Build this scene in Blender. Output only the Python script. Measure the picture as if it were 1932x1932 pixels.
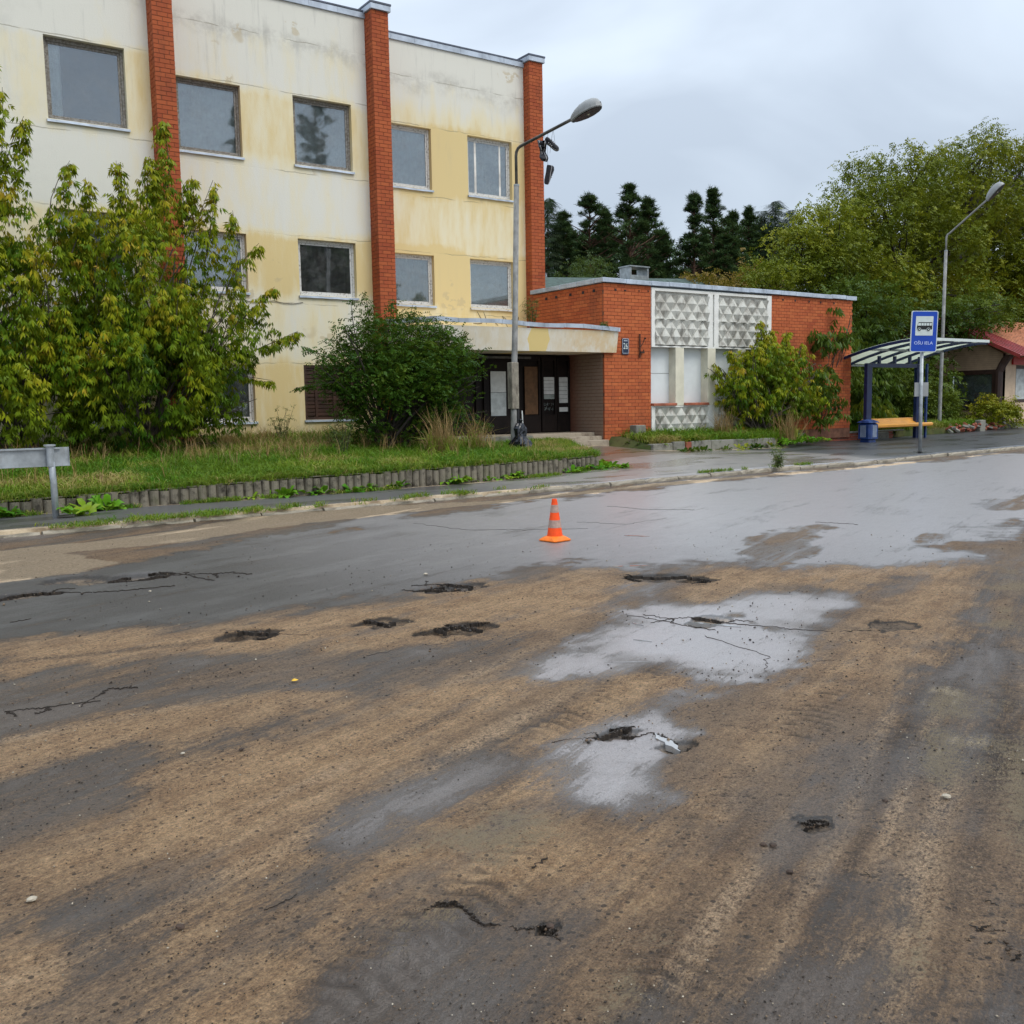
import bpy, math, random
import numpy as np
from mathutils import Vector, Matrix

for o in list(bpy.data.objects): bpy.data.objects.remove(o)
SC = bpy.context.scene
COL = SC.collection
RNG = np.random.default_rng(7)
random.seed(7)
R = math.radians

# ------------------------------------------------------------------ camera
# world frame: X runs along the kerb and the facades, Y away from the road's near side, Z up
PITCH, ROLL, YAW = R(6.232), R(-1.0), R(34.212)
EYE = np.array([0.0, 0.0, 1.6])
FW = np.array([math.sin(YAW)*math.cos(PITCH), math.cos(YAW)*math.cos(PITCH), -math.sin(PITCH)])
_r0 = np.array([math.cos(YAW), -math.sin(YAW), 0.0]); _u0 = np.cross(_r0, FW)
RT = _r0*math.cos(ROLL) + _u0*math.sin(ROLL)
UP = -_r0*math.sin(ROLL) + _u0*math.cos(ROLL)
FOC = 0.95*1932
cam_d = bpy.data.cameras.new('camera'); cam = bpy.data.objects.new('camera', cam_d); COL.objects.link(cam)
cam_d.sensor_width = 36; cam_d.lens = 0.95*36; cam_d.clip_start = 0.05; cam_d.clip_end = 2000
cam.matrix_world = Matrix(((RT[0], UP[0], -FW[0], EYE[0]), (RT[1], UP[1], -FW[1], EYE[1]), (RT[2], UP[2], -FW[2], EYE[2]), (0, 0, 0, 1)))
SC.camera = cam

def gnd(x, y, z=0.0):
    """where the line of sight through photo point (x, y) (1932 px wide) meets the level z"""
    d = FW + RT*((x-966)/FOC) - UP*((y-966)/FOC)
    p = EYE + d*((z-1.6)/d[2])
    return float(p[0]), float(p[1])

# ------------------------------------------------------------------ world and sun (overcast)
SUN_EL, SUN_AZ = 52.0, 160.0        # azimuth of the bright side of the cloud cover, degrees from +Y towards +X
world = bpy.data.worlds.new('World'); SC.world = world; world.use_nodes = True
def build_world():
    nt = world.node_tree; nt.nodes.clear()
    n = nt.nodes.new; L = nt.links.new
    out = n('ShaderNodeOutputWorld'); bg = n('ShaderNodeBackground'); L(bg.outputs[0], out.inputs[0])
    sky = n('ShaderNodeTexSky'); sky.sky_type = 'NISHITA'; sky.sun_disc = False
    sky.sun_elevation = R(SUN_EL); sky.sun_rotation = R(SUN_AZ)
    skym = n('ShaderNodeVectorMath'); skym.operation = 'SCALE'; skym.inputs['Scale'].default_value = 0.025
    L(sky.outputs[0], skym.inputs[0])
    tc = n('ShaderNodeTexCoord'); sep = n('ShaderNodeSeparateXYZ'); L(tc.outputs['Generated'], sep.inputs[0])
    # clouds: noise on a plane overhead so that they flatten towards the horizon
    zc = n('ShaderNodeMath'); zc.operation = 'MAXIMUM'; L(sep.outputs[2], zc.inputs[0]); zc.inputs[1].default_value = 0.0
    za = n('ShaderNodeMath'); za.operation = 'ADD'; L(zc.outputs[0], za.inputs[0]); za.inputs[1].default_value = 0.22
    dv = n('ShaderNodeVectorMath'); dv.operation = 'DIVIDE'; L(tc.outputs['Generated'], dv.inputs[0])
    cb = n('ShaderNodeCombineXYZ'); 
    for i in range(3): L(za.outputs[0], cb.inputs[i])
    L(cb.outputs[0], dv.inputs[1])
    nz = n('ShaderNodeTexNoise'); nz.inputs['Scale'].default_value = 1.15; nz.inputs['Detail'].default_value = 5; nz.inputs['Roughness'].default_value = 0.45; nz.inputs['Distortion'].default_value = 0.5
    mp = n('ShaderNodeMapping'); mp.inputs['Location'].default_value = (3.1, 1.4, 0.0); L(dv.outputs[0], mp.inputs[0]); L(mp.outputs[0], nz.inputs[0])
    rp = n('ShaderNodeValToRGB'); L(nz.outputs[0], rp.inputs[0])
    e = rp.color_ramp.elements
    e[0].position = 0.36; e[0].color = (0.375, 0.425, 0.490, 1)
    e[1].position = 0.66; e[1].color = (0.585, 0.640, 0.700, 1)
    m = rp.color_ramp.elements.new(0.5); m.color = (0.480, 0.540, 0.610, 1)
    # overcast luminance: brightest overhead, about a third at the horizon
    k = n('ShaderNodeMath'); k.operation = 'MULTIPLY_ADD'; L(zc.outputs[0], k.inputs[0]); k.inputs[1].default_value = 1.75; k.inputs[2].default_value = 0.84
    # soft bright rim of thin cloud low in the sky
    cl = n('ShaderNodeVectorMath'); cl.operation = 'SCALE'; L(rp.outputs[0], cl.inputs[0]); L(k.outputs[0], cl.inputs['Scale'])
    ad = n('ShaderNodeVectorMath'); ad.operation = 'ADD'; L(cl.outputs[0], ad.inputs[0]); L(skym.outputs[0], ad.inputs[1])
    L(ad.outputs[0], bg.inputs[0]); bg.inputs[1].default_value = 1.0
build_world()
sun_d = bpy.data.lights.new('sun', 'SUN'); sun = bpy.data.objects.new('sun', sun_d); COL.objects.link(sun)
sun_d.energy = 1.5; sun_d.angle = R(30); sun_d.color = (1.0, 0.93, 0.82)
_az, _el = R(SUN_AZ), R(SUN_EL)
sd = Vector((math.sin(_az)*math.cos(_el), math.cos(_az)*math.cos(_el), math.sin(_el)))
sun.rotation_euler = sd.to_track_quat('Z', 'Y').to_euler()
SC.view_settings.view_transform = 'Standard'; SC.view_settings.look = 'None'
SC.view_settings.exposure = 0.14; SC.view_settings.gamma = 1.0
try: SC.view_settings.use_curve_mapping = False
except Exception: pass
SC.render.engine = 'CYCLES'
SC.cycles.max_bounces = 6; SC.cycles.transparent_max_bounces = 8

# ------------------------------------------------------------------ helpers
def link(o, parent=None):
    COL.objects.link(o)
    if parent is not None: o.parent = parent
    return o
def tag(o, label=None, cat=None, group=None, kind=None):
    if label: o['label'] = label
    if cat: o['category'] = cat
    if group: o['group'] = group
    if kind: o['kind'] = kind
    return o
def thing(name, label, cat, loc=(0, 0, 0), rz=0.0, group=None):
    o = bpy.data.objects.new(name, None); o.location = loc; o.rotation_euler = (0, 0, rz)
    o.empty_display_size = 0.2
    link(o); return tag(o, label, cat, group)
def mesh_obj(name, V, F, mat, parent=None, smooth=False, tint=None, kind=None, local=True):
    """V in the parent's local space"""
    me = bpy.data.meshes.new(name)
    if isinstance(V, np.ndarray):
        nv = len(V); me.vertices.add(nv); me.vertices.foreach_set('co', V.astype(np.float32).ravel())
        F = np.asarray(F, np.int32); nf, k = F.shape
        me.loops.add(nf*k); me.loops.foreach_set('vertex_index', F.ravel())
        me.polygons.add(nf); me.polygons.foreach_set('loop_start', np.arange(nf, dtype=np.int32)*k)
        try: me.polygons.foreach_set('loop_total', np.full(nf, k, np.int32))
        except Exception: pass
        me.update(calc_edges=True)
    else:
        me.from_pydata(V, [], F); me.update()
    if smooth: me.polygons.foreach_set('use_smooth', np.ones(len(me.polygons), bool))
    if tint is not None:
        for an, arr in (tint.items() if isinstance(tint, dict) else [('tint', tint)]):
            a = me.attributes.new(an, 'FLOAT', 'POINT'); a.data.foreach_set('value', np.asarray(arr, np.float32))
    if isinstance(mat, (list, tuple)):
        for m in mat: me.materials.append(m)
    elif mat is not None: me.materials.append(mat)
    o = bpy.data.objects.new(name, me); link(o, parent)
    if kind: o['kind'] = kind
    return o
class MB:
    """collects simple solids into one mesh"""
    def __init__(s): s.V = []; s.F = []; s.T = []; s.M = []; s.m = 0
    def add(s, V, F, t=0.5):
        b = len(s.V); s.V += [tuple(v) for v in V]; s.F += [tuple(i+b for i in f) for f in F]; s.T += [t]*len(V); s.M += [s.m]*len(F); return s
    def box(s, x0, x1, y0, y1, z0, z1, t=0.5):
        return s.add([(x0,y0,z0),(x1,y0,z0),(x1,y1,z0),(x0,y1,z0),(x0,y0,z1),(x1,y0,z1),(x1,y1,z1),(x0,y1,z1)],
                     [(0,3,2,1),(4,5,6,7),(0,1,5,4),(1,2,6,5),(2,3,7,6),(3,0,4,7)], t)
    def bbox(s, x0, x1, y0, y1, z0, z1, b=0.01, t=0.5):
        """box with chamfered vertical and top edges"""
        V = []; 
        for z, q in ((z0, 0), (z1-b, 0), (z1, b)):
            x2, x3, y2, y3 = x0+q, x1-q, y0+q, y1-q
            V += [(x2+b,y2,z),(x3-b,y2,z),(x3,y2+b,z),(x3,y3-b,z),(x3-b,y3,z),(x2+b,y3,z),(x2,y3-b,z),(x2,y2+b,z)]
        F = [tuple(range(7, -1, -1)), tuple(range(16, 24))]
        for k in (0, 8):
            for i in range(8): j = (i+1) % 8; F.append((k+i, k+j, k+8+j, k+8+i))
        return s.add(V, F, t)
    def prism(s, pts, ax, a0, a1, t=0.5):
        """extrude a polygon: pts are 2D in the plane normal to axis ax (x: (y,z), y: (x,z), z: (x,y))"""
        n = len(pts); f = {'x': lambda p, a: (a, p[0], p[1]), 'y': lambda p, a: (p[0], a, p[1]), 'z': lambda p, a: (p[0], p[1], a)}[ax]
        V = [f(p, a0) for p in pts] + [f(p, a1) for p in pts]
        F = [tuple(range(n-1, -1, -1)), tuple(range(n, 2*n))] + [(i, (i+1) % n, n+(i+1) % n, n+i) for i in range(n)]
        return s.add(V, F, t)
    def tube(s, path, rad, n=8, t=0.5, cap=True):
        path = [Vector(p) for p in path]
        if not hasattr(rad, '__len__'): rad = [rad]*len(path)
        V = []; F = []; up = None
        for i, p in enumerate(path):
            d = (path[min(i+1, len(path)-1)] - path[max(i-1, 0)]).normalized()
            if up is None:
                up = Vector((0, 0, 1)) if abs(d.z) < 0.9 else Vector((1, 0, 0))
            a = d.cross(up)
            if a.length < 1e-4: a = d.cross(Vector((0.3, 1, 0.1)))
            a.normalize(); b = a.cross(d).normalized(); up = b
            for k in range(n):
                w = 2*math.pi*k/n; V.append(p + (a*math.cos(w) + b*math.sin(w))*rad[i])
        for i in range(len(path)-1):
            for k in range(n): j = (k+1) % n; F.append((i*n+k, i*n+j, (i+1)*n+j, (i+1)*n+k))
        if cap: F.append(tuple(range(n-1, -1, -1))); F.append(tuple(range((len(path)-1)*n, len(path)*n)))
        return s.add(V, F, t)
    def lathe(s, prof, n=16, c=(0, 0), t=0.5):
        V = []; F = []
        for r, z in prof:
            for k in range(n): w = 2*math.pi*k/n; V.append((c[0]+r*math.cos(w), c[1]+r*math.sin(w), z))
        for i in range(len(prof)-1):
            for k in range(n): j = (k+1) % n; F.append((i*n+k, i*n+j, (i+1)*n+j, (i+1)*n+k))
        F.append(tuple(range(n-1, -1, -1))); F.append(tuple(range((len(prof)-1)*n, len(prof)*n)))
        return s.add(V, F, t)
    def obj(s, name, mat, parent=None, smooth=False, kind=None):
        o = mesh_obj(name, s.V, s.F, mat, parent, smooth, s.T, kind)
        if isinstance(mat, (list, tuple)): o.data.polygons.foreach_set('material_index', s.M)
        return o
def copy_tree(o, parent=None):
    c = o.copy(); COL.objects.link(c)
    if parent is not None: c.parent = parent
    for ch in list(o.children): copy_tree(ch, c)
    return c

# ------------------------------------------------------------------ material builder
class NT:
    def __init__(s, name):
        s.mat = bpy.data.materials.new(name); s.mat.use_nodes = True; s.nt = s.mat.node_tree; s.nt.nodes.clear()
        s.out = s.nt.nodes.new('ShaderNodeOutputMaterial'); s.b = s.nt.nodes.new('ShaderNodeBsdfPrincipled'); s.L(s.b.outputs[0], s.out.inputs[0])
    def L(s, a, b): s.nt.links.new(a, b)
    def n(s, t, **k):
        x = s.nt.nodes.new('ShaderNode'+t)
        for a, v in k.items(): setattr(x, a, v)
        return x
    def put(s, inp, v):
        if hasattr(v, 'links'): s.L(v, inp)
        elif isinstance(v, (tuple, list)) and len(v) == 3 and inp.type == 'RGBA': inp.default_value = (*v, 1)
        else: inp.default_value = v
    def pos(s): return s.n('NewGeometry').outputs['Position']
    def xyz(s, v=None):
        x = s.n('SeparateXYZ'); s.L(v if v is not None else s.pos(), x.inputs[0]); return x.outputs
    def mapv(s, v, scale=(1,1,1), rot=(0,0,0), loc=(0,0,0)):
        m = s.n('Mapping'); s.put(m.inputs[0], v); m.inputs['Scale'].default_value = scale; m.inputs['Rotation'].default_value = rot; m.inputs['Location'].default_value = loc; return m.outputs[0]
    def noise(s, v=None, sc=1.0, det=3.0, ro=0.5, dist=0.0):
        x = s.n('TexNoise'); s.L(v if v is not None else s.pos(), x.inputs['Vector']); x.inputs['Scale'].default_value = sc; x.inputs['Detail'].default_value = det; x.inputs['Roughness'].default_value = ro; x.inputs['Distortion'].default_value = dist; return x.outputs[0]
    def voro(s, v=None, sc=1.0, feat='F1', out=0):
        x = s.n('TexVoronoi', feature=feat); s.L(v if v is not None else s.pos(), x.inputs['Vector']); x.inputs['Scale'].default_value = sc; return x.outputs[out]
    def m(s, op, a, b=0.0, c=0.0, clamp=False):
        x = s.n('Math', operation=op, use_clamp=clamp); s.put(x.inputs[0], a); s.put(x.inputs[1], b)
        if len(x.inputs) > 2: s.put(x.inputs[2], c)
        return x.outputs[0]
    def ss(s, v, a, b, c=0.0, d=1.0):
        x = s.n('MapRange', interpolation_type='SMOOTHSTEP'); s.put(x.inputs[0], v); x.inputs[1].default_value = a; x.inputs[2].default_value = b; x.inputs[3].default_value = c; x.inputs[4].default_value = d; return x.outputs[0]
    def mix(s, f, a, b, bt='MIX'):
        x = s.n('Mix', data_type='RGBA', blend_type=bt); s.put(x.inputs[0], f); s.put(x.inputs[6], a); s.put(x.inputs[7], b); return x.outputs[2]
    def ramp(s, v, st):
        x = s.n('ValToRGB'); s.put(x.inputs[0], v); e = x.color_ramp.elements
        while len(e) < len(st): e.new(0.5)
        for i, (p, c) in enumerate(st): e[i].position = p; e[i].color = (*c, 1)
        return x.outputs[0]
    def attr(s, name='tint'):
        x = s.n('Attribute'); x.attribute_name = name; return x.outputs['Fac']
    def rnd(s): return s.n('ObjectInfo').outputs['Random']
    def bump(s, h, st=0.5, d=0.01, nrm=None):
        x = s.n('Bump'); s.put(x.inputs['Height'], h); x.inputs['Strength'].default_value = st; x.inputs['Distance'].default_value = d
        if nrm is not None: s.L(nrm, x.inputs['Normal'])
        s.last = x.outputs[0]; return x.outputs[0]
    def fin(s, col, rough=0.7, spec=None, metal=None, nrm=None, **k):
        s.put(s.b.inputs['Base Color'], col); s.put(s.b.inputs['Roughness'], rough)
        if spec is not None: s.put(s.b.inputs['Specular IOR Level'], spec)
        if metal is not None: s.put(s.b.inputs['Metallic'], metal)
        if nrm is not None: s.L(nrm, s.b.inputs['Normal'])
        for a, v in k.items(): s.put(s.b.inputs[a], v)
        return s.mat

def m_simple(name, c, rough=0.6, var=0.15, sc=3.0, metal=None, bump=0.0, spec=None, grime=0.0, gcol=(0.08,0.07,0.05)):
    t = NT(name); p = t.pos()
    v = t.noise(p, sc, 5, 0.6)
    d = tuple(x*(1-var) for x in c); e = tuple(min(1, x*(1+var)) for x in c)
    col = t.mix(t.ss(v, 0.3, 0.7), d, e)
    if grime:
        g = t.noise(t.mapv(p, (1, 1, 0.3)), sc*2.3, 6, 0.7)
        col = t.mix(t.ss(g, 0.62-grime*0.3, 0.8, 0, min(1, grime*1.6)), col, gcol)
    nr = t.bump(t.noise(p, sc*14, 4), 0.3, bump) if bump else None
    return t.fin(col, rough, spec, metal, nr)
M = {}
# ------------------------------------------------------------------ materials
def mat_stucco():
    """old yellow facade paint washed out to grey white in level bands, stained along the joints"""
    t = NT('stucco'); p = t.pos(); x, y, z = t.xyz()
    n1 = t.noise(p, 0.55, 5, 0.6); n2 = t.noise(t.mapv(p, (1.6, 1, 0.35)), 1.6, 6, 0.65); n3 = t.noise(p, 6, 6, 0.7)
    zz = t.m('ADD', z, t.m('MULTIPLY', t.m('SUBTRACT', n1, 0.5), 1.0))
    yel = (0.68, 0.54, 0.27); cream = (0.74, 0.67, 0.47); grey = (0.70, 0.69, 0.62)
    # level bands: pale above the windows' heads, yellow beside the windows, pale between the storeys
    band = t.ramp(t.m('DIVIDE', zz, 13.0), [(0.0, (0.1,)*3), (0.21, (0.12,)*3), (0.235, (0.5,)*3), (0.34, (0.55,)*3), (0.37, (0.1,)*3), (0.465, (0.05,)*3), (0.49, (0.72,)*3), (0.585, (0.7,)*3), (0.62, (0.25,)*3), (0.73, (0.25,)*3), (0.755, (0.8,)*3), (0.83, (0.75,)*3), (0.85, (1.0,)*3)])
    xs = t.ss(x, 12.0, 14.0, 0.0, 0.42)           # the section beside the entrance kept more of its yellow
    keep = t.ss(z, 10.6, 9.8, 0.0, 1.0)
    f = t.m('SUBTRACT', t.m('ADD', band, t.m('MULTIPLY', t.m('SUBTRACT', n2, 0.5), 1.3)), t.m('MULTIPLY', xs, keep), clamp=True)
    left = t.ss(x, 7.0, 3.0, 0.0, 0.35)
    f = t.m('ADD', f, left, clamp=True)
    c = t.mix(t.ss(f, 0.0, 0.5), yel, cream); c = t.mix(t.ss(f, 0.35, 0.9), c, grey)
    # grey dirt below the parapet, above the window heads and running down
    g = t.m('MULTIPLY', t.ss(t.noise(p, 2.6, 7, 0.75), 0.36, 0.66), t.m('MULTIPLY', t.ss(zz, 10.5, 10.95), t.ss(zz, 11.25, 10.95)))
    c = t.mix(t.m('MULTIPLY', g, 0.42), c, (0.30, 0.285, 0.25))
    g2 = t.m('MULTIPLY', t.ss(t.noise(t.mapv(p, (2.5, 1, 0.25)), 2.0, 7, 0.7), 0.52, 0.72), t.ss(z, 7.5, 12.0, 0.06, 0.32))
    c = t.mix(g2, c, (0.30, 0.30, 0.28))
    g4 = t.m('MULTIPLY', t.ss(x, 5.0, 1.0), t.ss(t.noise(p, 1.3, 7, 0.75), 0.45, 0.7, 0, 0.5)); c = t.mix(g4, c, (0.36, 0.36, 0.33))
    # broken paint patches
    sc = t.m('MULTIPLY', t.ss(t.noise(t.mapv(p, (1, 1, 1), (0, 0, 0), (5.2, 0, 1.3)), 0.9, 2), 0.65, 0.69), t.ss(t.noise(p, 3.2, 6, 0.6), 0.50, 0.53)); c = t.mix(t.m('MULTIPLY', sc, 0.55), c, (0.50, 0.41, 0.25))
    c = t.mix(t.m('MULTIPLY', t.ss(z, 1.5, 0.8), t.ss(n3, 0.35, 0.6, 0.1, 0.5)), c, (0.25, 0.22, 0.15))
    # hairline joints between the storeys' panels
    w = t.m('MULTIPLY', t.m('SUBTRACT', t.noise(p, 2.5, 4), 0.5), 0.10); zw = t.m('ADD', z, w)
    j = None
    for h in (2.80, 4.36, 6.12, 7.72, 9.70, 11.0):
        q = t.m('LESS_THAN', t.m('ABSOLUTE', t.m('SUBTRACT', zw, h)), 0.011); j = q if j is None else t.m('MAXIMUM', j, q)
    jm = t.m('MULTIPLY', j, t.ss(t.noise(p, 1.1, 3), 0.42, 0.55, 0.0, 0.55)); c = t.mix(jm, c, (0.22, 0.19, 0.13))
    hgt = t.m('ADD', t.m('MULTIPLY', n3, 0.5), t.m('ADD', t.noise(p, 60, 3), t.m('MULTIPLY', j, -1.5)))
    return t.fin(c, 0.88, 0.25, nrm=t.bump(hgt, 0.35, 0.012))
def mat_brick(name, a, b, c3, dirt=0.3, paint=False):
    t = NT(name); p = t.pos(); x, y, z = t.xyz()
    k = t.m('FRACT', t.m('ADD', t.attr('tint'), t.rnd()))
    c = t.ramp(k, [(0.0, a), (0.45, b), (0.8, c3), (1.0, a)])
    n = t.noise(p, 0.8, 4, 0.6); c = t.mix(t.ss(n, 0.35, 0.65, 0.0, 0.40), c, tuple(v*1.22 for v in c3)); c = t.mix(t.ss(t.noise(t.mapv(p, (1, 1, .4)), 1.3, 6, .7), 0.50, 0.68, 0.0, 0.45), c, (0.17, 0.050, 0.026))
    f = t.noise(t.mapv(p, (1, 1, 3)), 18, 5, 0.7); c = t.mix(t.ss(f, 0.55, 0.75, 0, dirt), c, (0.10, 0.035, 0.02))
    if paint:       # inside the porch the bricks were painted brown grey, worn back to red near the doors
        inner = t.m('MULTIPLY', t.ss(z, 3.2, 3.05), t.ss(y, 21.785, 21.80))
        inner = t.m('MULTIPLY', inner, t.ss(x, 18.3, 18.2))
        pc = t.mix(t.ss(y, 22.6, 23.4), (0.27, 0.20, 0.15), (0.17, 0.07, 0.045)); c = t.mix(t.m('MULTIPLY', inner, 0.93), c, pc)
    return t.fin(c, 0.85, 0.3, nrm=t.bump(t.noise(p, 45, 4), 0.4, 0.006))
def mat_paint_wood(name, paint, wood, wear=0.5):
    t = NT(name); p = t.pos()
    n = t.noise(t.mapv(p, (1, 1, 1)), 22, 4, 0.6); g = t.noise(t.mapv(p, (1, 1, 0.15)), 50, 3)
    w = t.mix(g, tuple(v*0.7 for v in wood), tuple(v*1.3 for v in wood))
    c = t.mix(t.ss(n, 0.62-0.25*wear, 0.68-0.2*wear), paint, w)
    return t.fin(c, 0.75, 0.3, nrm=t.bump(n, 0.5, 0.006))
def mat_glass():
    """old dusty double glazing: reflects the clouded sky and the pines opposite, shows the curtains behind"""
    t = NT('window_glass'); nt = t.nt
    nt.nodes.remove(t.b)
    gl = t.n('BsdfGlossy'); gl.inputs['Roughness'].default_value = 0.025; gl.inputs['Color'].default_value = (0.80, 0.84, 0.88, 1)
    tr = t.n('BsdfTransparent'); tr.inputs['Color'].default_value = (0.84, 0.88, 0.88, 1)
    df = t.n('BsdfDiffuse'); df.inputs['Color'].default_value = (0.42, 0.43, 0.42, 1)
    lw = t.n('LayerWeight'); lw.inputs['Blend'].default_value = 0.35
    f = t.m('ADD', t.m('MULTIPLY', lw.outputs['Fresnel'], 1.2), 0.12, clamp=True)
    t.L(t.bump(t.noise(None, 1.3, 2), 0.04, 0.05), gl.inputs['Normal'])
    m1 = t.n('MixShader'); t.L(f, m1.inputs[0]); t.L(tr.outputs[0], m1.inputs[1]); t.L(gl.outputs[0], m1.inputs[2])
    m2 = t.n('MixShader'); t.L(t.ss(t.noise(None, 3, 6, 0.7), 0.38, 0.78, 0.04, 0.17), m2.inputs[0]); t.L(m1.outputs[0], m2.inputs[1]); t.L(df.outputs[0], m2.inputs[2])
    t.L(m2.outputs[0], t.out.inputs[0]); return t.mat
def mat_leaf(name, cols, rough=0.45, trans=0.25, tone=1.0):
    t = NT(name); k = t.attr('tint')
    st = [(i/(len(cols)-1), tuple(v*tone for v in c)) for i, c in enumerate(cols)]
    c = t.ramp(k, st); n = t.noise(None, 0.9, 3); c = t.mix(t.ss(n, 0.35, 0.65, 0, 0.3), c, tuple(v*tone for v in cols[len(cols)//2]))
    t.nt.nodes.remove(t.b)
    df = t.n('BsdfDiffuse'); t.L(c, df.inputs[0]); tl = t.n('BsdfTranslucent'); t.L(t.mix(0.5, c, (0.20*tone, 0.24*tone, 0.02)), tl.inputs[0])
    gl = t.n('BsdfGlossy'); gl.inputs['Roughness'].default_value = rough; gl.inputs[0].default_value = (0.75, 0.8, 0.85, 1)
    a = t.n('MixShader'); a.inputs[0].default_value = trans; t.L(df.outputs[0], a.inputs[1]); t.L(tl.outputs[0], a.inputs[2])
    lw = t.n('LayerWeight'); lw.inputs[0].default_value = 0.25
    b = t.n('MixShader'); t.L(t.m('MULTIPLY', lw.outputs['Fresnel'], 0.03), b.inputs[0]); t.L(a.outputs[0], b.inputs[1]); t.L(gl.outputs[0], b.inputs[2])
    t.L(b.outputs[0], t.out.inputs[0]); return t.mat
def mat_concrete(name, c, stain=(0.06, 0.055, 0.045), amt=0.5, sc=3.0, moss=0.0):
    t = NT(name); p = t.pos(); n = t.noise(p, sc, 7, 0.7); f = t.noise(p, sc*12, 5, 0.7)
    k = t.m('FRACT', t.m('ADD', t.rnd(), t.attr('tint')))
    col = t.mix(t.ss(k, 0, 1, 0, 0.35), c, tuple(v*0.6 for v in c))
    col = t.mix(t.ss(n, 0.45, 0.7, 0, amt), col, stain); col = t.mix(t.ss(f, 0.6, 0.75, 0, 0.4), col, tuple(min(1, v*1.5) for v in c))
    if moss: col = t.mix(t.ss(t.noise(p, 2.2, 6, 0.7), 0.55, 0.7, 0, moss), col, (0.07, 0.085, 0.02))
    return t.fin(col, 0.85, 0.35, nrm=t.bump(t.m('ADD', f, n), 0.6, 0.012))

M['stucco'] = mat_stucco()
M['brick'] = mat_brick('brick_orange', (0.33, 0.070, 0.026), (0.39, 0.092, 0.032), (0.46, 0.125, 0.042), 0.35, paint=True)
M['brick_p'] = mat_brick('brick_pillar', (0.29, 0.060, 0.024), (0.34, 0.078, 0.028), (0.39, 0.098, 0.034), 0.35)
M['brick_old'] = mat_brick('brick_old_red', (0.20, 0.055, 0.035), (0.27, 0.075, 0.045), (0.34, 0.12, 0.08), 0.7)
M['mortar'] = m_simple('mortar', (0.17, 0.075, 0.045), 0.9, 0.3, 5)
M['mortar_g'] = m_simple('mortar_grey', (0.24, 0.21, 0.17), 0.9, 0.3, 5)
M['frame'] = mat_paint_wood('peeling_white_paint', (0.60, 0.60, 0.58), (0.30, 0.28, 0.25), 0.30)
M['frame_dark'] = mat_paint_wood('weathered_window_wood', (0.27, 0.26, 0.24), (0.17, 0.15, 0.125), 0.70)
M['zinc'] = m_simple('galvanised_sheet', (0.44, 0.50, 0.58), 0.5, 0.2, 2.5, metal=0.25, grime=0.35, gcol=(0.10, 0.11, 0.12))
M['zinc_d'] = m_simple('dark_roof_edge', (0.07, 0.085, 0.12), 0.5, 0.3, 3)
M['glass'] = mat_glass()
M['dark'] = m_simple('dark_room', (0.02, 0.02, 0.022), 0.9, 0.3, 2)
M['cement_white'] = mat_concrete('white_cement', (0.80, 0.80, 0.76), (0.40, 0.37, 0.32), 0.30, 2.2)
M['board_white'] = m_simple('white_board', (0.66, 0.70, 0.71), 0.6, 0.06, 1.5, grime=0.15, gcol=(0.4, 0.4, 0.38))
M['column_cream'] = m_simple('cream_column', (0.66, 0.63, 0.50), 0.7, 0.12, 2.0, grime=0.25, gcol=(0.35, 0.32, 0.25))
M['tile_sill'] = m_simple('clay_sill', (0.36, 0.11, 0.06), 0.6, 0.35, 6, grime=0.3, gcol=(0.25, 0.22, 0.2))
M['door_brown'] = m_simple('dark_brown_door', (0.011, 0.007, 0.006), 0.6, 0.4, 2.0, spec=0.2, grime=0.2, gcol=(0.035, 0.02, 0.014))
M['chipboard'] = m_simple('chipboard', (0.125, 0.062, 0.026), 0.8, 0.3, 5, grime=0.2)
M['paper'] = m_simple('white_paper', (0.62, 0.63, 0.61), 0.8, 0.15, 3)
M['slat'] = m_simple('louvre_wood', (0.045, 0.020, 0.012), 0.5, 0.35, 4)
M['kerb'] = mat_concrete('kerb_concrete', (0.34, 0.30, 0.235), (0.08, 0.065, 0.045), 0.7, 3, 0.25)
M['flute'] = mat_concrete('fluted_concrete', (0.21, 0.185, 0.14), (0.022, 0.018, 0.014), 0.95, 5, 0.35)
M['stone_g'] = mat_concrete('grey_block', (0.24, 0.235, 0.20), (0.06, 0.055, 0.045), 0.7, 3, 0.35)
M['step'] = mat_concrete('step_concrete', (0.40, 0.34, 0.26), (0.08, 0.045, 0.03), 0.7, 2.5)
M['steel'] = m_simple('galvanised_steel', (0.36, 0.39, 0.41), 0.45, 0.2, 6, metal=0.45, grime=0.3, gcol=(0.16, 0.13, 0.1))
M['pole'] = m_simple('lamp_pole', (0.27, 0.27, 0.26), 0.7, 0.25, 5, grime=0.6, gcol=(0.13, 0.12, 0.10))
M['dark_steel'] = m_simple('weathered_dark_steel', (0.085, 0.08, 0.07), 0.5, 0.4, 6, metal=0.4)
M['lamp_grey'] = m_simple('lamp_housing', (0.30, 0.31, 0.31), 0.5, 0.15, 1.5)
M['lamp_in'] = m_simple('lamp_inside', (0.014, 0.012, 0.012), 0.45, 0.3, 8)
M['bulb'] = m_simple('lamp_bulb', (0.5, 0.48, 0.35), 0.2, 0.05)
M['rust'] = m_simple('rusty_iron', (0.045, 0.018, 0.010), 0.8, 0.4, 12)
M['navy'] = m_simple('navy_paint', (0.010, 0.022, 0.085), 0.35, 0.25, 4, spec=0.5)
M['blue_bin'] = m_simple('blue_bin_paint', (0.012, 0.038, 0.15), 0.4, 0.3, 5, grime=0.3, gcol=(0.03, 0.04, 0.07))
M['roof_sheet'] = m_simple('translucent_sheet', (0.66, 0.72, 0.66), 0.45, 0.08, 1.5)
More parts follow.
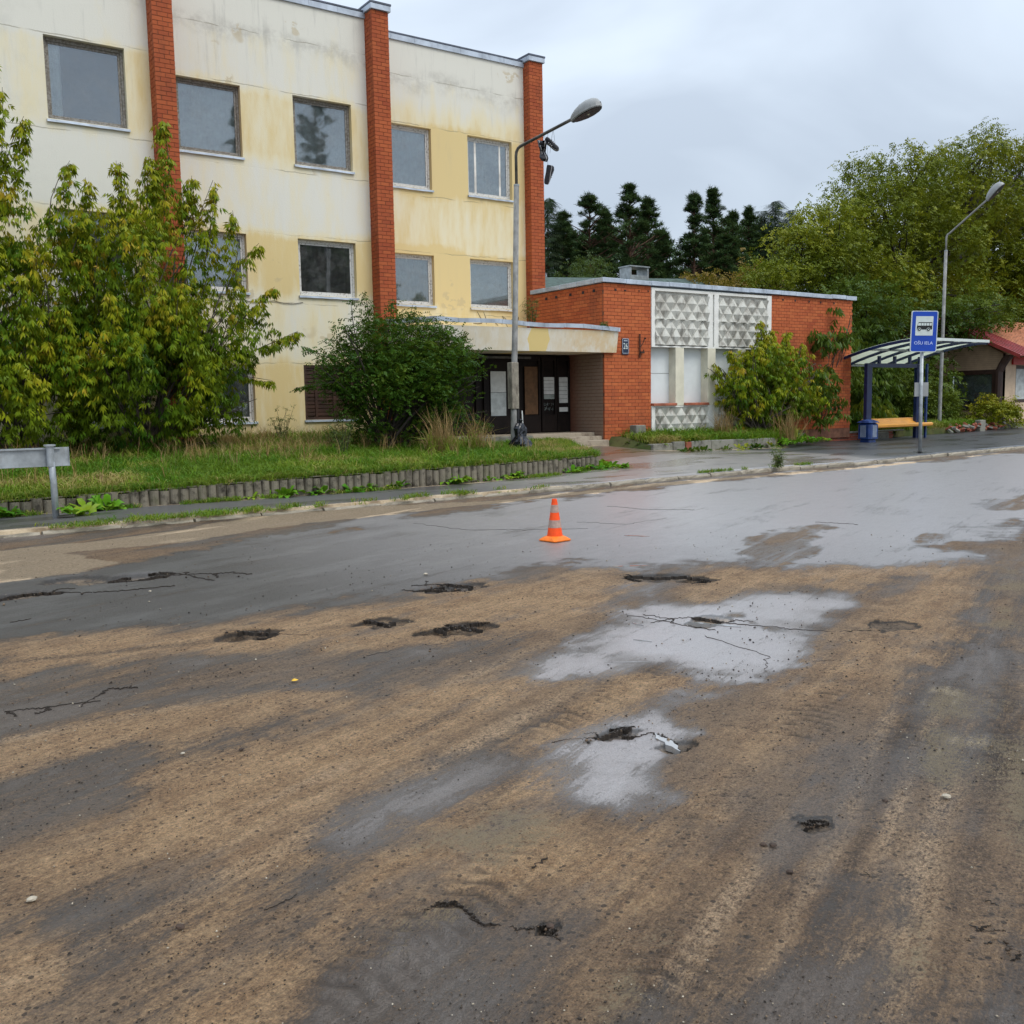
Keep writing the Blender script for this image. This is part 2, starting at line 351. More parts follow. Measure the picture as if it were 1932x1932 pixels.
M['bench'] = m_simple('yellow_orange_plastic', (0.82, 0.38, 0.07), 0.4, 0.1, 2.5, spec=0.5, grime=0.12, gcol=(0.4, 0.2, 0.06))
M['sign_blue'] = m_simple('sign_blue', (0.003, 0.052, 0.40), 0.35, 0.1, 3)
M['sign_white'] = m_simple('sign_white', (0.58, 0.64, 0.62), 0.45, 0.06, 5)
M['sign_text'] = m_simple('sign_pale_text', (0.52, 0.60, 0.85), 0.45, 0.03, 5)
M['black'] = m_simple('black_print', (0.008, 0.008, 0.008), 0.45, 0.1)
M['cone_o'] = m_simple('cone_orange', (0.92, 0.085, 0.008), 0.5, 0.12, 18, spec=0.35)
M['cone_b'] = m_simple('cone_base', (0.86, 0.19, 0.018), 0.5, 0.12, 14, spec=0.35)
M['cone_g'] = m_simple('cone_band', (0.40, 0.27, 0.22), 0.55, 0.2, 30)
M['bag'] = m_simple('black_plastic', (0.010, 0.012, 0.018), 0.22, 0.3, 8, spec=0.6)
M['shoe'] = m_simple('shoe_black', (0.012, 0.012, 0.018), 0.6, 0.3, 30)
M['shoe_w'] = m_simple('shoe_pale', (0.35, 0.34, 0.34), 0.6, 0.2, 30)
M['graffiti'] = m_simple('graffiti_brown', (0.075, 0.05, 0.03), 0.7, 0.2, 20)
M['graffiti_w'] = m_simple('graffiti_pale', (0.22, 0.26, 0.25), 0.7, 0.3, 20)
M['plate_blue'] = m_simple('plate_navy', (0.010, 0.022, 0.055), 0.35, 0.3, 20)
M['shingle'] = m_simple('green_shingle', (0.045, 0.075, 0.062), 0.85, 0.45, 5)
M['tan_tile'] = m_simple('tan_cladding', (0.38, 0.26, 0.165), 0.75, 0.12, 3)
M['roof_red'] = m_simple('red_roof', (0.26, 0.035, 0.032), 0.4, 0.25, 3)
M['roof_tile'] = m_simple('clay_roof', (0.50, 0.21, 0.11), 0.75, 0.3, 8)
M['brown_trim'] = m_simple('brown_trim', (0.040, 0.018, 0.012), 0.5, 0.3, 4)
M['red_sign'] = m_simple('red_sign', (0.50, 0.02, 0.02), 0.4, 0.1)
M['bark'] = m_simple('bark', (0.075, 0.062, 0.048), 0.9, 0.4, 12, bump=0.02)
M['bark_d'] = m_simple('bark_dark', (0.030, 0.024, 0.018), 0.9, 0.4, 12)
M['bark_p'] = m_simple('pine_bark', (0.085, 0.042, 0.025), 0.9, 0.4, 6)
M['asph_cap'] = m_simple('roofing_felt', (0.06, 0.062, 0.065), 0.9, 0.3, 3)
M['leaf_maple'] = mat_leaf('leaf_maple', [(0.014,0.045,0.006),(0.034,0.090,0.008),(0.090,0.165,0.010),(0.25,0.28,0.014),(0.38,0.28,0.022),(0.20,0.09,0.03)])
M['leaf_bush'] = mat_leaf('leaf_bush', [(0.012,0.040,0.007),(0.026,0.070,0.009),(0.050,0.110,0.012),(0.13,0.19,0.020),(0.30,0.30,0.03)], 0.35)
M['leaf_tree'] = mat_leaf('leaf_tree', [(0.045,0.072,0.010),(0.095,0.128,0.012),(0.170,0.200,0.014),(0.27,0.27,0.016),(0.32,0.25,0.020)])
M['leaf_dark'] = mat_leaf('leaf_dark', [(0.020,0.045,0.010),(0.040,0.078,0.012),(0.075,0.120,0.016),(0.13,0.17,0.02)])
M['leaf_rust'] = mat_leaf('leaf_rust', [(0.09,0.085,0.018),(0.16,0.12,0.022),(0.22,0.14,0.025),(0.14,0.14,0.018)])
M['leaf_willow'] = mat_leaf('leaf_willow', [(0.040,0.070,0.022),(0.060,0.095,0.026),(0.085,0.125,0.032)])
M['needle'] = mat_leaf('needle', [(0.018,0.042,0.018),(0.034,0.070,0.028),(0.058,0.100,0.038),(0.085,0.125,0.045)], 0.6, 0.08)
M['needle_s'] = mat_leaf('needle_spruce', [(0.012,0.024,0.012),(0.022,0.038,0.018),(0.040,0.054,0.022)], 0.6, 0.05)
M['grass'] = mat_leaf('grass', [(0.050,0.150,0.010),(0.085,0.220,0.014),(0.145,0.27,0.020),(0.26,0.30,0.04),(0.42,0.34,0.13),(0.46,0.31,0.15)], 0.5, 0.35)
M['dock'] = mat_leaf('dock_leaf', [(0.045,0.16,0.010),(0.085,0.25,0.014),(0.15,0.32,0.02),(0.28,0.34,0.03)], 0.35, 0.3)
M['straw'] = mat_leaf('straw', [(0.20,0.13,0.055),(0.33,0.21,0.09),(0.42,0.30,0.15)], 0.6, 0.2)
M['weed'] = mat_leaf('weed', [(0.05,0.10,0.02),(0.09,0.15,0.03),(0.16,0.15,0.06)], 0.6, 0.2)
M['pale_stone'] = m_simple('pale_stone', (.40, .35, .27), .7, .2, 30)
M['mud_stone'] = m_simple('mud_stone', (.045, .025, .015), .7, .4, 40)
M['pink'] = m_simple('pinkish_stone', (.42, .27, .22), .8, .3, 10)
M['casing'] = m_simple('dirty_casing', (.25, .225, .18), .8, .3, 6, grime=.7, gcol=(.07, .05, .035))
# ------------------------------------------------------------------ ground
def interp(x, pts):
    return np.interp(x, [p[0] for p in pts], [p[1] for p in pts])
KERB = [(-40, 13.6), (1.4, 13.80), (5, 13.95), (8, 14.05), (11.3, 14.2), (14, 14.5), (17, 14.68), (20.6, 14.72), (24.8, 15.35), (29.7, 15.78), (40, 16.5), (90, 19.0)]
def kerb_y(x): return interp(x, KERB)
WALLY = [(-10, 16.0), (5.5, 16.08), (8, 16.1), (10.3, 16.35), (12.5, 16.75), (14.0, 17.1)]
def back_y(x):      # far edge of the paving
    return interp(x, [(-40, 16.0)] + WALLY[1:] + [(14.3, 17.3), (16.2, 21.5), (18.2, 21.5), (18.3, 20.0), (23.5, 20.0), (26.4, 21.6), (33.5, 22.0), (37, 22.3), (41, 22.9), (42.5, 23.2), (60, 24), (90, 25)])
def pave_z(x, y):
    s = interp(x, [(-40, 0.0), (12, 0.0), (16, 0.045), (17.5, 0.05), (19.5, 0.028), (24, 0.012), (30, 0.010), (42, 0.022)])
    return 0.125 + s*np.maximum(0, y-kerb_y(x)-0.3)
def wall_top(x): return interp(x, [(0, .325), (1.8, .335), (4.1, .37), (6.8, .43), (14, .45)])
def lawn_z(x, y):
    a = interp(y, [(16, 0.40), (17.5, 0.48), (19.4, 0.60), (24, 0.72), (60, 0.9)])+(wall_top(x)-0.44)*np.clip((20.5-y)/4.5, 0, 1)
    b = interp(y, [(20, 0.42), (21.7, 0.68), (24, 0.75), (60, 0.9)])
    c = interp(y, [(21, 0.40), (24, 0.52), (30, 0.6), (60, 0.9)])
    w1 = np.clip((x-16.5)/1.5, 0, 1); w2 = np.clip((x-24)/3.0, 0, 1)
    o = (a*(1-w1)+b*w1)*(1-w2)+c*w2
    return np.where((np.asarray(x) > 12.9) & (np.asarray(x) < 18.2) & (np.asarray(y) > 21.45), 0.30, o)

def _hash(ix, iy, s):
    h = (ix*374761393 + iy*668265263 + s*974634777) & 0xffffffff
    h = ((h ^ (h >> 13))*1274126177) & 0xffffffff
    return ((h ^ (h >> 16)) & 0xffff)/65535.0
def vnoise(x, y, s=0):
    ix = np.floor(x).astype(np.int64); iy = np.floor(y).astype(np.int64); fx = x-ix; fy = y-iy
    fx = fx*fx*(3-2*fx); fy = fy*fy*(3-2*fy)
    a = _hash(ix, iy, s); b = _hash(ix+1, iy, s); c = _hash(ix, iy+1, s); d = _hash(ix+1, iy+1, s)
    return (a*(1-fx)+b*fx)*(1-fy)+(c*(1-fx)+d*fx)*fy
def fbm(x, y, o=4, s=0, g=0.5):
    t = 0; a = 1; n = 0
    for i in range(o): t = t+a*vnoise(x*2**i+17.3*i, y*2**i-9.1*i, s+i); n += a; a *= g
    return t/n
def poly_sd(px, py, pts):
    """signed distance (negative inside) to a polygon on the ground"""
    pts = np.array(pts); n = len(pts); d = np.full(px.shape, 1e9); ins = np.zeros(px.shape, bool)
    for i in range(n):
        ax, ay = pts[i]; bx, by = pts[(i+1) % n]; ex, ey = bx-ax, by-ay
        wx, wy = px-ax, py-ay; t = np.clip((wx*ex+wy*ey)/(ex*ex+ey*ey+1e-12), 0, 1)
        d = np.minimum(d, (wx-ex*t)**2+(wy-ey*t)**2)
        c = ((ay > py) != (by > py)) & (px < (bx-ax)*(py-ay)/(by-ay+1e-12)+ax); ins ^= c
    d = np.sqrt(d); return np.where(ins, -d, d)
def G(*pts): return [gnd(x, y) for x, y in pts]
FLOW = (0.927, 0.375)
# outlines of the surface patches on the road (photo points laid on the ground)
P_CLEAN = [G((-300,1075),(0,1095),(150,1082),(330,1040),(560,1000),(930,952),(1250,918),(1932,854),(2300,820),(2300,960),(1932,985),(1890,1020),(1850,1035),(1875,1050),(1800,1062),(1700,1075),(1640,1078),(1560,1064),(1500,1078),(1440,1052),(1380,1058),(1330,1066),(1250,1068),(1200,1080),(1130,1078),(1090,1064),(1000,1072),(900,1100),(830,1108),(700,1128),(600,1146),(400,1168),(250,1180),(0,1208),(-300,1230))]
P_WET = [G((945,1335),(965,1290),(1090,1205),(1160,1160),(1230,1118),(1280,1146),(1370,1142),(1440,1118),(1500,1115),(1570,1125),(1600,1145),(1555,1170),(1500,1180),(1530,1215),(1520,1250),(1440,1290),(1350,1290),(1250,1255),(1180,1252),(1080,1285),(1000,1325)),
         G((1060,1480),(1095,1405),(1190,1352),(1290,1312),(1400,1302),(1370,1350),(1300,1420),(1270,1500),(1170,1540),(1085,1512)),
         G((570,1590),(690,1505),(840,1465),(940,1440),(900,1488),(780,1555),(650,1600)),
         G((1450,1530),(1500,1480),(1600,1480),(1640,1540),(1600,1605),(1500,1605)),
         G((430,1660),(445,1635),(488,1630),(495,1655),(470,1675)),
         G((1560,1390),(1580,1355),(1630,1320),(1640,1340),(1600,1380)),
         G((545,1298),(560,1272),(640,1257),(648,1272),(600,1298)),
         G((1100,1112),(1180,1098),(1260,1105),(1230,1118),(1150,1122))]
P_GREY = [G((-50,1330),(120,1318),(300,1300),(520,1280),(640,1268),(640,1290),(480,1340),(300,1405),(150,1440),(80,1490),(-50,1560)),
          G((-50,1760),(150,1680),(260,1640),(300,1660),(240,1760),(120,1830),(-50,1950)),
          G((-50,1660),(200,1575),(330,1530),(420,1500),(400,1540),(250,1610),(-50,1700)),
          G((300,1980),(480,1850),(620,1770),(800,1700),(900,1690),(960,1740),(900,1850),(700,1980)),
          G((-50,1240),(250,1215),(420,1195),(430,1225),(200,1262),(-50,1300)),
          G((1100,1980),(1300,1850),(1500,1800),(1650,1780),(1720,1850),(1500,1990)),
          G((1450,1640),(1600,1620),(1760,1640),(1800,1740),(1550,1760)),
          G((1560,1560),(1650,1400),(1750,1250),(1790,1260),(1760,1500),(1680,1640)),
          G((600,1250),(800,1200),(1000,1190),(900,1230),(700,1280))]
P_SAND = [G((-400,1060),(0,1040),(250,1012),(500,978),(720,958),(930,946),(1250,913),(1640,880),(1932,850),(1932,851),(1640,882),(1250,917),(930,951),(700,974),(500,1000),(330,1026),(120,1045),(240,1060),(160,1080),(0,1100),(-400,1110))]
P_MUDI = [G((1430,1052),(1440,1020),(1500,1002),(1565,988),(1572,996),(1530,1012),(1490,1018),(1545,1036),(1500,1046),(1470,1062),(1440,1070)),
          G((1850,950),(1932,930),(2050,915),(2050,935),(1932,960),(1880,965)),
          G((1700,1040),(1740,1020),(1765,1005),(1775,1010),(1750,1035)),
          G((1400,1165),(1440,1178),(1480,1190),(1420,1185))]
P_SILT = [G((1745,1330),(1775,1305),(1800,1320),(1795,1400),(1770,1480),(1725,1480),(1740,1400)),
          G((1880,1340),(1960,1300),(1990,1500),(1960,1680),(1900,1620),(1890,1480)),
          G((1720,1720),(1770,1700),(1790,1760),(1740,1810),(1710,1780)),
          G((1090,1960),(1130,1860),(1190,1790),(1250,1755),(1230,1830),(1180,1900),(1150,1960)),
          G((1870,1080),(1932,1060),(1960,1120),(1900,1180),(1870,1140)),
          G((960,1545),(1060,1530),(1130,1560),(1050,1570),(960,1575)),
          G((850,1590),(1000,1560),(1100,1570),(960,1620)),
          G((700,1760),(760,1720),(900,1690),(960,1700),(850,1740),(740,1790))]
# warm tan layers of dried sand
P_DRY = [G((-50,1225),(150,1205),(400,1185),(600,1160),(800,1130),(930,1100),(1090,1080),(1190,1085),(1240,1105),(1130,1155),(1050,1190),(900,1205),(700,1230),(500,1240),(400,1225),(200,1262),(-50,1285)),
         G((-50,1475),(0,1412),(120,1380),(300,1342),(460,1310),(560,1300),(620,1310),(480,1350),(300,1400),(120,1430),(0,1460)),
         G((-50,1640),(100,1575),(250,1510),(450,1420),(650,1350),(850,1275),(1000,1260),(1120,1262),(1100,1300),(1040,1345),(930,1405),(800,1445),(640,1500),(520,1565),(400,1620),(200,1660),(-50,1740)),
         G((380,1680),(430,1600),(540,1570),(600,1610),(520,1700),(400,1770),(330,1760)),
         G((-50,1960),(-50,1800),(60,1740),(110,1790),(60,1880)),
         G((650,1640),(850,1560),(1000,1470),(1080,1440),(1060,1520),(1100,1570),(1250,1570),(1330,1640),(1200,1700),(1000,1690),(850,1700),(700,1760),(560,1860),(430,1960),(330,1960),(500,1800)),
         G((1240,1120),(1340,1070),(1460,1085),(1600,1075),(1690,1080),(1600,1115),(1450,1105),(1360,1140),(1290,1140)),
         G((1330,1440),(1400,1350),(1500,1290),(1600,1290),(1540,1370),(1440,1470),(1330,1540),(1290,1500)),
         G((1500,1270),(1600,1180),(1720,1090),(1850,1060),(1850,1120),(1740,1220),(1640,1290)),
         G((1160,1270),(1300,1275),(1340,1295),(1250,1315),(1120,1370),(1000,1420),(1050,1340))]
# (photo point, radius m, depth m, elongation)
HOLES = [((130,1093),.45,.05),((238,1090),.50,.07),((35,1124),.45,.06),((843,1110),.45,.07),((863,1190),.40,.06),((727,1176),.32,.05),((465,1197),.38,.06),((1235,1090),.45,.05),((1310,1094),.32,.04),((1335,1172),.3,.02),((1275,1410),.16,.03),((1165,1385),.2,.03),((1030,1752),.07,.02),((1540,1555),.15,.015),((1690,1180),.3,.02)]
LINES = [((-40,1810),(1000,1262),.05),((-40,1870),(1180,1268),.06),((560,1480),(1010,1290),.045),((900,1530),(1130,1330),.05),((1010,1440),(1330,1100),.06),((560,1960),(1080,1500),.05),((-40,1340),(700,1230),.06),((-40,1405),(640,1265),.05),((1380,1960),(1750,1250),.05),((1450,1960),(1790,1230),.06),((1560,1960),(1850,1100),.05),((1700,1960),(1880,1100),.06),((1790,1960),(1900,1150),.05),((1000,1280),(1280,1140),.05),((820,1300),(1100,1180),.05),((300,1700),(820,1440),.05),((700,1932),(1150,1560),.04),((1250,1960),(1560,1480),.05),((-40,1260),(900,1150),.06),((1180,1760),(1480,1380),.05)]
TRACKS = [((1180,1960),(1330,1640),.20),((1900,1960),(1880,1100),.22),((1700,1420),(1850,1080),.2),((640,1880),(1100,1520),.22),((1340,1560),(1700,1120),.20),((950,1420),(1330,1180),.18)]

def build_road():
    az = np.concatenate([np.linspace(-178, -6, 36), np.linspace(-3, 68, 500), np.linspace(71, 176, 24)])
    rr = np.concatenate([[0.05, 0.4, 0.7], np.exp(np.arange(math.log(0.95), math.log(75), 0.0066))])
    A, Rr = np.meshgrid(R(1)*az, rr, indexing='ij')
    x = Rr*np.sin(A); y = Rr*np.cos(A)
    na, nr = x.shape
    far = Rr/8.0
    jit = (fbm(x*1.7, y*1.7, 4, 3)-0.5)
    u = x*FLOW[0]+y*FLOW[1]; v = -x*FLOW[1]+y*FLOW[0]
    v = v+0.25*np.sin(u*0.23+0.5)+0.5*(fbm(u*0.15, v*0.3, 2, 9)-0.5)
    st = 0.55*fbm(u*0.30, v*2.0, 4, 11)+0.45*fbm(x*0.9, y*0.9, 4, 12); st2 = fbm(u*0.7, v*8, 4, 21); fine = fbm(x*9, y*9, 4, 31)
    def area(polys, soft, nz=0.35):
        o = np.zeros_like(x)
        for P in polys:
            P = np.array(P); cx, cy = P[:, 0], P[:, 1]; mg = 1.5
            b = (x > cx.min()-mg) & (x < cx.max()+mg) & (y > cy.min()-mg) & (y < cy.max()+mg)
            d = np.full(x.shape, 9.0)
            sc = 0.35+0.65*np.clip(Rr[b]/7, 0, 1.6)
            d[b] = poly_sd(x[b], y[b], P)/sc
            dd = d+nz*(st-0.5)*0.9+nz*jit*0.9+nz*0.35*(fine-0.5)
            o = np.maximum(o, np.clip(0.5-dd/soft, 0, 1))
        return o*o*(3-2*o)
    clean = area(P_CLEAN, 0.50, 1.25); wet = np.zeros_like(x)
    for P_, w_ in zip(P_WET, (1.0, .85, .28, .55, .3, .5, .3, .6)): wet = np.maximum(wet, w_*area([P_], 0.75, 0.9)); grey = area(P_GREY, 0.8, 0.8)
    sand = area(P_SAND, 0.25, 0.25); isl = area(P_MUDI, 0.22, 0.5); silt = area(P_SILT, 0.6, 1.0); dry = area(P_DRY, 0.8, 0.8)
    mud = np.clip(0.42+(st-0.5)*2.2+(st2-0.5)*0.9, 0, 1)
    wcl = np.clip(wet*1.25, 0, 1); mud = mud*(1-clean)*(1-wcl)*(1-0.75*grey)
    mud = np.maximum(mud, isl*(0.25+0.75*np.clip((st2-0.35)*3, 0, 1))); mud = np.maximum(mud, 0.20*clean*np.clip((st-0.52)*5, 0, 1))
    mud = np.maximum(mud, np.clip(dry*1.1, 0, 1)*(1-wet)*(0.60+0.6*st2))
    mud = np.clip(mud, 0, 1)
    z = 0.012*(fbm(x*0.45, y*0.45, 3, 41)-0.5)+0.010*mud*(fine+0.3*st2)
    z += 0.0035*(fbm(x*22, y*22, 3, 51)-0.5)*(0.25+mud)*np.clip(3.5/Rr, 0.15, 1)*1.6
    z += 0.012*mud*(st2-0.5)
    # long wheel lines drawn out through the mud
    trk = np.zeros_like(x)
    for li, (a, b, w) in enumerate(LINES):
        ax, ay = gnd(*a); bx, by = gnd(*b); L = math.hypot(bx-ax, by-ay); dx, dy = (bx-ax)/L, (by-ay)/L
        s = (x-ax)*dx+(y-ay)*dy; t = -(x-ax)*dy+(y-ay)*dx; t = t+0.05*np.sin(s*0.9+li)+0.06*(fbm(s*0.7, s*0+li, 2, 5)-0.5)
        k = np.exp(-(t/w)**2)*np.clip(s/0.5+0.5, 0, 1)*np.clip((L-s)/1.2, 0, 1)*np.clip((fbm(x*0.9+li, y*0.9, 3, 95)-0.36)*4, 0, 1)
        k2 = np.exp(-((np.abs(t)-1.7*w)/(0.5*w))**2)*np.clip(s/0.5+0.5, 0, 1)*np.clip((L-s)/1.2, 0, 1)
        sg = 1 if li % 3 else -1
        trk += (sg*k-0.45*sg*k2*np.clip((st2-0.4)*3, 0, 1))*(1-wcl)*(1-clean); z += 0.004*(-k+0.8*k2)*(1-wcl)
    trk = np.clip(trk, -1, 1)
    tread = np.zeros_like(x); tpat = np.zeros_like(x)
    for a, b, w in TRACKS:
        ax, ay = gnd(*a); bx, by = gnd(*b); L = math.hypot(bx-ax, by-ay); dx, dy = (bx-ax)/L, (by-ay)/L
        s = (x-ax)*dx+(y-ay)*dy; t = -(x-ax)*dy+(y-ay)*dx; t = t+0.06*np.sin(s*0.8)
        mk = np.clip(1.2-np.abs(t)/w*1.2, 0, 1)*np.clip(s/0.4+0.5, 0, 1)*np.clip((L-s)/1.0, 0, 1)*np.clip(0.25+(fbm(x*1.3, y*1.3, 3, 61)-0.42)*4, 0, 1)
        pat = np.sin((s+0.45*np.abs(t))*2*math.pi/0.085)
        tread = np.maximum(tread, mk*(1-wet)); z += 0.012*mk*np.clip(pat, -0.4, 1)*(1-wet)*np.clip(9/Rr-0.4, 0, 1); tpat = np.maximum(tpat, np.clip(-pat*1.2, 0, 1)*np.clip(mk*1.6, 0, 1)*(1-wet)*np.clip(9/Rr-0.6, 0, 1)*np.clip((fine-0.35)*4, 0, 1)); z -= 0.006*mk
    hole = np.zeros_like(x)
    for (p, r_, dp) in HOLES:
        hx, hy = gnd(*p); d = np.hypot((x-hx)*1.0, (y-hy)*1.5)/r_+0.9*(fbm(x*5/r_*0.3, y*8/r_*0.3, 3, 71)-0.5)
        k = np.clip((0.75-d)/0.22, 0, 1); k = k*k*(3-2*k); hole = np.maximum(hole, k); z -= dp*k*(0.7+0.6*fine)
    ky = kerb_y(x); z = np.where(y > ky+0.13, -0.22, z)
    z += 0.035*np.clip((y-(ky-0.45))/0.45, 0, 1)*(y <= ky+0.13)*(0.5+fine)*np.clip(1.2-(x-10)/14, 0.25, 1)   # silt heaped along the kerb
    V = np.stack([x, y, z], -1).reshape(-1, 3)
    i = np.arange(na-1)[:, None]*nr; j = np.arange(nr-1)[None, :]; a = (i+j).ravel()
    F = np.stack([a, a+1, a+nr+1, a+nr], -1)
    lo = np.arange(nr-1)+(na-1)*nr; F = np.concatenate([F, np.stack([lo, lo+1, np.arange(nr-1)+1, np.arange(nr-1)], -1)])
    wetall = np.maximum(wet*0.9, clean*np.clip(0.02+(x-3.0)/7, 0.02, 1))  # clean asphalt less wet and darker leftwards, imitating the trees mirrored there
    o = mesh_obj('road', V, F, mat_road(), smooth=True, kind='structure',
                 tint={'mud': mud.ravel(), 'wet': wetall.ravel(), 'sand': sand.ravel(), 'silt': (silt*(1-wet)).ravel(), 'hole': hole.ravel(), 'dry': dry.ravel(), 'tread': tread.ravel(), 'clean': clean.ravel(), 'tpat': tpat.ravel(), 'trk': trk.ravel()})
    return o
def mat_road():
    t = NT('wet_road'); p = t.pos()
    mud, wet, sand, silt, hole, dry = [t.attr(a) for a in ('mud', 'wet', 'sand', 'silt', 'hole', 'dry')]
    pr = t.mapv(p, (1, 1, 1), (0, 0, R(-22)))
    flow = t.noise(t.mapv(pr, (0.35, 4.0, 1)), 1.5, 7, 0.7); flow2 = t.noise(t.mapv(pr, (1.6, 11.0, 1)), 2.6, 5, 0.7)
    n1 = t.noise(p, 3.5, 6, 0.7); n2 = t.noise(p, 30, 6, 0.8); grain = t.noise(t.mapv(pr, (0.7, 1.3, 1)), 75, 4, 0.8); n3 = t.noise(p, 150, 3, 0.7); n4 = t.noise(p, 0.6, 3, 0.5)
    gr = t.m('ADD', t.m('MULTIPLY', grain, 0.6), t.m('MULTIPLY', n2, 0.4))
    # grit: single grains and crumbs, each with its own tone
    def cellv(sc, rot):
        vx = t.n('TexVoronoi'); t.L(t.mapv(p, (1, 1, 1), (0, 0, rot)), vx.inputs['Vector']); vx.inputs['Scale'].default_value = sc
        return t.xyz(vx.outputs['Color'])[0], vx.outputs['Distance']
    c1, d1 = cellv(95, 0.3); c2, d2 = cellv(210, 1.1); c3, d3 = cellv(38, 2.0)
    grit = t.m('ADD', t.m('MULTIPLY', c1, 0.5), t.m('MULTIPLY', c2, 0.5))
    # asphalt: dark, fine stones showing, a thin brown film left on it
    asp = t.mix(t.ss(n3, 0.35, 0.65), (0.028, 0.026, 0.023), (0.066, 0.060, 0.052))
    asp = t.mix(t.ss(n1, 0.35, 0.65, 0, 0.4), asp, (0.052, 0.048, 0.044))
    film = t.m('ADD', t.m('MULTIPLY', flow, 0.5), t.m('ADD', t.m('MULTIPLY', flow2, 0.2), t.m('MULTIPLY', gr, 0.3)))
    nearf = t.m('MAXIMUM', t.m('SUBTRACT', 1.0, t.attr('clean')), 0.15); asp = t.mix(t.m('MULTIPLY', nearf, t.ss(film, 0.38, 0.60, 0.50, 0.95)), asp, (0.155, 0.118, 0.092))
    asp = t.mix(t.m('MULTIPLY', wet, 0.75), asp, (0.36, 0.335, 0.34))  # pale grey painted under the water film for the sky's sheen
    asp = t.mix(t.ss(gr, 0.60, 0.68, 0, 0.5), asp, (0.045, 0.036, 0.030))
    # mud
    mk = t.m('ADD', mud, t.m('ADD', t.m('MULTIPLY', t.m('SUBTRACT', gr, 0.5), 1.1), t.m('ADD', t.m('MULTIPLY', t.m('SUBTRACT', flow, 0.5), 0.8), t.m('MULTIPLY', t.m('SUBTRACT', flow2, 0.5), 0.7))))
    mf = t.ss(mk, 0.12, 0.60)
    tone = t.m('ADD', t.m('MULTIPLY', flow, 0.25), t.m('ADD', t.m('MULTIPLY', flow2, 0.25), t.m('ADD', t.m('MULTIPLY', n1, 0.25), t.m('MULTIPLY', gr, 0.25))))
    mc = t.ramp(tone, [(0.36, (0.125, 0.074, 0.041)), (0.45, (0.210, 0.127, 0.068)), (0.52, (0.290, 0.182, 0.098)), (0.60, (0.38, 0.245, 0.135)), (0.70, (0.47, 0.33, 0.195))])
    mc = t.mix(t.ss(n4, 0.40, 0.62, 0, 0.5), mc, t.mix(flow2, (0.17, 0.125, 0.092), (0.30, 0.23, 0.165)))
    mc = t.mix(t.m('MULTIPLY', dry, 0.85), mc, t.mix(t.ss(tone, 0.40, 0.62), (0.36, 0.205, 0.095), (0.66, 0.43, 0.23)))
    pit = t.ss(t.m('ADD', gr, t.m('MULTIPLY', t.m('SUBTRACT', n1, 0.5), 0.25)), 0.45, 0.37, 0, 0.75); mc = t.mix(pit, mc, (0.042, 0.025, 0.014))
    mc = t.mix(t.ss(gr, 0.56, 0.66, 0, 0.45), mc, (0.40, 0.29, 0.17))
    mc = t.mix(t.m('MULTIPLY', t.m('MULTIPLY', t.attr('trk'), 0.9), t.ss(gr, 0.40, 0.58), clamp=True), mc, (0.60, 0.42, 0.26)); mc = t.mix(t.m('MULTIPLY', t.m('MULTIPLY', t.attr('trk'), -0.9), t.ss(gr, 0.62, 0.45), clamp=True), mc, (0.085, 0.055, 0.035))
    # damp, darker and smoother areas of the mud
    dn = t.m('ADD', t.m('MULTIPLY', t.noise(t.mapv(pr, (0.6, 1.7, 1)), 0.9, 5, 0.65), 0.8), t.m('ADD', t.m('MULTIPLY', flow, 0.2), t.m('MULTIPLY', dry, -0.06)))
    damp = t.ss(dn, 0.47, 0.60); mc = t.mix(t.m('MULTIPLY', damp, 0.72), mc, t.mix(gr, (0.060, 0.042, 0.030), (0.190, 0.140, 0.105)))
    c = t.mix(mf, asp, mc)
    gk = t.m('ADD', t.m('MULTIPLY', grit, 0.95), t.m('ADD', 0.32, t.m('MULTIPLY', t.ss(gr, 0.36, 0.64), 0.42)))
    gk = t.m('ADD', t.m('MULTIPLY', t.m('SUBTRACT', gk, 1.0), t.m('ADD', 0.45, t.m('MULTIPLY', mf, 0.55))), t.m('ADD', 1.05, t.m('MULTIPLY', mf, 0.17)))
    cc = t.n('CombineColor'); [t.L(gk, cc.inputs[i]) for i in range(3)]; c = t.mix(1.0, c, cc.outputs[0], 'MULTIPLY')
    clod = t.m('MULTIPLY', t.m('GREATER_THAN', c3, 0.90), t.m('MULTIPLY', t.m('LESS_THAN', d3, 0.34), t.ss(t.m('ADD', mf, n1), 0.7, 1.1))); c = t.mix(t.m('MULTIPLY', clod, 0.75), c, (0.040, 0.026, 0.017))
    c = t.mix(t.m('MULTIPLY', t.attr('tpat'), 0.75), c, (0.055, 0.036, 0.022))
    sl = t.m('MULTIPLY', t.ss(t.m('ADD', silt, t.m('MULTIPLY', t.m('SUBTRACT', gr, 0.5), 4.2)), 0.45, 1.0), 0.8)
    c = t.mix(sl, c, t.mix(n3, (0.26, 0.20, 0.12), (0.52, 0.41, 0.25)))
    sf = t.ss(t.m('ADD', sand, t.m('MULTIPLY', t.m('SUBTRACT', n1, 0.5), 0.8)), 0.4, 0.7)
    c = t.mix(sf, c, t.mix(t.ss(n2, 0.3, 0.7), (0.38, 0.275, 0.17), (0.66, 0.50, 0.33)))
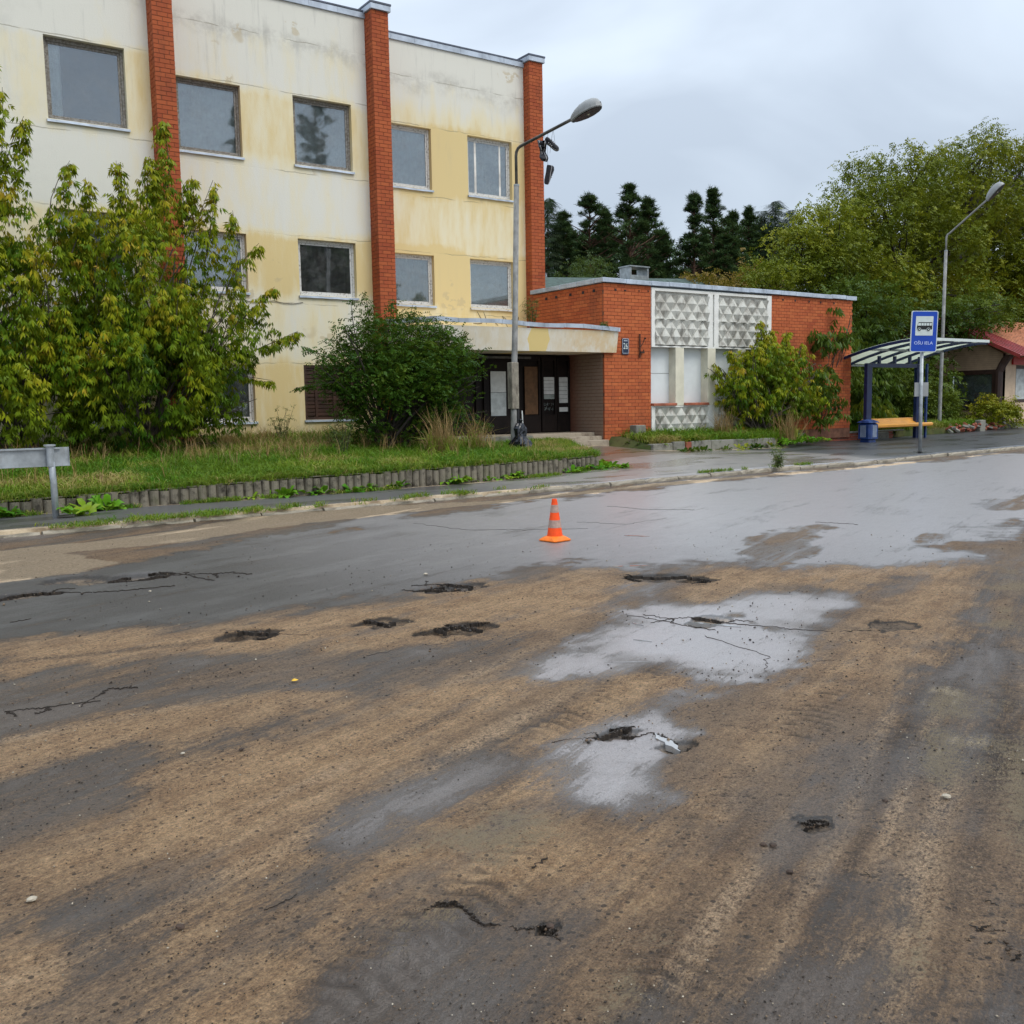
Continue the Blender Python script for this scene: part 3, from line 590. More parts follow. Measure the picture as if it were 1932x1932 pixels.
    c = t.mix(t.m('MULTIPLY', hole, 0.85), c, t.mix(t.ss(t.m('ADD', t.m('MULTIPLY', n2, 0.5), t.m('MULTIPLY', n1, 0.5)), 0.44, 0.55), (0.036, 0.026, 0.018), (0.26, 0.185, 0.115))); c = t.mix(t.m('MULTIPLY', t.m('MULTIPLY', t.ss(hole, 0.03, 0.30), t.ss(hole, 0.85, 0.45)), 0.85), c, (0.022, 0.017, 0.013))  # dark ring paints the shade along each pothole rim
    cr = t.m('MULTIPLY', t.m('LESS_THAN', t.voro(p, 52), 0.15), t.ss(t.noise(p, 4, 4), 0.42, 0.58)); c = t.mix(t.m('MULTIPLY', cr, 0.8), c, (0.020, 0.014, 0.010))
    pg = t.m('MULTIPLY', t.m('LESS_THAN', t.voro(t.mapv(p, (1, 1, 1), (0, 0, 0.7)), 33), 0.06), t.ss(t.noise(p, 3, 3), 0.5, 0.6)); c = t.mix(t.m('MULTIPLY', pg, 0.7), c, (0.45, 0.38, 0.28))
    # gloss: water film where the asphalt is bare
    rough = t.m('ADD', 0.52, t.m('MULTIPLY', mf, t.m('SUBTRACT', 0.22, t.m('MULTIPLY', damp, 0.24)))); rough = t.m('ADD', rough, t.m('MULTIPLY', t.m('ADD', sf, sl), 0.2), clamp=True)
    dryf = t.m('MAXIMUM', t.m('MAXIMUM', t.m('MULTIPLY', mf, t.m('SUBTRACT', 0.80, t.m('MULTIPLY', damp, 0.35))), sf), t.m('MAXIMUM', sl, t.m('MULTIPLY', hole, 0.7)))
    coat = t.m('MULTIPLY', t.m('ADD', t.m('ADD', 0.10, t.m('MULTIPLY', damp, 0.25)), t.m('MULTIPLY', wet, 0.95)), t.m('SUBTRACT', 1.0, dryf), clamp=True)
    amp = t.m('ADD', t.m('MULTIPLY', mf, 2.2), t.m('MULTIPLY', t.m('SUBTRACT', 1.0, wet), 0.5))
    h = t.m('ADD', t.m('MULTIPLY', d1, -0.9), t.m('ADD', t.m('MULTIPLY', gr, 2.4), t.m('MULTIPLY', clod, 1.6)))
    nr = t.bump(t.m('MULTIPLY', h, t.m('ADD', amp, 0.14)), 1.0, 0.020)
    t.fin(c, rough, 0.5, nrm=nr)
    t.put(t.b.inputs['Coat Weight'], t.m('MULTIPLY', coat, t.ss(t.m('ADD', flow2, t.m('MULTIPLY', n1, 0.6)), 0.55, 0.95, 0.72, 1.0))); t.put(t.b.inputs['Coat Roughness'], t.ss(t.m('ADD', wet, t.m('MULTIPLY', t.m('SUBTRACT', n1, 0.5), 0.6)), 0.1, 0.9, 0.50, 0.30)); t.b.inputs['Coat IOR'].default_value = 2.2
    t.L(t.bump(t.m('MULTIPLY', h, t.m('ADD', t.m('MULTIPLY', amp, 0.5), 0.10)), 0.6, 0.010), t.b.inputs['Coat Normal'])
    return t.mat
ROAD = build_road()

def pebbles(name, n, seed, region, smin, smax, mats_split, mat, zf=None, parent=None):
    rg = np.random.default_rng(seed); x = []; y = []
    pts = region(rg, n); P = pts[:, :2]; r_ = np.hypot(P[:, 0], P[:, 1])
    base = np.array([(1,0,0),(0,1,0),(-1,0,0),(0,-1,0),(0,0,0.8),(0.1,0.1,-0.6)]); 
    Fb = np.array([(0,1,4),(1,2,4),(2,3,4),(3,0,4),(1,0,5),(2,1,5),(3,2,5),(0,3,5)])
    s = (smin+(smax-smin)*rg.random(len(P))**4.5)*np.clip(r_/4.5, 0.7, 1.35)
    V = base[None]*(0.6+0.8*rg.random((len(P), 6, 3)))*s[:, None, None]
    a = rg.random(len(P))*6.28; ca, sa = np.cos(a)[:, None], np.sin(a)[:, None]
    V = np.stack([V[..., 0]*ca-V[..., 1]*sa, V[..., 0]*sa+V[..., 1]*ca, V[..., 2]], -1)
    V[..., 0] += P[:, :1]; V[..., 1] += P[:, 1:2]; V[..., 2] += (0.006+s*0.15)[:, None]
    if zf is not None: V[..., 2] += zf(P[:, 0], P[:, 1])[:, None]
    F = (Fb[None]+6*np.arange(len(P))[:, None, None]).reshape(-1, 3)
    tint = np.repeat(mats_split(rg, len(P)), 6)
    return mesh_obj(name, V.reshape(-1, 3), F, mat, parent, tint=tint, kind='stuff')
def m_grit():
    t = NT('road_grit'); k = t.attr()
    c = t.ramp(k, [(0.0, (0.018, 0.014, 0.011)), (0.45, (0.045, 0.030, 0.019)), (0.68, (0.13, 0.08, 0.045)), (0.90, (0.22, 0.16, 0.10)), (0.985, (0.50, 0.44, 0.34))]); return t.fin(c, 0.5, 0.4)
M['grit'] = m_grit()
def jag_line(pts, n, amp, seed):
    rg = np.random.default_rng(seed); P = [np.array(gnd(*p)) for p in pts]; out = []
    for a, b in zip(P[:-1], P[1:]):
        for k in range(n): out.append(a+(b-a)*k/n)
    out.append(P[-1]); out = np.array(out)
    d = np.gradient(out, axis=0); nn = np.stack([-d[:, 1], d[:, 0]], -1); nn /= np.linalg.norm(nn, axis=1)[:, None]+1e-9
    r_ = np.hypot(out[:, 0], out[:, 1])
    return out+nn*(rg.normal(0, amp, len(out))*r_)[:, None], nn, r_
M['crack'] = m_simple('crack_void', (0.034, 0.026, 0.020), 0.6, 0.3, 20)
def m_water():
    t = NT('puddle_water'); t.b.inputs['Coat Weight'].default_value = 1; t.b.inputs['Coat Roughness'].default_value = .02; return t.fin((0.30, 0.29, 0.28), 0.05, 1.0, nrm=t.bump(t.noise(None, 3, 2), 0.02, 0.01))
M['water'] = m_water()
def ribbon(name, pts, w, mat, seed, amp=0.004, n=14, z=0.006, taper=True):
    L, nn, r_ = jag_line(pts, n, amp, seed); rg = np.random.default_rng(seed+5); m = len(L)
    tp = np.sin(np.linspace(0.12, math.pi-0.12, m)) if taper else np.ones(m)
    wa = (.42 if mat is M['crack'] else 1.0)*w*r_*tp*(0.35+rg.random(m)*0.9); wb = (.42 if mat is M['crack'] else 1.0)*w*r_*tp*(0.35+rg.random(m)*0.9)
    A = L+nn*wa[:, None]; B = L-nn*wb[:, None]
    V = [(a[0], a[1], z) for a in A]+[(b[0], b[1], z) for b in B]
    V += [(a[0], a[1], z-0.03) for a in A]+[(b[0], b[1], z-0.03) for b in B]
    F = [(i, i+m, i+m+1, i+1) for i in range(m-1)]+[(i, i+1, i+1+2*m, i+2*m) for i in range(m-1)]+[(i+m+1, i+m, i+3*m, i+3*m+1) for i in range(m-1)]
    return mesh_obj(name, V, F, mat, ROAD)
def build_cracks():
    CR = [([(205,1098),(250,1097),(300,1087),(350,1084)], .0019),([(350,1084),(410,1082),(440,1080),(472,1084)], .0034),([(-10,1133),(40,1122),(95,1118),(175,1118)], .0022),([(175,1118),(260,1112),(330,1105)],.0009),
          ([(20,1175),(60,1168)],.001),([(415,1190),(465,1192),(528,1197)], .0022),([(805,1104),(845,1102),(893,1107)], .0036),([(815,1112),(850,1116),(870,1112)], .0022),([(820,1187),(868,1182),(910,1190)], .0026),([(695,1170),(735,1180)],.0018),
          ([(1180,1086),(1235,1090),(1290,1088),(1340,1096)], .0040),([(1140,1086),(1180,1086)],.0015),([(1262,1168),(1320,1165),(1370,1176),(1480,1186)], .0022),([(1210,1160),(1262,1168)],.0007),([(1480,1187),(1560,1192),(1660,1190)],.0008),
          ([(1095,1395),(1130,1392),(1165,1380),(1198,1372)], .0026),([(1228,1383),(1262,1395),(1290,1422)], .0018),([(1290,1422),(1330,1430)],.0006),
          ([(860,1702),(885,1722),(905,1742),(960,1752),(1010,1756)], .0022),([(1005,1752),(1030,1747),(1048,1757),(1030,1765)], .0028),([(800,1720),(830,1705)],.0008),
          ([(1510,1553),(1535,1557),(1565,1554)], .0020),([(1530,1250),(1570,1246)],.0008),([(150,1335),(205,1300),(260,1298)], .0010),([(10,1343),(90,1335),(190,1322)], .0016),([(1150,955),(1230,962),(1310,962)],.0007),
          ([(780,988),(880,1000),(990,1000),(1110,998)],.0010),([(1090,985),(1180,990),(1260,978)],.0012),([(1180,1160),(1290,1180),(1350,1190)],.0006),([(1330,1200),(1450,1240),(1440,1270)],.0005),
          ([(1610,1630),(1650,1660)],.0006),([(1140,1600),(1165,1625)],.0012),([(1095,1625),(1135,1622)],.0008),([(1000,1640),(1040,1615)],.0008),([(500,1720),(560,1690)],.0007),([(1820,1740),(1850,1760)],.0016),([(1860,1700),(1890,1715)],.0014),([(1870,1770),(1925,1800)],.0018),([(1540,985),(1620,990)],.0006),([(690,1238),(760,1225),(840,1215)],.0012)]
    for i, (p, w) in enumerate(CR): ribbon('crack', p, min(w, .0017), M['crack'], 100+i, amp=0.0016)
    # hairline branches off the longer breaks and broken bits of asphalt lying along them
    rg = random.Random(77); 
    for i, (p, w) in enumerate(CR):
        if w < .0015: continue
        for k in range(3):
            a = p[rg.randrange(len(p))]; dx = rg.uniform(-60, 60); q_ = (a[0]+dx, a[1]+rg.uniform(-9, 12)*a[1]/1200); m_ = ((a[0]+q_[0])/2+rg.uniform(-8, 8), (a[1]+q_[1])/2+rg.uniform(-5, 5)); ribbon('crack', [a, m_, q_], .0006, M['crack'], 500+i*5+k, amp=0.0012)
    def around(r2, n):
        o = []
        big = [c for c in CR if c[1] >= .0018]
        for _ in range(n):
            p, w = big[r2.integers(len(big))]; k = r2.integers(len(p)-1); f = r2.random(); x_ = p[k][0]+(p[k+1][0]-p[k][0])*f+r2.normal()*9; y_ = p[k][1]+(p[k+1][1]-p[k][1])*f+abs(r2.normal())*6+1; o.append(gnd(x_, y_))
        return np.array(o)
    rb = pebbles('broken_asphalt', 260, 9, around, .003, .015, lambda r_, n: r_.random(n)*.8, M['grit']); tag(rb, 'crumbled asphalt lying in and beside the potholes', 'rubble')
    for i, (p, w) in enumerate([([(1298,1175),(1340,1179),(1398,1184)], .0040), ([(1236,1386),(1258,1402),(1284,1420)], .0055), ([(1192,1176),(1215,1182)], .0015), ([(1195,1208),(1230,1212)],.0012),([(1140,1252),(1230,1250)],.0006),([(1155,1070),(1225,1068)],.0035),([(1178,1011),(1225,1013)],.003)]):
        ribbon('puddle', p, w, M['water'], 300+i, amp=0.0006, n=4, z=0.0075)
build_cracks()

def road_region(rg, n):
    px = rg.uniform(-80, 2010, n*2); py = 1000+960*rg.random(n*2)**0.9
    P = np.array([gnd(a, b) for a, b in zip(px, py)])
    k = fbm(P[:, 0]*1.1, P[:, 1]*1.6, 3, 91); keep = rg.random(len(P)) < np.clip((k-0.36)*4, 0.05, 1)
    return P[keep][:n]
GRIT = pebbles('gravel', 17000, 5, road_region, 0.0009, 0.0068, lambda r_, n: r_.random(n), M['grit'])
tag(GRIT, 'loose dark grit and small pebbles scattered over the muddy road', 'gravel')

def build_paving():
    xs = np.concatenate([np.arange(-40, -2, 2.0), np.arange(-2, 46, 0.16), np.arange(46, 92, 3.0)]); ts = np.linspace(0, 1, 40)
    X, T = np.meshgrid(xs, ts, indexing='ij'); y0 = kerb_y(X)+0.10; y1 = back_y(X)+0.12; Y = y0+(y1-y0)*T
    Z = pave_z(X, Y)+0.02*(fbm(X*0.7, Y*1.2, 3, 5)-0.5)*np.clip(T*6, 0, 1)*np.clip((X-11)/3, 0.25, 1)
    Z = Z-0.012; Z[:, 0] = -0.2; Y[:, 1] = Y[:, 0]+.004
    n, m = X.shape; a = (np.arange(n-1)[:, None]*m+np.arange(m-1)[None]).ravel()
    # patch map: fresh black asphalt by the shelter, soil and sand along the edges
    N = poly_sd(X, Y, [(21.4, 22.6), (21.6, 19.3), (22.0, 17.2), (20.9, 14.2), (60, 16.5), (95, 20), (95, 27), (30, 24)]) 
    new = np.clip(0.5-N/0.10, 0, 1)*np.clip((X-20.5)/2, 0, 1)
    new = np.where(X < 12.5, np.clip(1.0-(X-9)/3, 0.0, 1.0)*0.8, new)
    w = back_y(X)-Y; soil = np.clip(1.0-(w-0.12)/0.22+1.4*(fbm(X*1.6, Y*2.5, 3, 15)-0.5), 0, 1)*np.where((X > 24.5), 0.25, 1)
    k = Y-kerb_y(X); sl = np.clip(1.0-(k-0.12)/0.28+1.6*(fbm(X*1.1, Y*3, 3, 25)-0.5), 0, 1)*np.clip((12.5-X)/3, 0.0, 1)
    gr = np.clip(1-poly_sd(X, Y, [(14.2, 17.6), (15.6, 18.6), (18.4, 18.9), (19.6, 19.6), (18.2, 21.8), (15.8, 21.8)])/0.4, 0, 1)
    o = mesh_obj('sidewalk', np.stack([X, Y, Z], -1).reshape(-1, 3), np.stack([a, a+m, a+m+1, a+1], -1), mat_pave(), smooth=True, kind='structure',
                 tint={'new': new.ravel(), 'soil': np.maximum(soil, sl).ravel(), 'gravelly': gr.ravel()})
    return o
def mat_pave():
    t = NT('wet_paving'); p = t.pos(); new, soil, gr = t.attr('new'), t.attr('soil'), t.attr('gravelly')
    n1 = t.noise(p, 2.2, 6, 0.7); n2 = t.noise(p, 26, 5, 0.7); n3 = t.noise(t.mapv(p, (0.5, 2.2, 1)), 1.5, 4, 0.6)
    old = t.mix(t.ss(n1, 0.3, 0.7), (0.19, 0.175, 0.165), (0.26, 0.235, 0.215)); old = t.mix(t.ss(n3, 0.62, 0.66, 0, 0.7), old, (0.03, 0.027, 0.024))
    nw = t.mix(t.ss(n2, 0.35, 0.7), (0.024, 0.025, 0.028), (0.048, 0.048, 0.050))
    c = t.mix(new, old, nw)
    c = t.mix(t.ss(t.m('ADD', gr, t.m('MULTIPLY', t.m('SUBTRACT', n1, 0.5), 0.9)), 0.4, 0.7), c, t.mix(n2, (0.09, 0.065, 0.045), (0.17, 0.13, 0.09)))
    c = t.mix(t.ss(t.m('ADD', soil, t.m('MULTIPLY', t.m('SUBTRACT', n2, 0.5), 0.9)), 0.35, 0.7), c, t.mix(t.ss(n1, 0.35, 0.65), (0.20, 0.145, 0.09), (0.50, 0.40, 0.27)))
    pud = t.ss(t.noise(t.mapv(p, (0.35, 1, 1)), 1.1, 3, 0.5), 0.50, 0.58)
    rough = t.m('SUBTRACT', 0.50, t.m('MULTIPLY', pud, t.m('MULTIPLY', 0.27, t.m('SUBTRACT', 1.0, soil)))); rough = t.m('ADD', rough, t.m('MULTIPLY', soil, 0.4))
    rough = t.m('ADD', rough, t.m('MULTIPLY', new, 0.10))
    t.put(t.b.inputs['Coat Weight'], t.m('MULTIPLY', t.m('SUBTRACT', 1.0, soil), t.m('SUBTRACT', 0.85, t.m('MULTIPLY', new, 0.45)), clamp=True)); t.put(t.b.inputs['Coat Roughness'], t.m('SUBTRACT', 0.34, t.m('MULTIPLY', pud, 0.12))); t.b.inputs['Coat IOR'].default_value = 2.0
    return t.fin(c, rough, 0.5, nrm=t.bump(t.m('ADD', n2, t.noise(p, 90, 3)), 0.5, 0.006))
PAVE = build_paving()

def build_lawn():
    xs = np.concatenate([np.arange(-60, -2, 4.0), np.arange(-2, 50, 0.35), np.arange(50, 160, 6.0)]); ts = np.concatenate([[0], np.linspace(0, 1, 46)**1.8*1.0])
    X, T = np.meshgrid(xs, ts, indexing='ij'); Y = back_y(X)+0.10+T*(190-back_y(X)); Z = lawn_z(X, Y)+0.10*(fbm(X*0.8, Y*0.8, 3, 35)-0.5)*np.clip(T*30, 0, 1)
    Z[:, 0] = 0.02
    n, m = X.shape; a = (np.arange(n-1)[:, None]*m+np.arange(m-1)[None]).ravel()
    t = NT('lawn_soil'); p = t.pos(); c = t.mix(t.ss(t.noise(p, 1.2, 5), 0.35, 0.65), (0.035, 0.055, 0.014), (0.085, 0.085, 0.03)); c = t.mix(t.ss(t.noise(p, 6, 5), 0.5, 0.7, 0, 0.6), c, (0.05, 0.035, 0.02))
    return mesh_obj('lawn', np.stack([X, Y, Z], -1).reshape(-1, 3), np.stack([a, a+m, a+m+1, a+1], -1), t.fin(c, 0.95, 0.2), smooth=True, kind='structure')
LAWN = build_lawn()
GB = MB(); GB.V = [(-900,-900,-0.3),(900,-900,-0.3),(900,900,-0.3),(-900,900,-0.3)]; GB.F = [(0,1,2,3)]; GB.T = [0.5]*4; GB.M = [0]
GB.obj('ground', m_simple('ground_far', (0.07, 0.085, 0.03), 0.95, 0.4, 0.05), kind='structure')

def build_kerb():
    t = bpy.data.objects.new('kerb', None); link(t); t['kind'] = 'structure'
    b = MB(); rg = random.Random(3)
    # one rough block shape in a few variants, shared
    me = []
    for k in range(4):
        q = MB(); V = []; F = []; L = 0.97; nx = 9; prof = [(0.0, -0.10), (0.0, 0.095), (0.025, 0.125), (0.15, 0.125), (0.155, -0.1)]
        for i in range(nx):
            for (py, pz) in prof:
                jy = rg.uniform(-.008, .008); jz = rg.uniform(-.012, .004) if pz > 0 else 0
                if pz > 0 and rg.random() < 0.10: jz -= rg.uniform(0.01, 0.035); jy += 0.01
                V.append((-L/2+L*i/(nx-1), py+jy, pz+jz))
        m = len(prof)
        for i in range(nx-1):
            for j in range(m-1): F.append((i*m+j, (i+1)*m+j, (i+1)*m+j+1, i*m+j+1))
        F.append(tuple(range(m))); F.append(tuple(range((nx-1)*m+m-1, (nx-1)*m-1, -1)))
        d = bpy.data.meshes.new('kerb_stone'); d.from_pydata(V, [], F); d.materials.append(M['kerb']); me.append(d)
    x = -4.0
    while x < 46:
        y = float(kerb_y(x)); y2 = float(kerb_y(x+1)); a = math.atan2(y2-y, 1.0)
        o = bpy.data.objects.new('kerb_stone', me[rg.randrange(4)]); o.parent = t; COL.objects.link(o)
        drop = 0.02 if x > 9 else (0.05 if x < 6 else 0.04)
        if 9 < x < 20: drop = rg.uniform(0.0, 0.02)
        o.location = (x+0.5, (y+y2)/2+rg.uniform(-.02, .02), -drop+rg.uniform(-.008, .004)); o.rotation_euler = (rg.uniform(-.04, .04), rg.uniform(-.008, .008), a+rg.uniform(-.015, .015))
        x += 1.0
build_kerb()
# ------------------------------------------------------------------ main building (three set-back sections with brick piers)
def wall_panel(mb, x0, x1, z0, z1, holes, yf, th=0.30):
    xs = sorted({x0, x1, *[h[0] for h in holes], *[h[1] for h in holes]}); zs = sorted({z0, z1, *[h[2] for h in holes], *[h[3] for h in holes]})
    V = []; F = []; idx = {}
    def v(x, z, b):
        k = (x, z, b)
        if k not in idx: idx[k] = len(V); V.append((x, yf+th*b, z))
        return idx[k]
    solid = {}
    for i in range(len(xs)-1):
        for j in range(len(zs)-1):
            cx, cz = (xs[i]+xs[i+1])/2, (zs[j]+zs[j+1])/2
            solid[i, j] = not any(h[0] < cx < h[1] and h[2] < cz < h[3] for h in holes)
    for (i, j), s in solid.items():
        if not s: continue
        a, b, c, d = xs[i], xs[i+1], zs[j], zs[j+1]
        F.append((v(a,c,0), v(b,c,0), v(b,d,0), v(a,d,0)))
        for (di, dj, p, q) in ((-1, 0, (a, d), (a, c)), (1, 0, (b, c), (b, d)), (0, -1, (a, c), (b, c)), (0, 1, (b, d), (a, d))):
            if not solid.get((i+di, j+dj), False):
                F.append((v(*p,0), v(*p,1), v(*q,1), v(*q,0)) if False else (v(*q,0), v(*p,0), v(*p,1), v(*q,1)))
    mb.add(V, F)
ANN = []
def window(parent, x0, x1, z0, z1, yf, kind, frame_mat, seed):
    """kind: what hangs behind the glass"""
    rg = random.Random(seed); w = 0.065; yb = yf+0.13
    fr = MB(); fr.m = 0
    ex = rg.uniform(-.006, .006)
    fr.bbox(x0, x0+w, yb, yb+0.07, z0, z1, .008); fr.bbox(x1-w, x1, yb, yb+0.07, z0, z1, .008)
    fr.bbox(x0+w, x1-w, yb+.002, yb+0.068, z0, z0+w, .008); fr.bbox(x0+w, x1-w, yb+.002, yb+0.068, z1-w*1.2, z1, .008)
    # inner sash
    v = 0.045; a, b, c, d = x0+w+.004, x1-w-.004, z0+w+.004, z1-w*1.2-.004
    fr.box(a, a+v, yb+.025, yb+.06, c, d); fr.box(b-v, b, yb+.025, yb+.06, c, d); fr.box(a+v, b-v, yb+.027, yb+.058, c, c+v); fr.box(a+v, b-v, yb+.027, yb+.058, d-v, d)
    wd = fr.obj('window', frame_mat, parent)
    g = MB(); g.box(a+v-.004, b-v+.004, yb+.040, yb+.046, c+v-.004, d-v+.004); g.obj('pane', M['glass'], wd)
    # curtain or blind
    y = yb+.10
    def folds(xa, xb, za, zb, mat, amp=.018, per=.11, name='curtain', sag=0):
        n = max(4, int((xb-xa)/.02)); V = []; F = []; ph = rg.random()*6
        for i in range(n+1):
            x = xa+(xb-xa)*i/n; yy = y+amp*math.sin(x*6.283/per+ph)+amp*.6*math.sin(x*6.283/(per*2.7)+ph*2)
            V += [(x, yy, zb+sag*math.sin(i*.5)), (x+.01*math.sin(i), yy, za+.01*math.sin(i*1.7))]
        F = [(2*i, 2*i+1, 2*i+3, 2*i+2) for i in range(n)]
        mesh_obj(name, V, F, mat, wd, smooth=True)
    if kind == 'left_drape': folds(x0+.02, x0+.36, z0, z1, M['cur_w']); 
    elif kind == 'net': folds(x0, x1, z0, z1, M['cur_g'], .012, .2)
    elif kind == 'grey': folds(x0, x1, z0, z1, M['cur_d'], .02, .16)
    elif kind == 'white': folds(x0, x1, z0, z1, M['cur_m'], .045, .30)
    elif kind == 'half': folds(x0, x0+.78, z0, z1, M['cur_d'], .02, .14); folds(x0+.8, x1, z0+.2, z1, M['cur_g'], .012, .2)
    elif kind == 'wrinkled':
        n = 26; V = []; F = []
        for i in range(n+1):
            for j in range(n+1):
                x = x0+(x1-x0)*i/n; z = z0+(z1-z0)*j/n
                V.append((x, y+.05*math.sin(z*23+1.6*math.sin(x*4))*(0.4+0.6*math.sin(x*3+z*2)**2), z))
        for i in range(n):
            for j in range(n): k = i*(n+1)+j; F.append((k, k+n+1, k+n+2, k+1))
        mesh_obj('curtain', V, F, M['cur_w'], wd, smooth=True)
    # near black box standing in for the unlit room behind
    bk = MB(); bk.box(x0-.1, x1+.1, yf+.95, yf+.97, z0-.1, z1+.1); bk.box(x0-.12, x0-.1, yf+.31, yf+.95, z0-.1, z1+.1); bk.box(x1+.1, x1+.12, yf+.31, yf+.95, z0-.1, z1+.1); bk.box(x0-.1, x1+.1, yf+.31, yf+.95, z1+.1, z1+.12); bk.box(x0-.1, x1+.1, yf+.31, yf+.95, z0-.12, z0-.1)
    bk.obj('unlit_room_box', M['dark'], wd)
    # zinc sill
    s = MB(); n = 8; V = []; F = []
    for i in range(n+1):
        x = x0-.03+(x1-x0+.06)*i/n; dz = rg.uniform(-.006, .006)
        V += [(x, yb+.02, z0+.012), (x, yf-.055+rg.uniform(-.004, .004), z0-.022+dz), (x, yf-.058, z0-.075+dz), (x, yf-.045, z0-.075+dz), (x, yf+.0, z0-.05)]
    for i in range(n):
        for j in range(4): F.append((i*5+j, (i+1)*5+j, (i+1)*5+j+1, i*5+j+1))
    s.add(V, F); s.obj('sill', M['zinc'] if seed != 45 else M['frame'], wd)
    ANN.append((x0, x1, z0, z1))
    return wd
M['cur_w'] = m_simple('curtain_white', (0.85, 0.86, 0.84), 0.9, 0.15, 3, grime=0.3, gcol=(0.3, 0.3, 0.28))
M['cur_m'] = m_simple('curtain_pale', (0.66, 0.64, 0.60), 0.9, 0.25, 2.5)
M['cur_g'] = m_simple('curtain_net', (0.50, 0.53, 0.52), 0.9, 0.2, 4)
M['cur_d'] = m_simple('curtain_grey', (0.26, 0.29, 0.27), 0.9, 0.35, 4)

BR_ME = {}
def brick_mesh(key, lx, ly, lz, mat):
    k = (key, round(lx, 3), round(ly, 3), round(lz, 3))
    if k not in BR_ME:
        q = MB(); q.box(-lx/2, lx/2, -ly/2, ly/2, -lz/2, lz/2); me = bpy.data.meshes.new('brick'); me.from_pydata(q.V, [], q.F); me.materials.append(mat); BR_ME[k] = me
    return BR_ME[k]
class Bricks:
    """gathers single bricks; those that show largest become objects, the others one mesh"""
    def __init__(s, mat, key): s.b = []; s.mat = mat; s.key = key; s.rg = random.Random(hash(key) % 1000)
    def add(s, cx, cy, cz, lx, ly, lz): s.b.append((cx, cy, cz, lx, ly, lz))
    def flush(s, parent, limit, score):
        s.b.sort(key=score); one, rest = s.b[:limit], s.b[limit:]
        for (cx, cy, cz, lx, ly, lz) in one:
            o = bpy.data.objects.new('brick', brick_mesh(s.key, lx, ly, lz, s.mat)); COL.objects.link(o); o.parent = parent
            o.location = (cx+s.rg.uniform(-.002, .002), cy+s.rg.uniform(-.003, .003), cz+s.rg.uniform(-.0015, .0015)); o.rotation_euler = (s.rg.uniform(-.008, .008), s.rg.uniform(-.004, .004), s.rg.uniform(-.006, .006))
        if rest:
            q = MB()
            for (cx, cy, cz, lx, ly, lz) in rest:
                dy = s.rg.uniform(-.003, .003); q.box(cx-lx/2, cx+lx/2, cy-ly/2+dy, cy+ly/2+dy, cz-lz/2, cz+lz/2, s.rg.random())
            q.obj('brickwork', s.mat, parent, kind='stuff')
J = 0.012
def pier_bricks(br, x0, x1, yf, yb, z0, z1):
    """brick pier: front at yf, its left flank shows too"""
    w = x1-x0; n = int((z1-z0)/0.10); h = 0.10
    for k in range(n):
        z = z0+h*(k+.5)
        if k % 2 == 0: cuts = [x0, x0+w/2, x1]
        else: cuts = [x0, x0+w*.25, x0+w*.75, x1]
        for i in range(len(cuts)-1):
            a, b = cuts[i], cuts[i+1]; ya = yf; 
            dep = 0.12 if (k % 2 == 0 or 0 < i < len(cuts)-2) else 0.25
            br.add((a+b)/2, ya+dep/2, z, b-a-J, dep, h-J)
        s = yf+(0.12 if k % 2 == 0 else 0.25)+J
        while s < yb-0.03:
            e = min(s+0.25, yb)
            for xx in (x0+.06, x1-.06): br.add(xx, (s+e)/2, z, .12, e-s-J, h-J)
            s = e+J
def wall_bricks(br, a0, a1, fixed, z0, z1, axis='x', holes=(), dep=0.06, skip=None):
    """running bond on a wall along x (facing -y) or along y (facing -x)"""
    n = int(round((z1-z0)/0.10)); h = (z1-z0)/n
    for k in range(n):
        z = z0+h*(k+.5); s = a0-(0.13 if k % 2 else 0)
        while s < a1-0.02:
            a, b = max(s, a0), min(s+0.26, a1); s += 0.26
            if b-a < 0.04: continue
            c = (a+b)/2
            if skip and skip(c, z): continue
            if axis == 'x': br.add(c, fixed+dep/2, z, b-a-J, dep, h-J)
            else: br.add(fixed+dep/2, c, z, dep, b-a-J, h-J)

MAIN = thing('main_building', 'three storey office building of washed out yellow plaster with brick piers and broken windows', 'building', (0, 0, 0))
S1, S2, S3 = 23.51, 24.64, 25.53; ZB, ZT = 0.72, 11.93
W = {  # x0 x1 z0 z1
 'a': [(-3.6,-1.95,7.93,9.66),(-0.4,1.25,7.93,9.66),(4.1,5.75,7.93,9.66),(-3.6,-1.95,4.6,6.05),(-0.4,1.25,4.6,6.05),(4.1,5.75,4.6,6.05),(4.1,5.75,1.32,2.77),(-0.4,1.25,1.32,2.77)],
 'b': [(7.16,8.76,7.93,9.66),(10.14,11.78,7.93,9.66),(7.12,8.75,4.6,6.05),(10.13,11.78,4.6,6.05),(7.1,8.8,1.32,2.77),(10.15,11.8,1.32,2.77)],
 'c': [(13.13,14.73,7.93,9.66),(15.98,17.58,7.93,9.66),(13.13,14.73,4.6,6.05),(15.98,17.58,4.6,6.05)]}
secs = [('a', -14.0, 6.30, S1), ('b', 6.70, 12.26, S2), ('c', 12.70, 18.1, S3)]
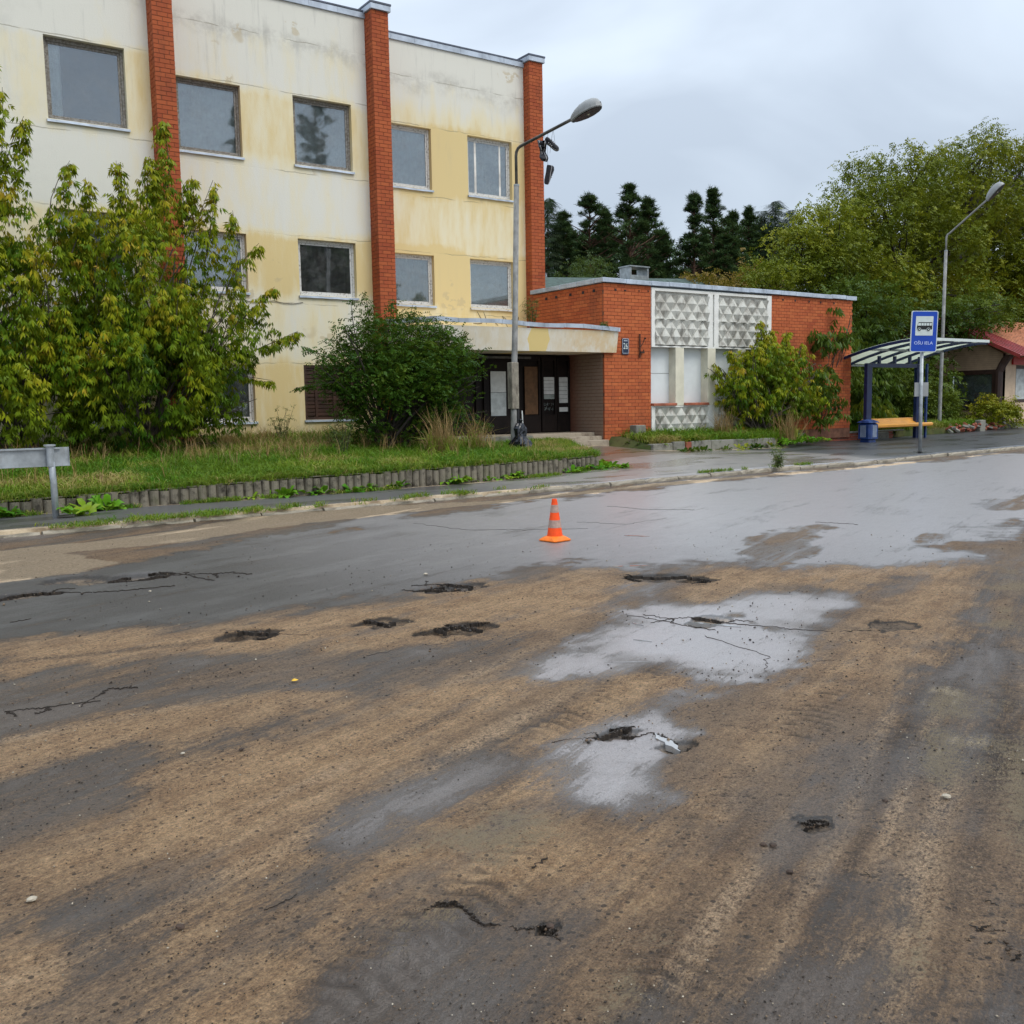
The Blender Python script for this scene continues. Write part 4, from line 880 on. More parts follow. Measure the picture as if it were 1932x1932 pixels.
for s, x0, x1, yf in secs:
    q = MB(); wall_panel(q, x0, x1, ZB, ZT, W[s], yf, 0.31); q.obj('wall', M['stucco'], MAIN)
    q = MB(); q.box(x0, x1, yf+.03, yf+.3, 0.2, ZB-.004); q.obj('plinth', M['stone_g'], MAIN)
    # sheet metal coping, in lengths
    q = MB(); n = 7; L = (x1-x0)/n; rg = random.Random(len(s)+int(x1))
    for i in range(n):
        a, b = x0+L*i, x0+L*(i+1)-.006; dz = rg.uniform(-.006, .006)
        q.box(a, b, yf-.05, yf+.4, ZT+.004, ZT+.15+dz)
    q.obj('coping', M['zinc'], MAIN)
    q = MB(); q.box(x0, x1, yf-.06, yf+.45, ZT+.16, ZT+.20); q.obj('roof_edge', M['zinc_d'], MAIN)
# flank, back and roof so the block is closed from other views
q = MB(); q.box(-14, 18.1, S3+9, S3+9.3, 0.3, ZT); q.box(-14.3, -14, S1, S3+9.3, .3, ZT); q.box(18.1, 18.4, S3+.02, S3+9.3, .3, ZT); q.obj('rear_wall', M['stucco'], MAIN)
q = MB(); q.box(-14, 18.4, S3+.5, S3+9, ZT-.1, ZT+.02); q.box(-14, 6.3, S1+.5, S3+.5, ZT-.1, ZT+.016); q.box(6.3, 12.4, S2+.4, S3+.5, ZT-.1, ZT+.012); q.obj('roof', M['asph_cap'], MAIN)
kinds = {('a', 2): 'left_drape', ('a', 5): 'grey', ('a', 6): 'grey', ('a', 1): 'net', ('b', 0): 'net', ('b', 1): 'net', ('b', 2): 'half', ('b', 3): 'none', ('b', 4): 'grey', ('c', 0): 'net', ('c', 1): 'white', ('c', 2): 'grey', ('c', 3): 'wrinkled'}
for s, x0, x1, yf in secs:
    for i, (a, b, c, d) in enumerate(W[s]):
        if (s, i) == ('b', 5): continue
        window(MAIN, a, b, c, d, yf, kinds.get((s, i), 'net'), M['frame'] if d < 7 or (s == 'c') else M['frame_dark'], {('c', 3): 45}.get((s, i), hash((s, i)) % 90))
# louvred ground floor window
a, b, c, d = W['b'][5]
fr = MB(); fr.box(a, a+.07, S2+.02, S2+.12, c, d); fr.box(b-.07, b, S2+.02, S2+.12, c, d); fr.box(a+.07, b-.07, S2+.022, S2+.118, c, c+.07); fr.box(a+.07, b-.07, S2+.022, S2+.118, d-.07, d)
for xx in (a+.3, a+.82, a+1.3): fr.box(xx, xx+.07, S2+.015, S2+.03, c+.07, d-.07)
lv = fr.obj('louvred_window', M['slat'], MAIN)
for k in range(13):
    q = MB(); z = c+.11+k*.1; q.box(a+.07, b-.07, S2+.045, S2+.065, z, z+.078); q.obj('slat', M['slat'], lv)
q = MB(); q.box(a, b, S2+.2, S2+.21, c, d); q.obj('backing', M['tan_tile'], lv)
q = MB(); q.box(a-.03, b+.03, S2-.055, S2+.02, c-.06, c-.004); q.obj('sill', M['zinc'], lv)
# piers
mbr = Bricks(M['brick_p'], 'pier')
for (x0, x1, yf, yb) in ((6.28, 6.74, 23.08, S2), (12.25, 12.75, 24.2, S3), (18.05, 18.56, 25.20, 25.85)):
    pier_bricks(mbr, x0, x1, yf, yb, 0.45, 12.05)
    q = MB(); q.box(x0+.012, x1-.012, yf+.012, yb, .3, 12.04); q.obj('pier_core', M['mortar'], MAIN)
    q = MB(); q.bbox(x0-.05, x1+.05, yf-.06, yb+.1, 12.06, 12.20, .01); q.obj('pier_cap', M['zinc'], MAIN)
    q = MB(); q.box(x0-.06, x1+.06, yf-.07, yb+.12, 12.203, 12.25); q.obj('pier_cap_edge', M['zinc_d'], MAIN)
mbr.flush(MAIN, 300, lambda b: (0 if (b[0] < 7 and b[1] < 23.4 and 7.5 < b[2]) else 1 if (12 < b[0] < 13 and b[1] < 24.5 and b[2] > 4.2) else 2, b[2]))
# cable sagging under the middle windows and the pencilled tag
q = MB(); q.tube([(7.5+i*.27, S2-.02, 4.40-.05*math.sin(i*.9)**2+.015*math.sin(i*2.1)) for i in range(11)], .008, 5); q.obj('cable', M['dark_steel'], MAIN)
def stroke(mb, pts, y, w, axis='x'):
    """painted line as a thin flat band on a wall facing -y"""
    P = [Vector((p[0], p[1])) for p in pts]; L = []; 
    for i, p in enumerate(P):
        d = (P[min(i+1, len(P)-1)]-P[max(i-1, 0)]).normalized(); n = Vector((-d.y, d.x))*w/2*(1 if 0 < i < len(P)-1 else .6)
        L.append((p+n, p-n))
    V = []; [V.extend([(a.x, y, a.y), (b.x, y, b.y)]) for a, b in L]
    mb.add(V, [(2*i, 2*i+1, 2*i+3, 2*i+2) for i in range(len(L)-1)]); return mb
q = MB(); gx = lambda u: 16.05+(u-340)*.00165; gz = lambda v: 4.50-(v-150)*.00095
for pl in ([(430,170),(470,280),(510,390),(550,490),(520,540),(440,560),(340,545)], [(570,170),(600,300),(625,420),(625,560)], [(890,590),(820,500),(730,400),(720,390),(850,395),(1000,420),(970,560)], [(1110,640),(1050,480),(990,280),(1060,370),(1130,440),(1210,465),(1290,430),(1340,360),(1360,290),(1345,450),(1310,600)], [(1240,290),(1205,380),(1215,480),(1235,580)]):
    stroke(q, [(gx(u), gz(v)) for u, v in pl], S3-.006, .022)
q.obj('graffiti', M['graffiti'], MAIN)

# ---- entrance porch: canopy, recessed doors, platform and steps
CX0, CX1, CYF = 12.41, 18.40, 21.5
q = MB(); q.prism([(S3-.01, 3.10), (CYF+.10, 3.06), (CYF, 3.66), (S3-.01, 3.88)], 'x', CX0, CX1-.0)
can = q.obj('canopy', M['canopy'] if 'canopy' in M else M['cement_white'], MAIN)
t = NT('canopy_paint'); p = t.pos(); x, y, z = t.xyz(); n = t.noise(t.mapv(p, (1, 1, .5)), 1.8, 6, .7)
c = t.mix(t.ss(n, .35, .65), (0.72, 0.69, 0.62), (0.66, 0.58, 0.43)); c = t.mix(t.m('MULTIPLY', t.ss(x, 15.9, 17.3), t.ss(t.noise(t.mapv(p, (1, 1, .6)), 2.6, 5, .7), .38, .58, 0, .8)), c, (0.64, 0.48, 0.27))
blot = t.m('ADD', t.m('ABSOLUTE', t.m('MULTIPLY', t.m('SUBTRACT', x, 15.62), 1.05)), t.m('MULTIPLY', t.m('ABSOLUTE', t.m('SUBTRACT', z, 3.38)), .35)); blot = t.m('ADD', blot, t.m('MULTIPLY', t.m('SUBTRACT', t.noise(p, 5, 4), .5), .09))
c = t.mix(t.ss(blot, .40, .385), c, (0.72, 0.56, 0.24)); c = t.mix(t.ss(t.noise(t.mapv(p, (2, 1, .2)), 5, 5, .7), .58, .75, 0, .45), c, (0.26, 0.23, 0.18)); 
M['canopy'] = t.fin(c, .8, .3, nrm=t.bump(t.noise(p, 30, 4), .3, .008)); can.data.materials[0] = M['canopy']
q = MB(); n = 9; rg = random.Random(4)
zc = lambda x: 3.665+.10*(CX1-x)/6.0+.02*math.sin(x*2.3)
for i in range(n):
    a = CX0-.03+(CX1-CX0+.06)*i/n; b = CX0-.03+(CX1-CX0+.06)*(i+1)/n-.008
    za, zb = zc(a)+rg.uniform(-.01, .01), zc(b); V = [(a, CYF-.05, za-.0), (b, CYF-.05, zb), (b, CYF+.25, zb+.03), (a, CYF+.25, za+.03), (a, CYF-.055, za+.11), (b, CYF-.055, zb+.11), (b, CYF+.25, zb+.13), (a, CYF+.25, za+.13)]
    q.add(V, [(0,3,2,1),(4,5,6,7),(0,1,5,4),(1,2,6,5),(2,3,7,6),(3,0,4,7)])
for i in range(6):
    a = CYF+.26+i*.62; b = a+.61; za, zb = 3.76+.03*i, 3.79+.03*i
    q.add([(CX0-.05, a, za), (CX0-.05, b, zb), (CX0+.2, b, zb), (CX0+.2, a, za), (CX0-.05, a, za+.12), (CX0-.05, b, zb+.12), (CX0+.2, b, zb+.13), (CX0+.2, a, za+.13)], [(0,1,2,3),(4,7,6,5),(0,4,5,1),(1,5,6,2),(2,6,7,3),(3,7,4,0)])
q.obj('canopy_flashing', M['zinc'], MAIN)
DY = 23.32
q = MB(); q.box(12.6, 18.04, DY+.04, DY+.10, .7, 3.09); q.obj('entrance_wall', M['door_brown'], MAIN)
q = MB(); q.box(12.5, 12.62, CYF+.5, S3, .5, 3.09); q.obj('porch_side', M['door_brown'], MAIN)
def leaf(x0, x1, items, name='door', zb=.82, zt=3.0):
    d = MB()
    st = .07
    d.bbox(x0, x0+st, DY-.03, DY+.035, zb, zt, .006); d.bbox(x1-st, x1, DY-.03, DY+.035, zb, zt, .006); d.box(x0+st, x1-st, DY-.028, DY+.033, zb, zb+.5); d.box(x0+st, x1-st, DY-.028, DY+.033, zt-.1, zt)
    o = d.obj(name, M['door_brown'], MAIN)
    for (xa, xb, za, zc_, mat, nm, dp) in items:
        e = MB(); e.box(xa, xb, DY+dp, DY+dp+.012, za, zc_); e.obj(nm, mat, o)
    return o
leaf(12.75, 13.7, []); leaf(13.72, 14.75, []); leaf(14.95, 15.98, [(15.2, 15.72, 1.32, 1.98, M['cur_g'], 'panel', .0), (15.2, 15.72, 1.99, 2.58, M['paper'], 'panel', .0)])
leaf(16.02, 16.93, [(16.36, 16.82, 1.34, 2.72, M['chipboard'], 'boarding', -.034)]);
l3 = leaf(16.98, 17.52, [(17.06, 17.45, 1.92, 2.42, M['paper'], 'paper', .0), (17.06, 17.45, 1.78, 1.91, M['cur_d'], 'panel', .0)])
l4 = leaf(17.54, 18.02, [(17.60, 17.96, 1.66, 2.42, M['paper'], 'paper', .0), (17.60, 17.96, 1.40, 1.53, M['paper'], 'paper', .0)])
for nm, a_, b_, zs in ((l3, 17.06, 17.45, (2.02, 2.12, 2.22, 2.32)), (l4, 17.60, 17.96, (1.78, 1.9, 2.02, 2.14, 2.27))):
    e = MB()
    for zz in zs: e.box(a_+.01, b_-.03, DY-.004, DY-.001, zz, zz+.008)
    e.obj('crease', M['dark_steel'], nm)
q = MB(); rg = random.Random(8)
for k in range(2):
    for i in range(6):
        cx, cz = 17.09+i*.062, 1.62-.13*k; pts = [(cx+rg.uniform(-.03, .03), cz+rg.uniform(-.055, .055)) for _ in range(4)]; stroke(q, pts, DY-.004, .009)
stroke(q, [(17.09, 1.44), (17.14, 1.52), (17.2, 1.66)], DY-.004, .012); q.obj('graffiti', M['graffiti_w'], l3)
q = MB(); q.box(14.5, 16.3, DY-.45, DY-.40, 2.92, 2.98); q.obj('lamp_bracket', M['dark_steel'], MAIN)
st = MB(); st.bbox(13.2, 18.03, 22.15, DY+.05, .45, .79, .012); so = st.obj('platform', M['step'], MAIN)
st = MB(); st.bbox(13.0, 15.6, 21.85, 22.15, .35, .775, .012); st.obj('platform_edge', M['stone_g'], MAIN)
for (x0, x1, y0, y1, z1) in ((15.62, 18.03, 21.82, 22.145, .69), (15.9, 18.03, 21.5, 21.815, .585), ):
    st = MB(); st.bbox(x0, x1, y0, y1, .2, z1, .012); st.obj('step', M['step'], MAIN)

# ------------------------------------------------------------------ annex: brick wing with relief panels
ANX = thing('annex_building', 'low brick wing with white diamond relief panels and boarded windows beside the entrance', 'building')
AX, AY, AZ = 18.04, 21.72, 5.02
XR = 29.25
for bx in ((AX+.012, 19.84, AY+.012, AY+.3), (25.05, XR-.012, AY+.012, AY+.3), (AX+.012, AX+.3, AY+.3, 25.19), (XR-.3, XR-.03, AY+.3, 34), (18.4, XR-.3, 33.7, 34)): q = MB(); q.box(*bx, .3, AZ); q.obj('wall_core', M['mortar'], ANX)
abr = Bricks(M['brick'], 'annex')
wall_bricks(abr, AX+.005, 19.84, AY, .52, 5.02)
wall_bricks(abr, 25.05, XR, AY, .62, 5.02)
wall_bricks(abr, AY+.07, 25.16, AX, .52, 5.02, axis='y')
abr.flush(ANX, 300, lambda b: (0 if (b[0] < 19.9 and b[1] < 21.8) else 1, -b[2]))
q = MB(); q.box(AX+.3, XR-.3, AY+.3, 33.7, AZ-.25, AZ-.05); q.obj('flat_roof', M['asph_cap'], ANX)
q = MB(); rg = random.Random(12); x = AX-.10
while x < XR+.1:
    b = min(x+rg.uniform(.7, 1.1), XR+.12); dz = rg.uniform(-.008, .008)
    q.bbox(x, b-.008, AY-.09, AY+.32, 5.04+dz, 5.16+dz+.006*(x-18)/11, .008); x = b
y = AY+.34
while y < 25.1:
    b = min(y+.8, 25.18); q.bbox(AX-.10, AX+.3, y, b-.008, 5.04, 5.16+rg.uniform(-.006, .006), .008); y = b
q.obj('coping', M['zinc'], ANX)
# relief panels: lozenges folded along a level ridge
def relief(x0, x1, z0, rows, cols, y, name='relief_panel'):
    w = (x1-x0)/cols; h = 0.245; V = []; F = []; d = 0.10
    rg = random.Random(int(x0*10)+rows)
    def vv(x, z, yy): V.append((x, y-yy, z)); return len(V)-1
    cl = lambda x: min(max(x, x0), x1)
    # lozenge pyramids: rows are shifted by half a width, each lozenge has its point on a level line
    for k in range(rows+1):
        zc_ = z0+k*h; off = -0.5*w*(k % 2)
        for c in range(cols+(k % 2)):
            a, b, m = x0+c*w+off, x0+(c+1)*w+off, x0+(c+.5)*w+off
            if cl(b)-cl(a) < .01: continue
            L_ = vv(cl(a), zc_, 0.0); R_ = vv(cl(b), zc_, 0.0); md = vv(cl(m), zc_+(.004 if k == 0 else 0), d+rg.uniform(-.006, .006))
            if k < rows: up_ = vv(cl(m), zc_+h, 0.0); F += [(L_, md, up_), (md, R_, up_)]
            else: bk_ = vv(cl(m), zc_, -.01); F += [(L_, bk_, md), (md, bk_, R_)]
            if k > 0: dn_ = vv(cl(m), zc_-h, 0.0); F += [(L_, dn_, md), (md, dn_, R_)]
            else: bk_ = vv(cl(m), zc_-.004, -.01); F += [(L_, bk_, md), (md, bk_, R_)]
    o = mesh_obj(name, V, F, M['relief'], ANX)
    return o
t = NT('relief_cement'); p = t.pos(); n = t.noise(t.mapv(p, (1, 1, .35)), 4.5, 6, .7); c = t.mix(t.ss(n, .42, .64, 0, .75), (0.60, 0.60, 0.55), (0.20, 0.18, 0.155)); c = t.mix(t.ss(t.noise(p, 1.2, 3), .5, .65, 0, .3), c, (0.30, 0.28, 0.24))
M['relief'] = t.fin(c, .85, .25, nrm=t.bump(t.noise(p, 35, 5), .4, .008))
for (a, b) in ((19.98, 22.18), (22.64, 24.84)):
    for (z0, rows) in ((3.33, 3), (4.085, 3)): relief(a, b, z0, rows, 5, AY+.0)
for (a, b) in ((19.98, 22.18), (22.64, 24.84)): relief(a, b, .73, 3, 5, AY+.0)
q = MB()
q.box(19.84, 19.98, AY-.03, AY+.2, 3.26, 4.98); q.box(22.18, 22.38, AY-.03, AY+.2, 3.30, 4.90); q.box(22.44, 22.64, AY-.03, AY+.2, 3.30, 4.90); q.box(24.84, 25.04, AY-.04, AY+.2, 3.26, 4.98)
q.box(19.98, 24.84, AY-.028, AY+.2, 4.90, 4.98); q.box(19.98, 24.84, AY-.028, AY+.2, 3.26, 3.30); q.box(19.98, 24.84, AY-.012, AY+.1, 4.068, 4.082); q.box(19.86, 25.02, AY+.08, AY+.22, 3.28, 4.95)
q.box(19.84, 19.98, AY-.03, AY+.2, .55, 1.52); q.box(22.18, 22.64, AY-.03, AY+.2, .55, 1.52); q.box(24.84, 25.04, AY-.03, AY+.2, .55, 1.52); q.box(19.98, 24.84, AY-.028, AY+.2, 1.475, 1.52); q.box(19.98, 24.84, AY+.08, AY+.2, .5, 1.47)
q.obj('panel_frame', M['cement_white'], ANX)
bays = [(19.86, 20.80), (21.15, 22.16), (22.50, 23.50), (23.85, 24.80)]
for i, (a, b) in enumerate(bays):
    q = MB(); q.box(a, b, AY+.26, AY+.29, 1.60, 3.26)
    o = q.obj('boarded_window', M['board_white'], ANX)
    if i == 0: q = MB(); q.box(a, b, AY+.256, AY+.259, 2.49, 2.50); q.obj('seam', M['dark_steel'], o)
    q = MB(); q.bbox(a+.0, b+.02, AY-.10, AY+.25, 1.525, 1.60, .01); q.obj('window_sill', M['tile_sill'] if i < 2 else M['mortar_g'], ANX)
for (a, b) in ((20.80, 21.15), (22.16, 22.50), (23.50, 23.85), (24.80, 25.04)):
    q = MB(); q.bbox(a, b, AY-.04, AY+.30, 1.522, 3.255, .008); q.obj('column', M['column_cream'], ANX)
# small holes under the coping
q = MB(); rg = random.Random(3)
for x in (18.45, 18.8, 19.35, 19.7): q.box(x, x+rg.uniform(.05, .1), AY-.012, AY-.002, 4.78+rg.uniform(0, .08), 4.84+rg.uniform(.02, .08))
for y in (22.1, 22.6, 23.2, 23.9, 24.4): q.box(AX-.012, AX-.002, y, y+.1, 4.8, 4.88)
for x in (25.6, 26.2, 26.9, 27.5, 28.2): q.box(x, x+.06, AY-.012, AY-.002, 4.86, 4.92)
q.obj('weep_hole', M['dark'], ANX)
q = MB(); q.tube([(19.36, AY-.05, 2.93), (19.36, AY-.05, 3.62)], .022, 6); q.tube([(19.36, AY-.06, 3.24), (19.44, AY-.08, 3.34), (19.5, AY-.1, 3.5)], .013, 5); q.box(19.36, 19.50, AY-.1, AY-.03, 3.06, 3.11); q.tube([(19.48, AY-.06, 3.06), (19.5, AY-.06, 3.17)], .016, 5); q.tube([(19.57, AY-.03, 3.5), (19.60, AY-.03, 3.5)], .03, 6)
brk = q.obj('wall_bracket', M['rust'], None); tag(brk, 'rusty broken iron bracket on the orange brick wall beside the house number', 'bracket')
# house number plate
NP = thing('house_number_plate', 'small dark blue house number plate reading 26 on the brick wall', 'number plate', (18.70, AY-.035, 3.02))
q = MB(); q.bbox(0, .24, 0, .03, 0, .46, .006); q.obj('plate', M['plate_blue'], NP)
q = MB(); q.box(.0, .24, -.006, -.002, .44, .455); q.box(.0, .24, -.006, -.002, .03, .045); q.box(.0, .012, -.006, -.002, .03, .455); q.box(.228, .24, -.006, -.002, .03, .455); q.box(.05, .19, -.006, -.002, .38, .405); q.obj('border', M['zinc'], NP)
def text(name, s, mat, parent, loc, size, rot=(R(90), 0, 0), ext=.002, sx=1.0, align='CENTER'):
    cu = bpy.data.curves.new(name, 'FONT'); cu.body = s; cu.size = size; cu.extrude = ext; cu.align_x = align; cu.resolution_u = 3
    tmp = bpy.data.objects.new(name, cu); COL.objects.link(tmp); dg = bpy.context.evaluated_depsgraph_get(); me = bpy.data.meshes.new_from_object(tmp.evaluated_get(dg))
    bpy.data.objects.remove(tmp); me.materials.clear(); me.materials.append(mat)
    o = bpy.data.objects.new(name, me); link(o, parent); o.location = loc; o.rotation_euler = rot; o.scale = (sx, 1, 1); return o
text('number', '26', M['sign_white'], NP, (.12, -.004, .155), .25, sx=.72)
# ------------------------------------------------------------------ street furniture
# lamp standing on the lawn in front of the entrance
def lamp_post(name, label, base, lean, hj, top, arm_end, r0, group=None, shoes=False):
    L = thing(name, label, 'street lamp', base, 0, group)
    bx, by, bz = base; lx, ly = lean
    q = MB(); q.tube([(0, 0, -.1), (0.0, 0, .02), (lx*.1, ly*.1, hj*.2), (lx*.5, ly*.5, hj*.5), (lx, ly, hj)], [r0, r0, r0*.95, r0*.88, r0*.8], 12); q.obj('pole', M['pole'], L, smooth=True)
    ex, ey, ez = arm_end
    P = [Vector((lx, ly, hj-.1)), Vector((lx, ly, top))]
    dirn = Vector((ex-lx, ey-ly, ez-top)); 
    h = Vector((dirn.x, dirn.y, 0)).normalized(); sl = dirn.z/math.hypot(dirn.x, dirn.y)
    for k in (.35, .7, 1.0): P.append(Vector((lx, ly, top))+h*(.13*k*k)+Vector((0, 0, .20*math.sin(k*1.35))))
    b = Vector((ex, ey, ez)); s = P[-1]
    P += [s+(b-s)*k for k in (.25, .5, .75, 1.0)]
    q = MB(); q.tube(P, .036, 10); q.obj('arm', M['dark_steel'] if base[0] < 20 else M['pole'], L, smooth=True)
    q = MB(); q.tube([(lx, ly, hj-.04), (lx, ly, hj+.0)], r0*.86, 12); q.obj('collar', M['steel'], L)
    # luminaire: long shell with a dark bowl beneath
    d = (b-P[-3]).normalized(); yaw = math.atan2(d.y, d.x); pit = math.asin(max(-.9, min(.9, d.z)))*1.15
    def shell(zs, prof, flip=False):
        V = []; F = []; n = 16; stt = [-.02, .04, .14, .30, .46, .62, .72, .78]
        wid = [.05, .085, .125, .165, .175, .155, .11, .03]
        for x, w in zip(stt, wid):
            for k in range(n):
                a_ = math.pi*k/(n-1); V.append((x, -w*math.cos(a_), zs*w*prof*math.sin(a_)))
        for i in range(len(stt)-1):
            for k in range(n-1): F.append((i*n+k, i*n+k+1, (i+1)*n+k+1, (i+1)*n+k))
        return V, F
    hm = Matrix.Translation(b) @ Matrix.Rotation(yaw, 4, 'Z') @ Matrix.Rotation(-pit, 4, 'Y')
    V, F = shell(1, 1.25); V = [hm @ Vector(v) for v in V]; top_ = mesh_obj('lamp_head', [tuple(v) for v in V], F, M['lamp_grey'], L, smooth=True)
    stt = [-.02, .04, .14, .30, .46, .62, .72, .78]; wid = [.05, .085, .125, .165, .175, .155, .11, .03]
    V = []; F = []
    for x, w in zip(stt, wid):
        for (yy, zz) in ((-w-.006, .012), (-w-.006, -.055), (-w+.02, -.075), (w-.02, -.075), (w+.006, -.055), (w+.006, .012)): V.append(tuple(hm @ Vector((x, yy, zz))))
    for i in range(7):
        for k in (0, 1, 3, 4): F.append((i*6+k, i*6+k+1, (i+1)*6+k+1, (i+1)*6+k))
    F += [tuple(range(6)), tuple(range(42, 48))]
    mesh_obj('rim', V, F, M['lamp_grey'], top_)
    V = [tuple(hm @ Vector((x, s_*(w-.012), -.077-.02*math.sin(max(0, min(1, x/.78))*3.14)))) for x, w in zip(stt[1:], wid[1:]) for s_ in (-1, 1)]
    F = [(2*i, 2*i+1, 2*i+3, 2*i+2) for i in range(6)]; mesh_obj('lamp_cover', V, F, M['lamp_in'], top_)
    q = MB(); q.lathe([(.0, -.03), (.035, -.01), (.045, .03), (.02, .06)], 10); V = [tuple(hm @ Vector((x+.42, y, z-.085))) for x, y, z in q.V]; mesh_obj('bulb', V, q.F, M['bulb'], top_, smooth=True)
    return L, P
LB = (13.28, 19.4, .58)
LAMP, LP = lamp_post('street_lamp', 'weathered concrete street lamp with shoes hung over its arm, on the grass by the entrance', LB, (.20, 0, )[:2], 6.2, 6.85, (.68, -1.55, 7.38), .078, group='street lamps')
q = MB(); q.bbox(-.09, .11, -.10, .10, .95, 2.05, .01); q.obj('lower_casing', M['casing'], LAMP)
q = MB(); q.box(.075, .13, -.07, .07, .25, .98); q.obj('hatch_opening', M['dark'], LAMP); q = MB(); q.tube([(.17, -.12, .9), (.18, -.13, .6), (.14, -.12, .2)], .014, 6); q.obj('cable', M['paper'], LAMP)
lamp2, _ = lamp_post('street_lamp', 'grey street lamp rising behind the bus shelter in front of the big tree', (36.55, 22.9, .45), (.1, 0), 7.0, 7.45, (.42, -1.45, 8.72), .075, group='street lamps')
# shoes thrown over the arm
def shoe(parent, loc, rot, s=1.0, name='shoe'):
    q = MB(); prof = [(-.13, .030, .05), (-.115, .038, .085), (-.07, .040, .10), (-.02, .036, .085), (.04, .040, .055), (.10, .043, .035), (.145, .034, .025), (.165, .015, .015)]
    V = []; F = []; n = 8
    for x, w, h in prof:
        for k in range(n): a = math.pi*k/(n-1); V.append((x, -w*math.cos(a), .02+h*math.sin(a)))
    for i in range(len(prof)-1):
        for k in range(n-1): F.append((i*n+k, i*n+k+1, (i+1)*n+k+1, (i+1)*n+k))
    q.add(V, F); up = q.obj(name, M['shoe'], parent, smooth=True); up.location = loc; up.rotation_euler = rot; up.scale = (s, s, s)
    q = MB(); out = [(x, -w*1.08) for x, w, h in prof]+[(x, w*1.08) for x, w, h in reversed(prof)]; q.prism(out, 'z', -.012, .010); q.obj('sole', M['shoe'], up); q = MB(); out = [(x, -w*1.04) for x, w, h in prof]+[(x, w*1.04) for x, w, h in reversed(prof)]; q.prism(out, 'z', .0105, .026); q.obj('midsole', M['shoe_w'], up); q = MB(); [q.box(-.03+.035*k, -.018+.035*k, -.045, .045, .06-.006*k, .075-.008*k) for k in range(3)]; q.obj('stripe', M['shoe_w'], up)
    return up
ap = [Vector(LB)+p for p in LP]
def hang_pair(label, at, specs, lace):
    t = thing('hanging_shoes', label, 'shoes', tuple(at), 0, 'shoes hung over the lamp arm')
    q = MB()
    for ln in lace: q.tube(ln, .004, 4)
    q.obj('lace', M['shoe'], t)
    for (l, r_, s) in specs: shoe(t, l, r_, s)
    return t
a1 = ap[-4]+(ap[-1]-ap[-4])*.30; a2 = ap[-4]+(ap[-1]-ap[-4])*.52
hang_pair('black trainers with pale soles tied tightly just under the lamp arm', a1, [((-.05, .14, -.24), (R(70), R(-35), R(60)), 1.35), ((.04, .02, -.30), (R(-80), R(30), R(60)), 1.35)], [[(0, 0, .02), (-.01, .05, -.12), (-.02, .10, -.26)], [(0, 0, .02), (.03, .02, -.15), (.06, .02, -.32)]])
hang_pair('black trainers with white eyelets, hung nearest the lamp head', a2, [((.02, .10, -.32), (R(60), R(40), R(-60)), 1.35), ((-.04, .28, -.52), (R(-90), R(-50), R(80)), 1.4)], [[(0, 0, .02), (.02, -.03, -.28)], [(0, 0, .02), (-.03, .05, -.30), (-.04, .08, -.52)]])
hang_pair('single dark shoe dangling lowest on a long lace, sole turned to the road', a1*.6+a2*.4, [((.0, .02, -.92), (R(90), R(75), R(100)), 1.45)], [[(0, 0, .02), (0, .02, -.4), (.0, .02, -.72)]])
# black bag tied round the foot of the lamp
t = thing('rubbish_bag', 'crumpled black plastic bag tied round the foot of the street lamp on the grass', 'plastic bag', (13.36, 19.22, .56)); V = []; F = []; rg = random.Random(6); n = 20
for i in range(11):
    z = .62*i/10; r_ = (.20+.05*math.sin(i*.9))*(1-.72*(i/10)**1.7)+.02
    for k in range(n): a = 6.283*k/n; rr = r_*(1+.16*math.sin(3*a+i*.5)+.10*math.sin(7*a-i)+rg.uniform(-.07, .07)); V.append((rr*math.cos(a)-.03*i/10, rr*math.sin(a), z))
for i in range(10):
    for k in range(n): j = (k+1) % n; F.append((i*n+k, i*n+j, (i+1)*n+j, (i+1)*n+k))
F.append(tuple(range(10*n, 11*n))); mesh_obj('bag', V, F, M['bag'], t); q = MB(); q.lathe([(.05, .56), (.025, .60), (.06, .70), (.02, .72)], 9); q.obj('knot', M['bag'], t)

# traffic cone: square flared foot, banded cone
CN = thing('traffic_cone', 'orange traffic cone with two faded bands standing on the wet road', 'traffic cone', (*gnd(1047, 1020), .004), R(8))
q = MB()
def sq(h, z, rc):
    o = []
    for k in range(8):
        a = R(22.5+45*k); o.append((h*(1-rc)*(1 if k in (0, 7) else 0), 0))
    c = h*(1-rc); return [(h, -c, z), (h, c, z), (c, h, z), (-c, h, z), (-h, c, z), (-h, -c, z), (-c, -h, z), (c, -h, z)]
V = sq(.140, 0, .12)+sq(.142, .012, .12)+sq(.118, .042, .45)+[(.098*math.cos(R(-22.5+45*k)), .098*math.sin(R(-22.5+45*k)), .058) for k in range(8)]
F = [tuple(range(7, -1, -1))]+[(r_*8+k, r_*8+(k+1) % 8, (r_+1)*8+(k+1) % 8, (r_+1)*8+k) for r_ in range(3) for k in range(8)]; q.add(V, F); q.obj('base', M['cone_b'], CN)
lv = [(.094, .05), (.078, .155), (.078, .155), (.0645, .245), (.0645, .245), (.052, .335), (.052, .335), (.040, .425), (.040, .425), (.029, .492)]
for i, nm in enumerate(('cone_body', 'reflective_band', 'cone_body', 'reflective_band', 'cone_tip')):
    (r0, z0), (r1, z1) = lv[2*i], lv[2*i+1]; e = .0018 if i % 2 else 0
    q = MB(); pr = [(r0+e, z0), (r1+e, z1)]
    if i == 4: pr += [(.024, .494), (.022, .46)]
    q.lathe(pr, 28); q.obj(nm, M['cone_g'] if i % 2 else M['cone_o'], CN, smooth=False)

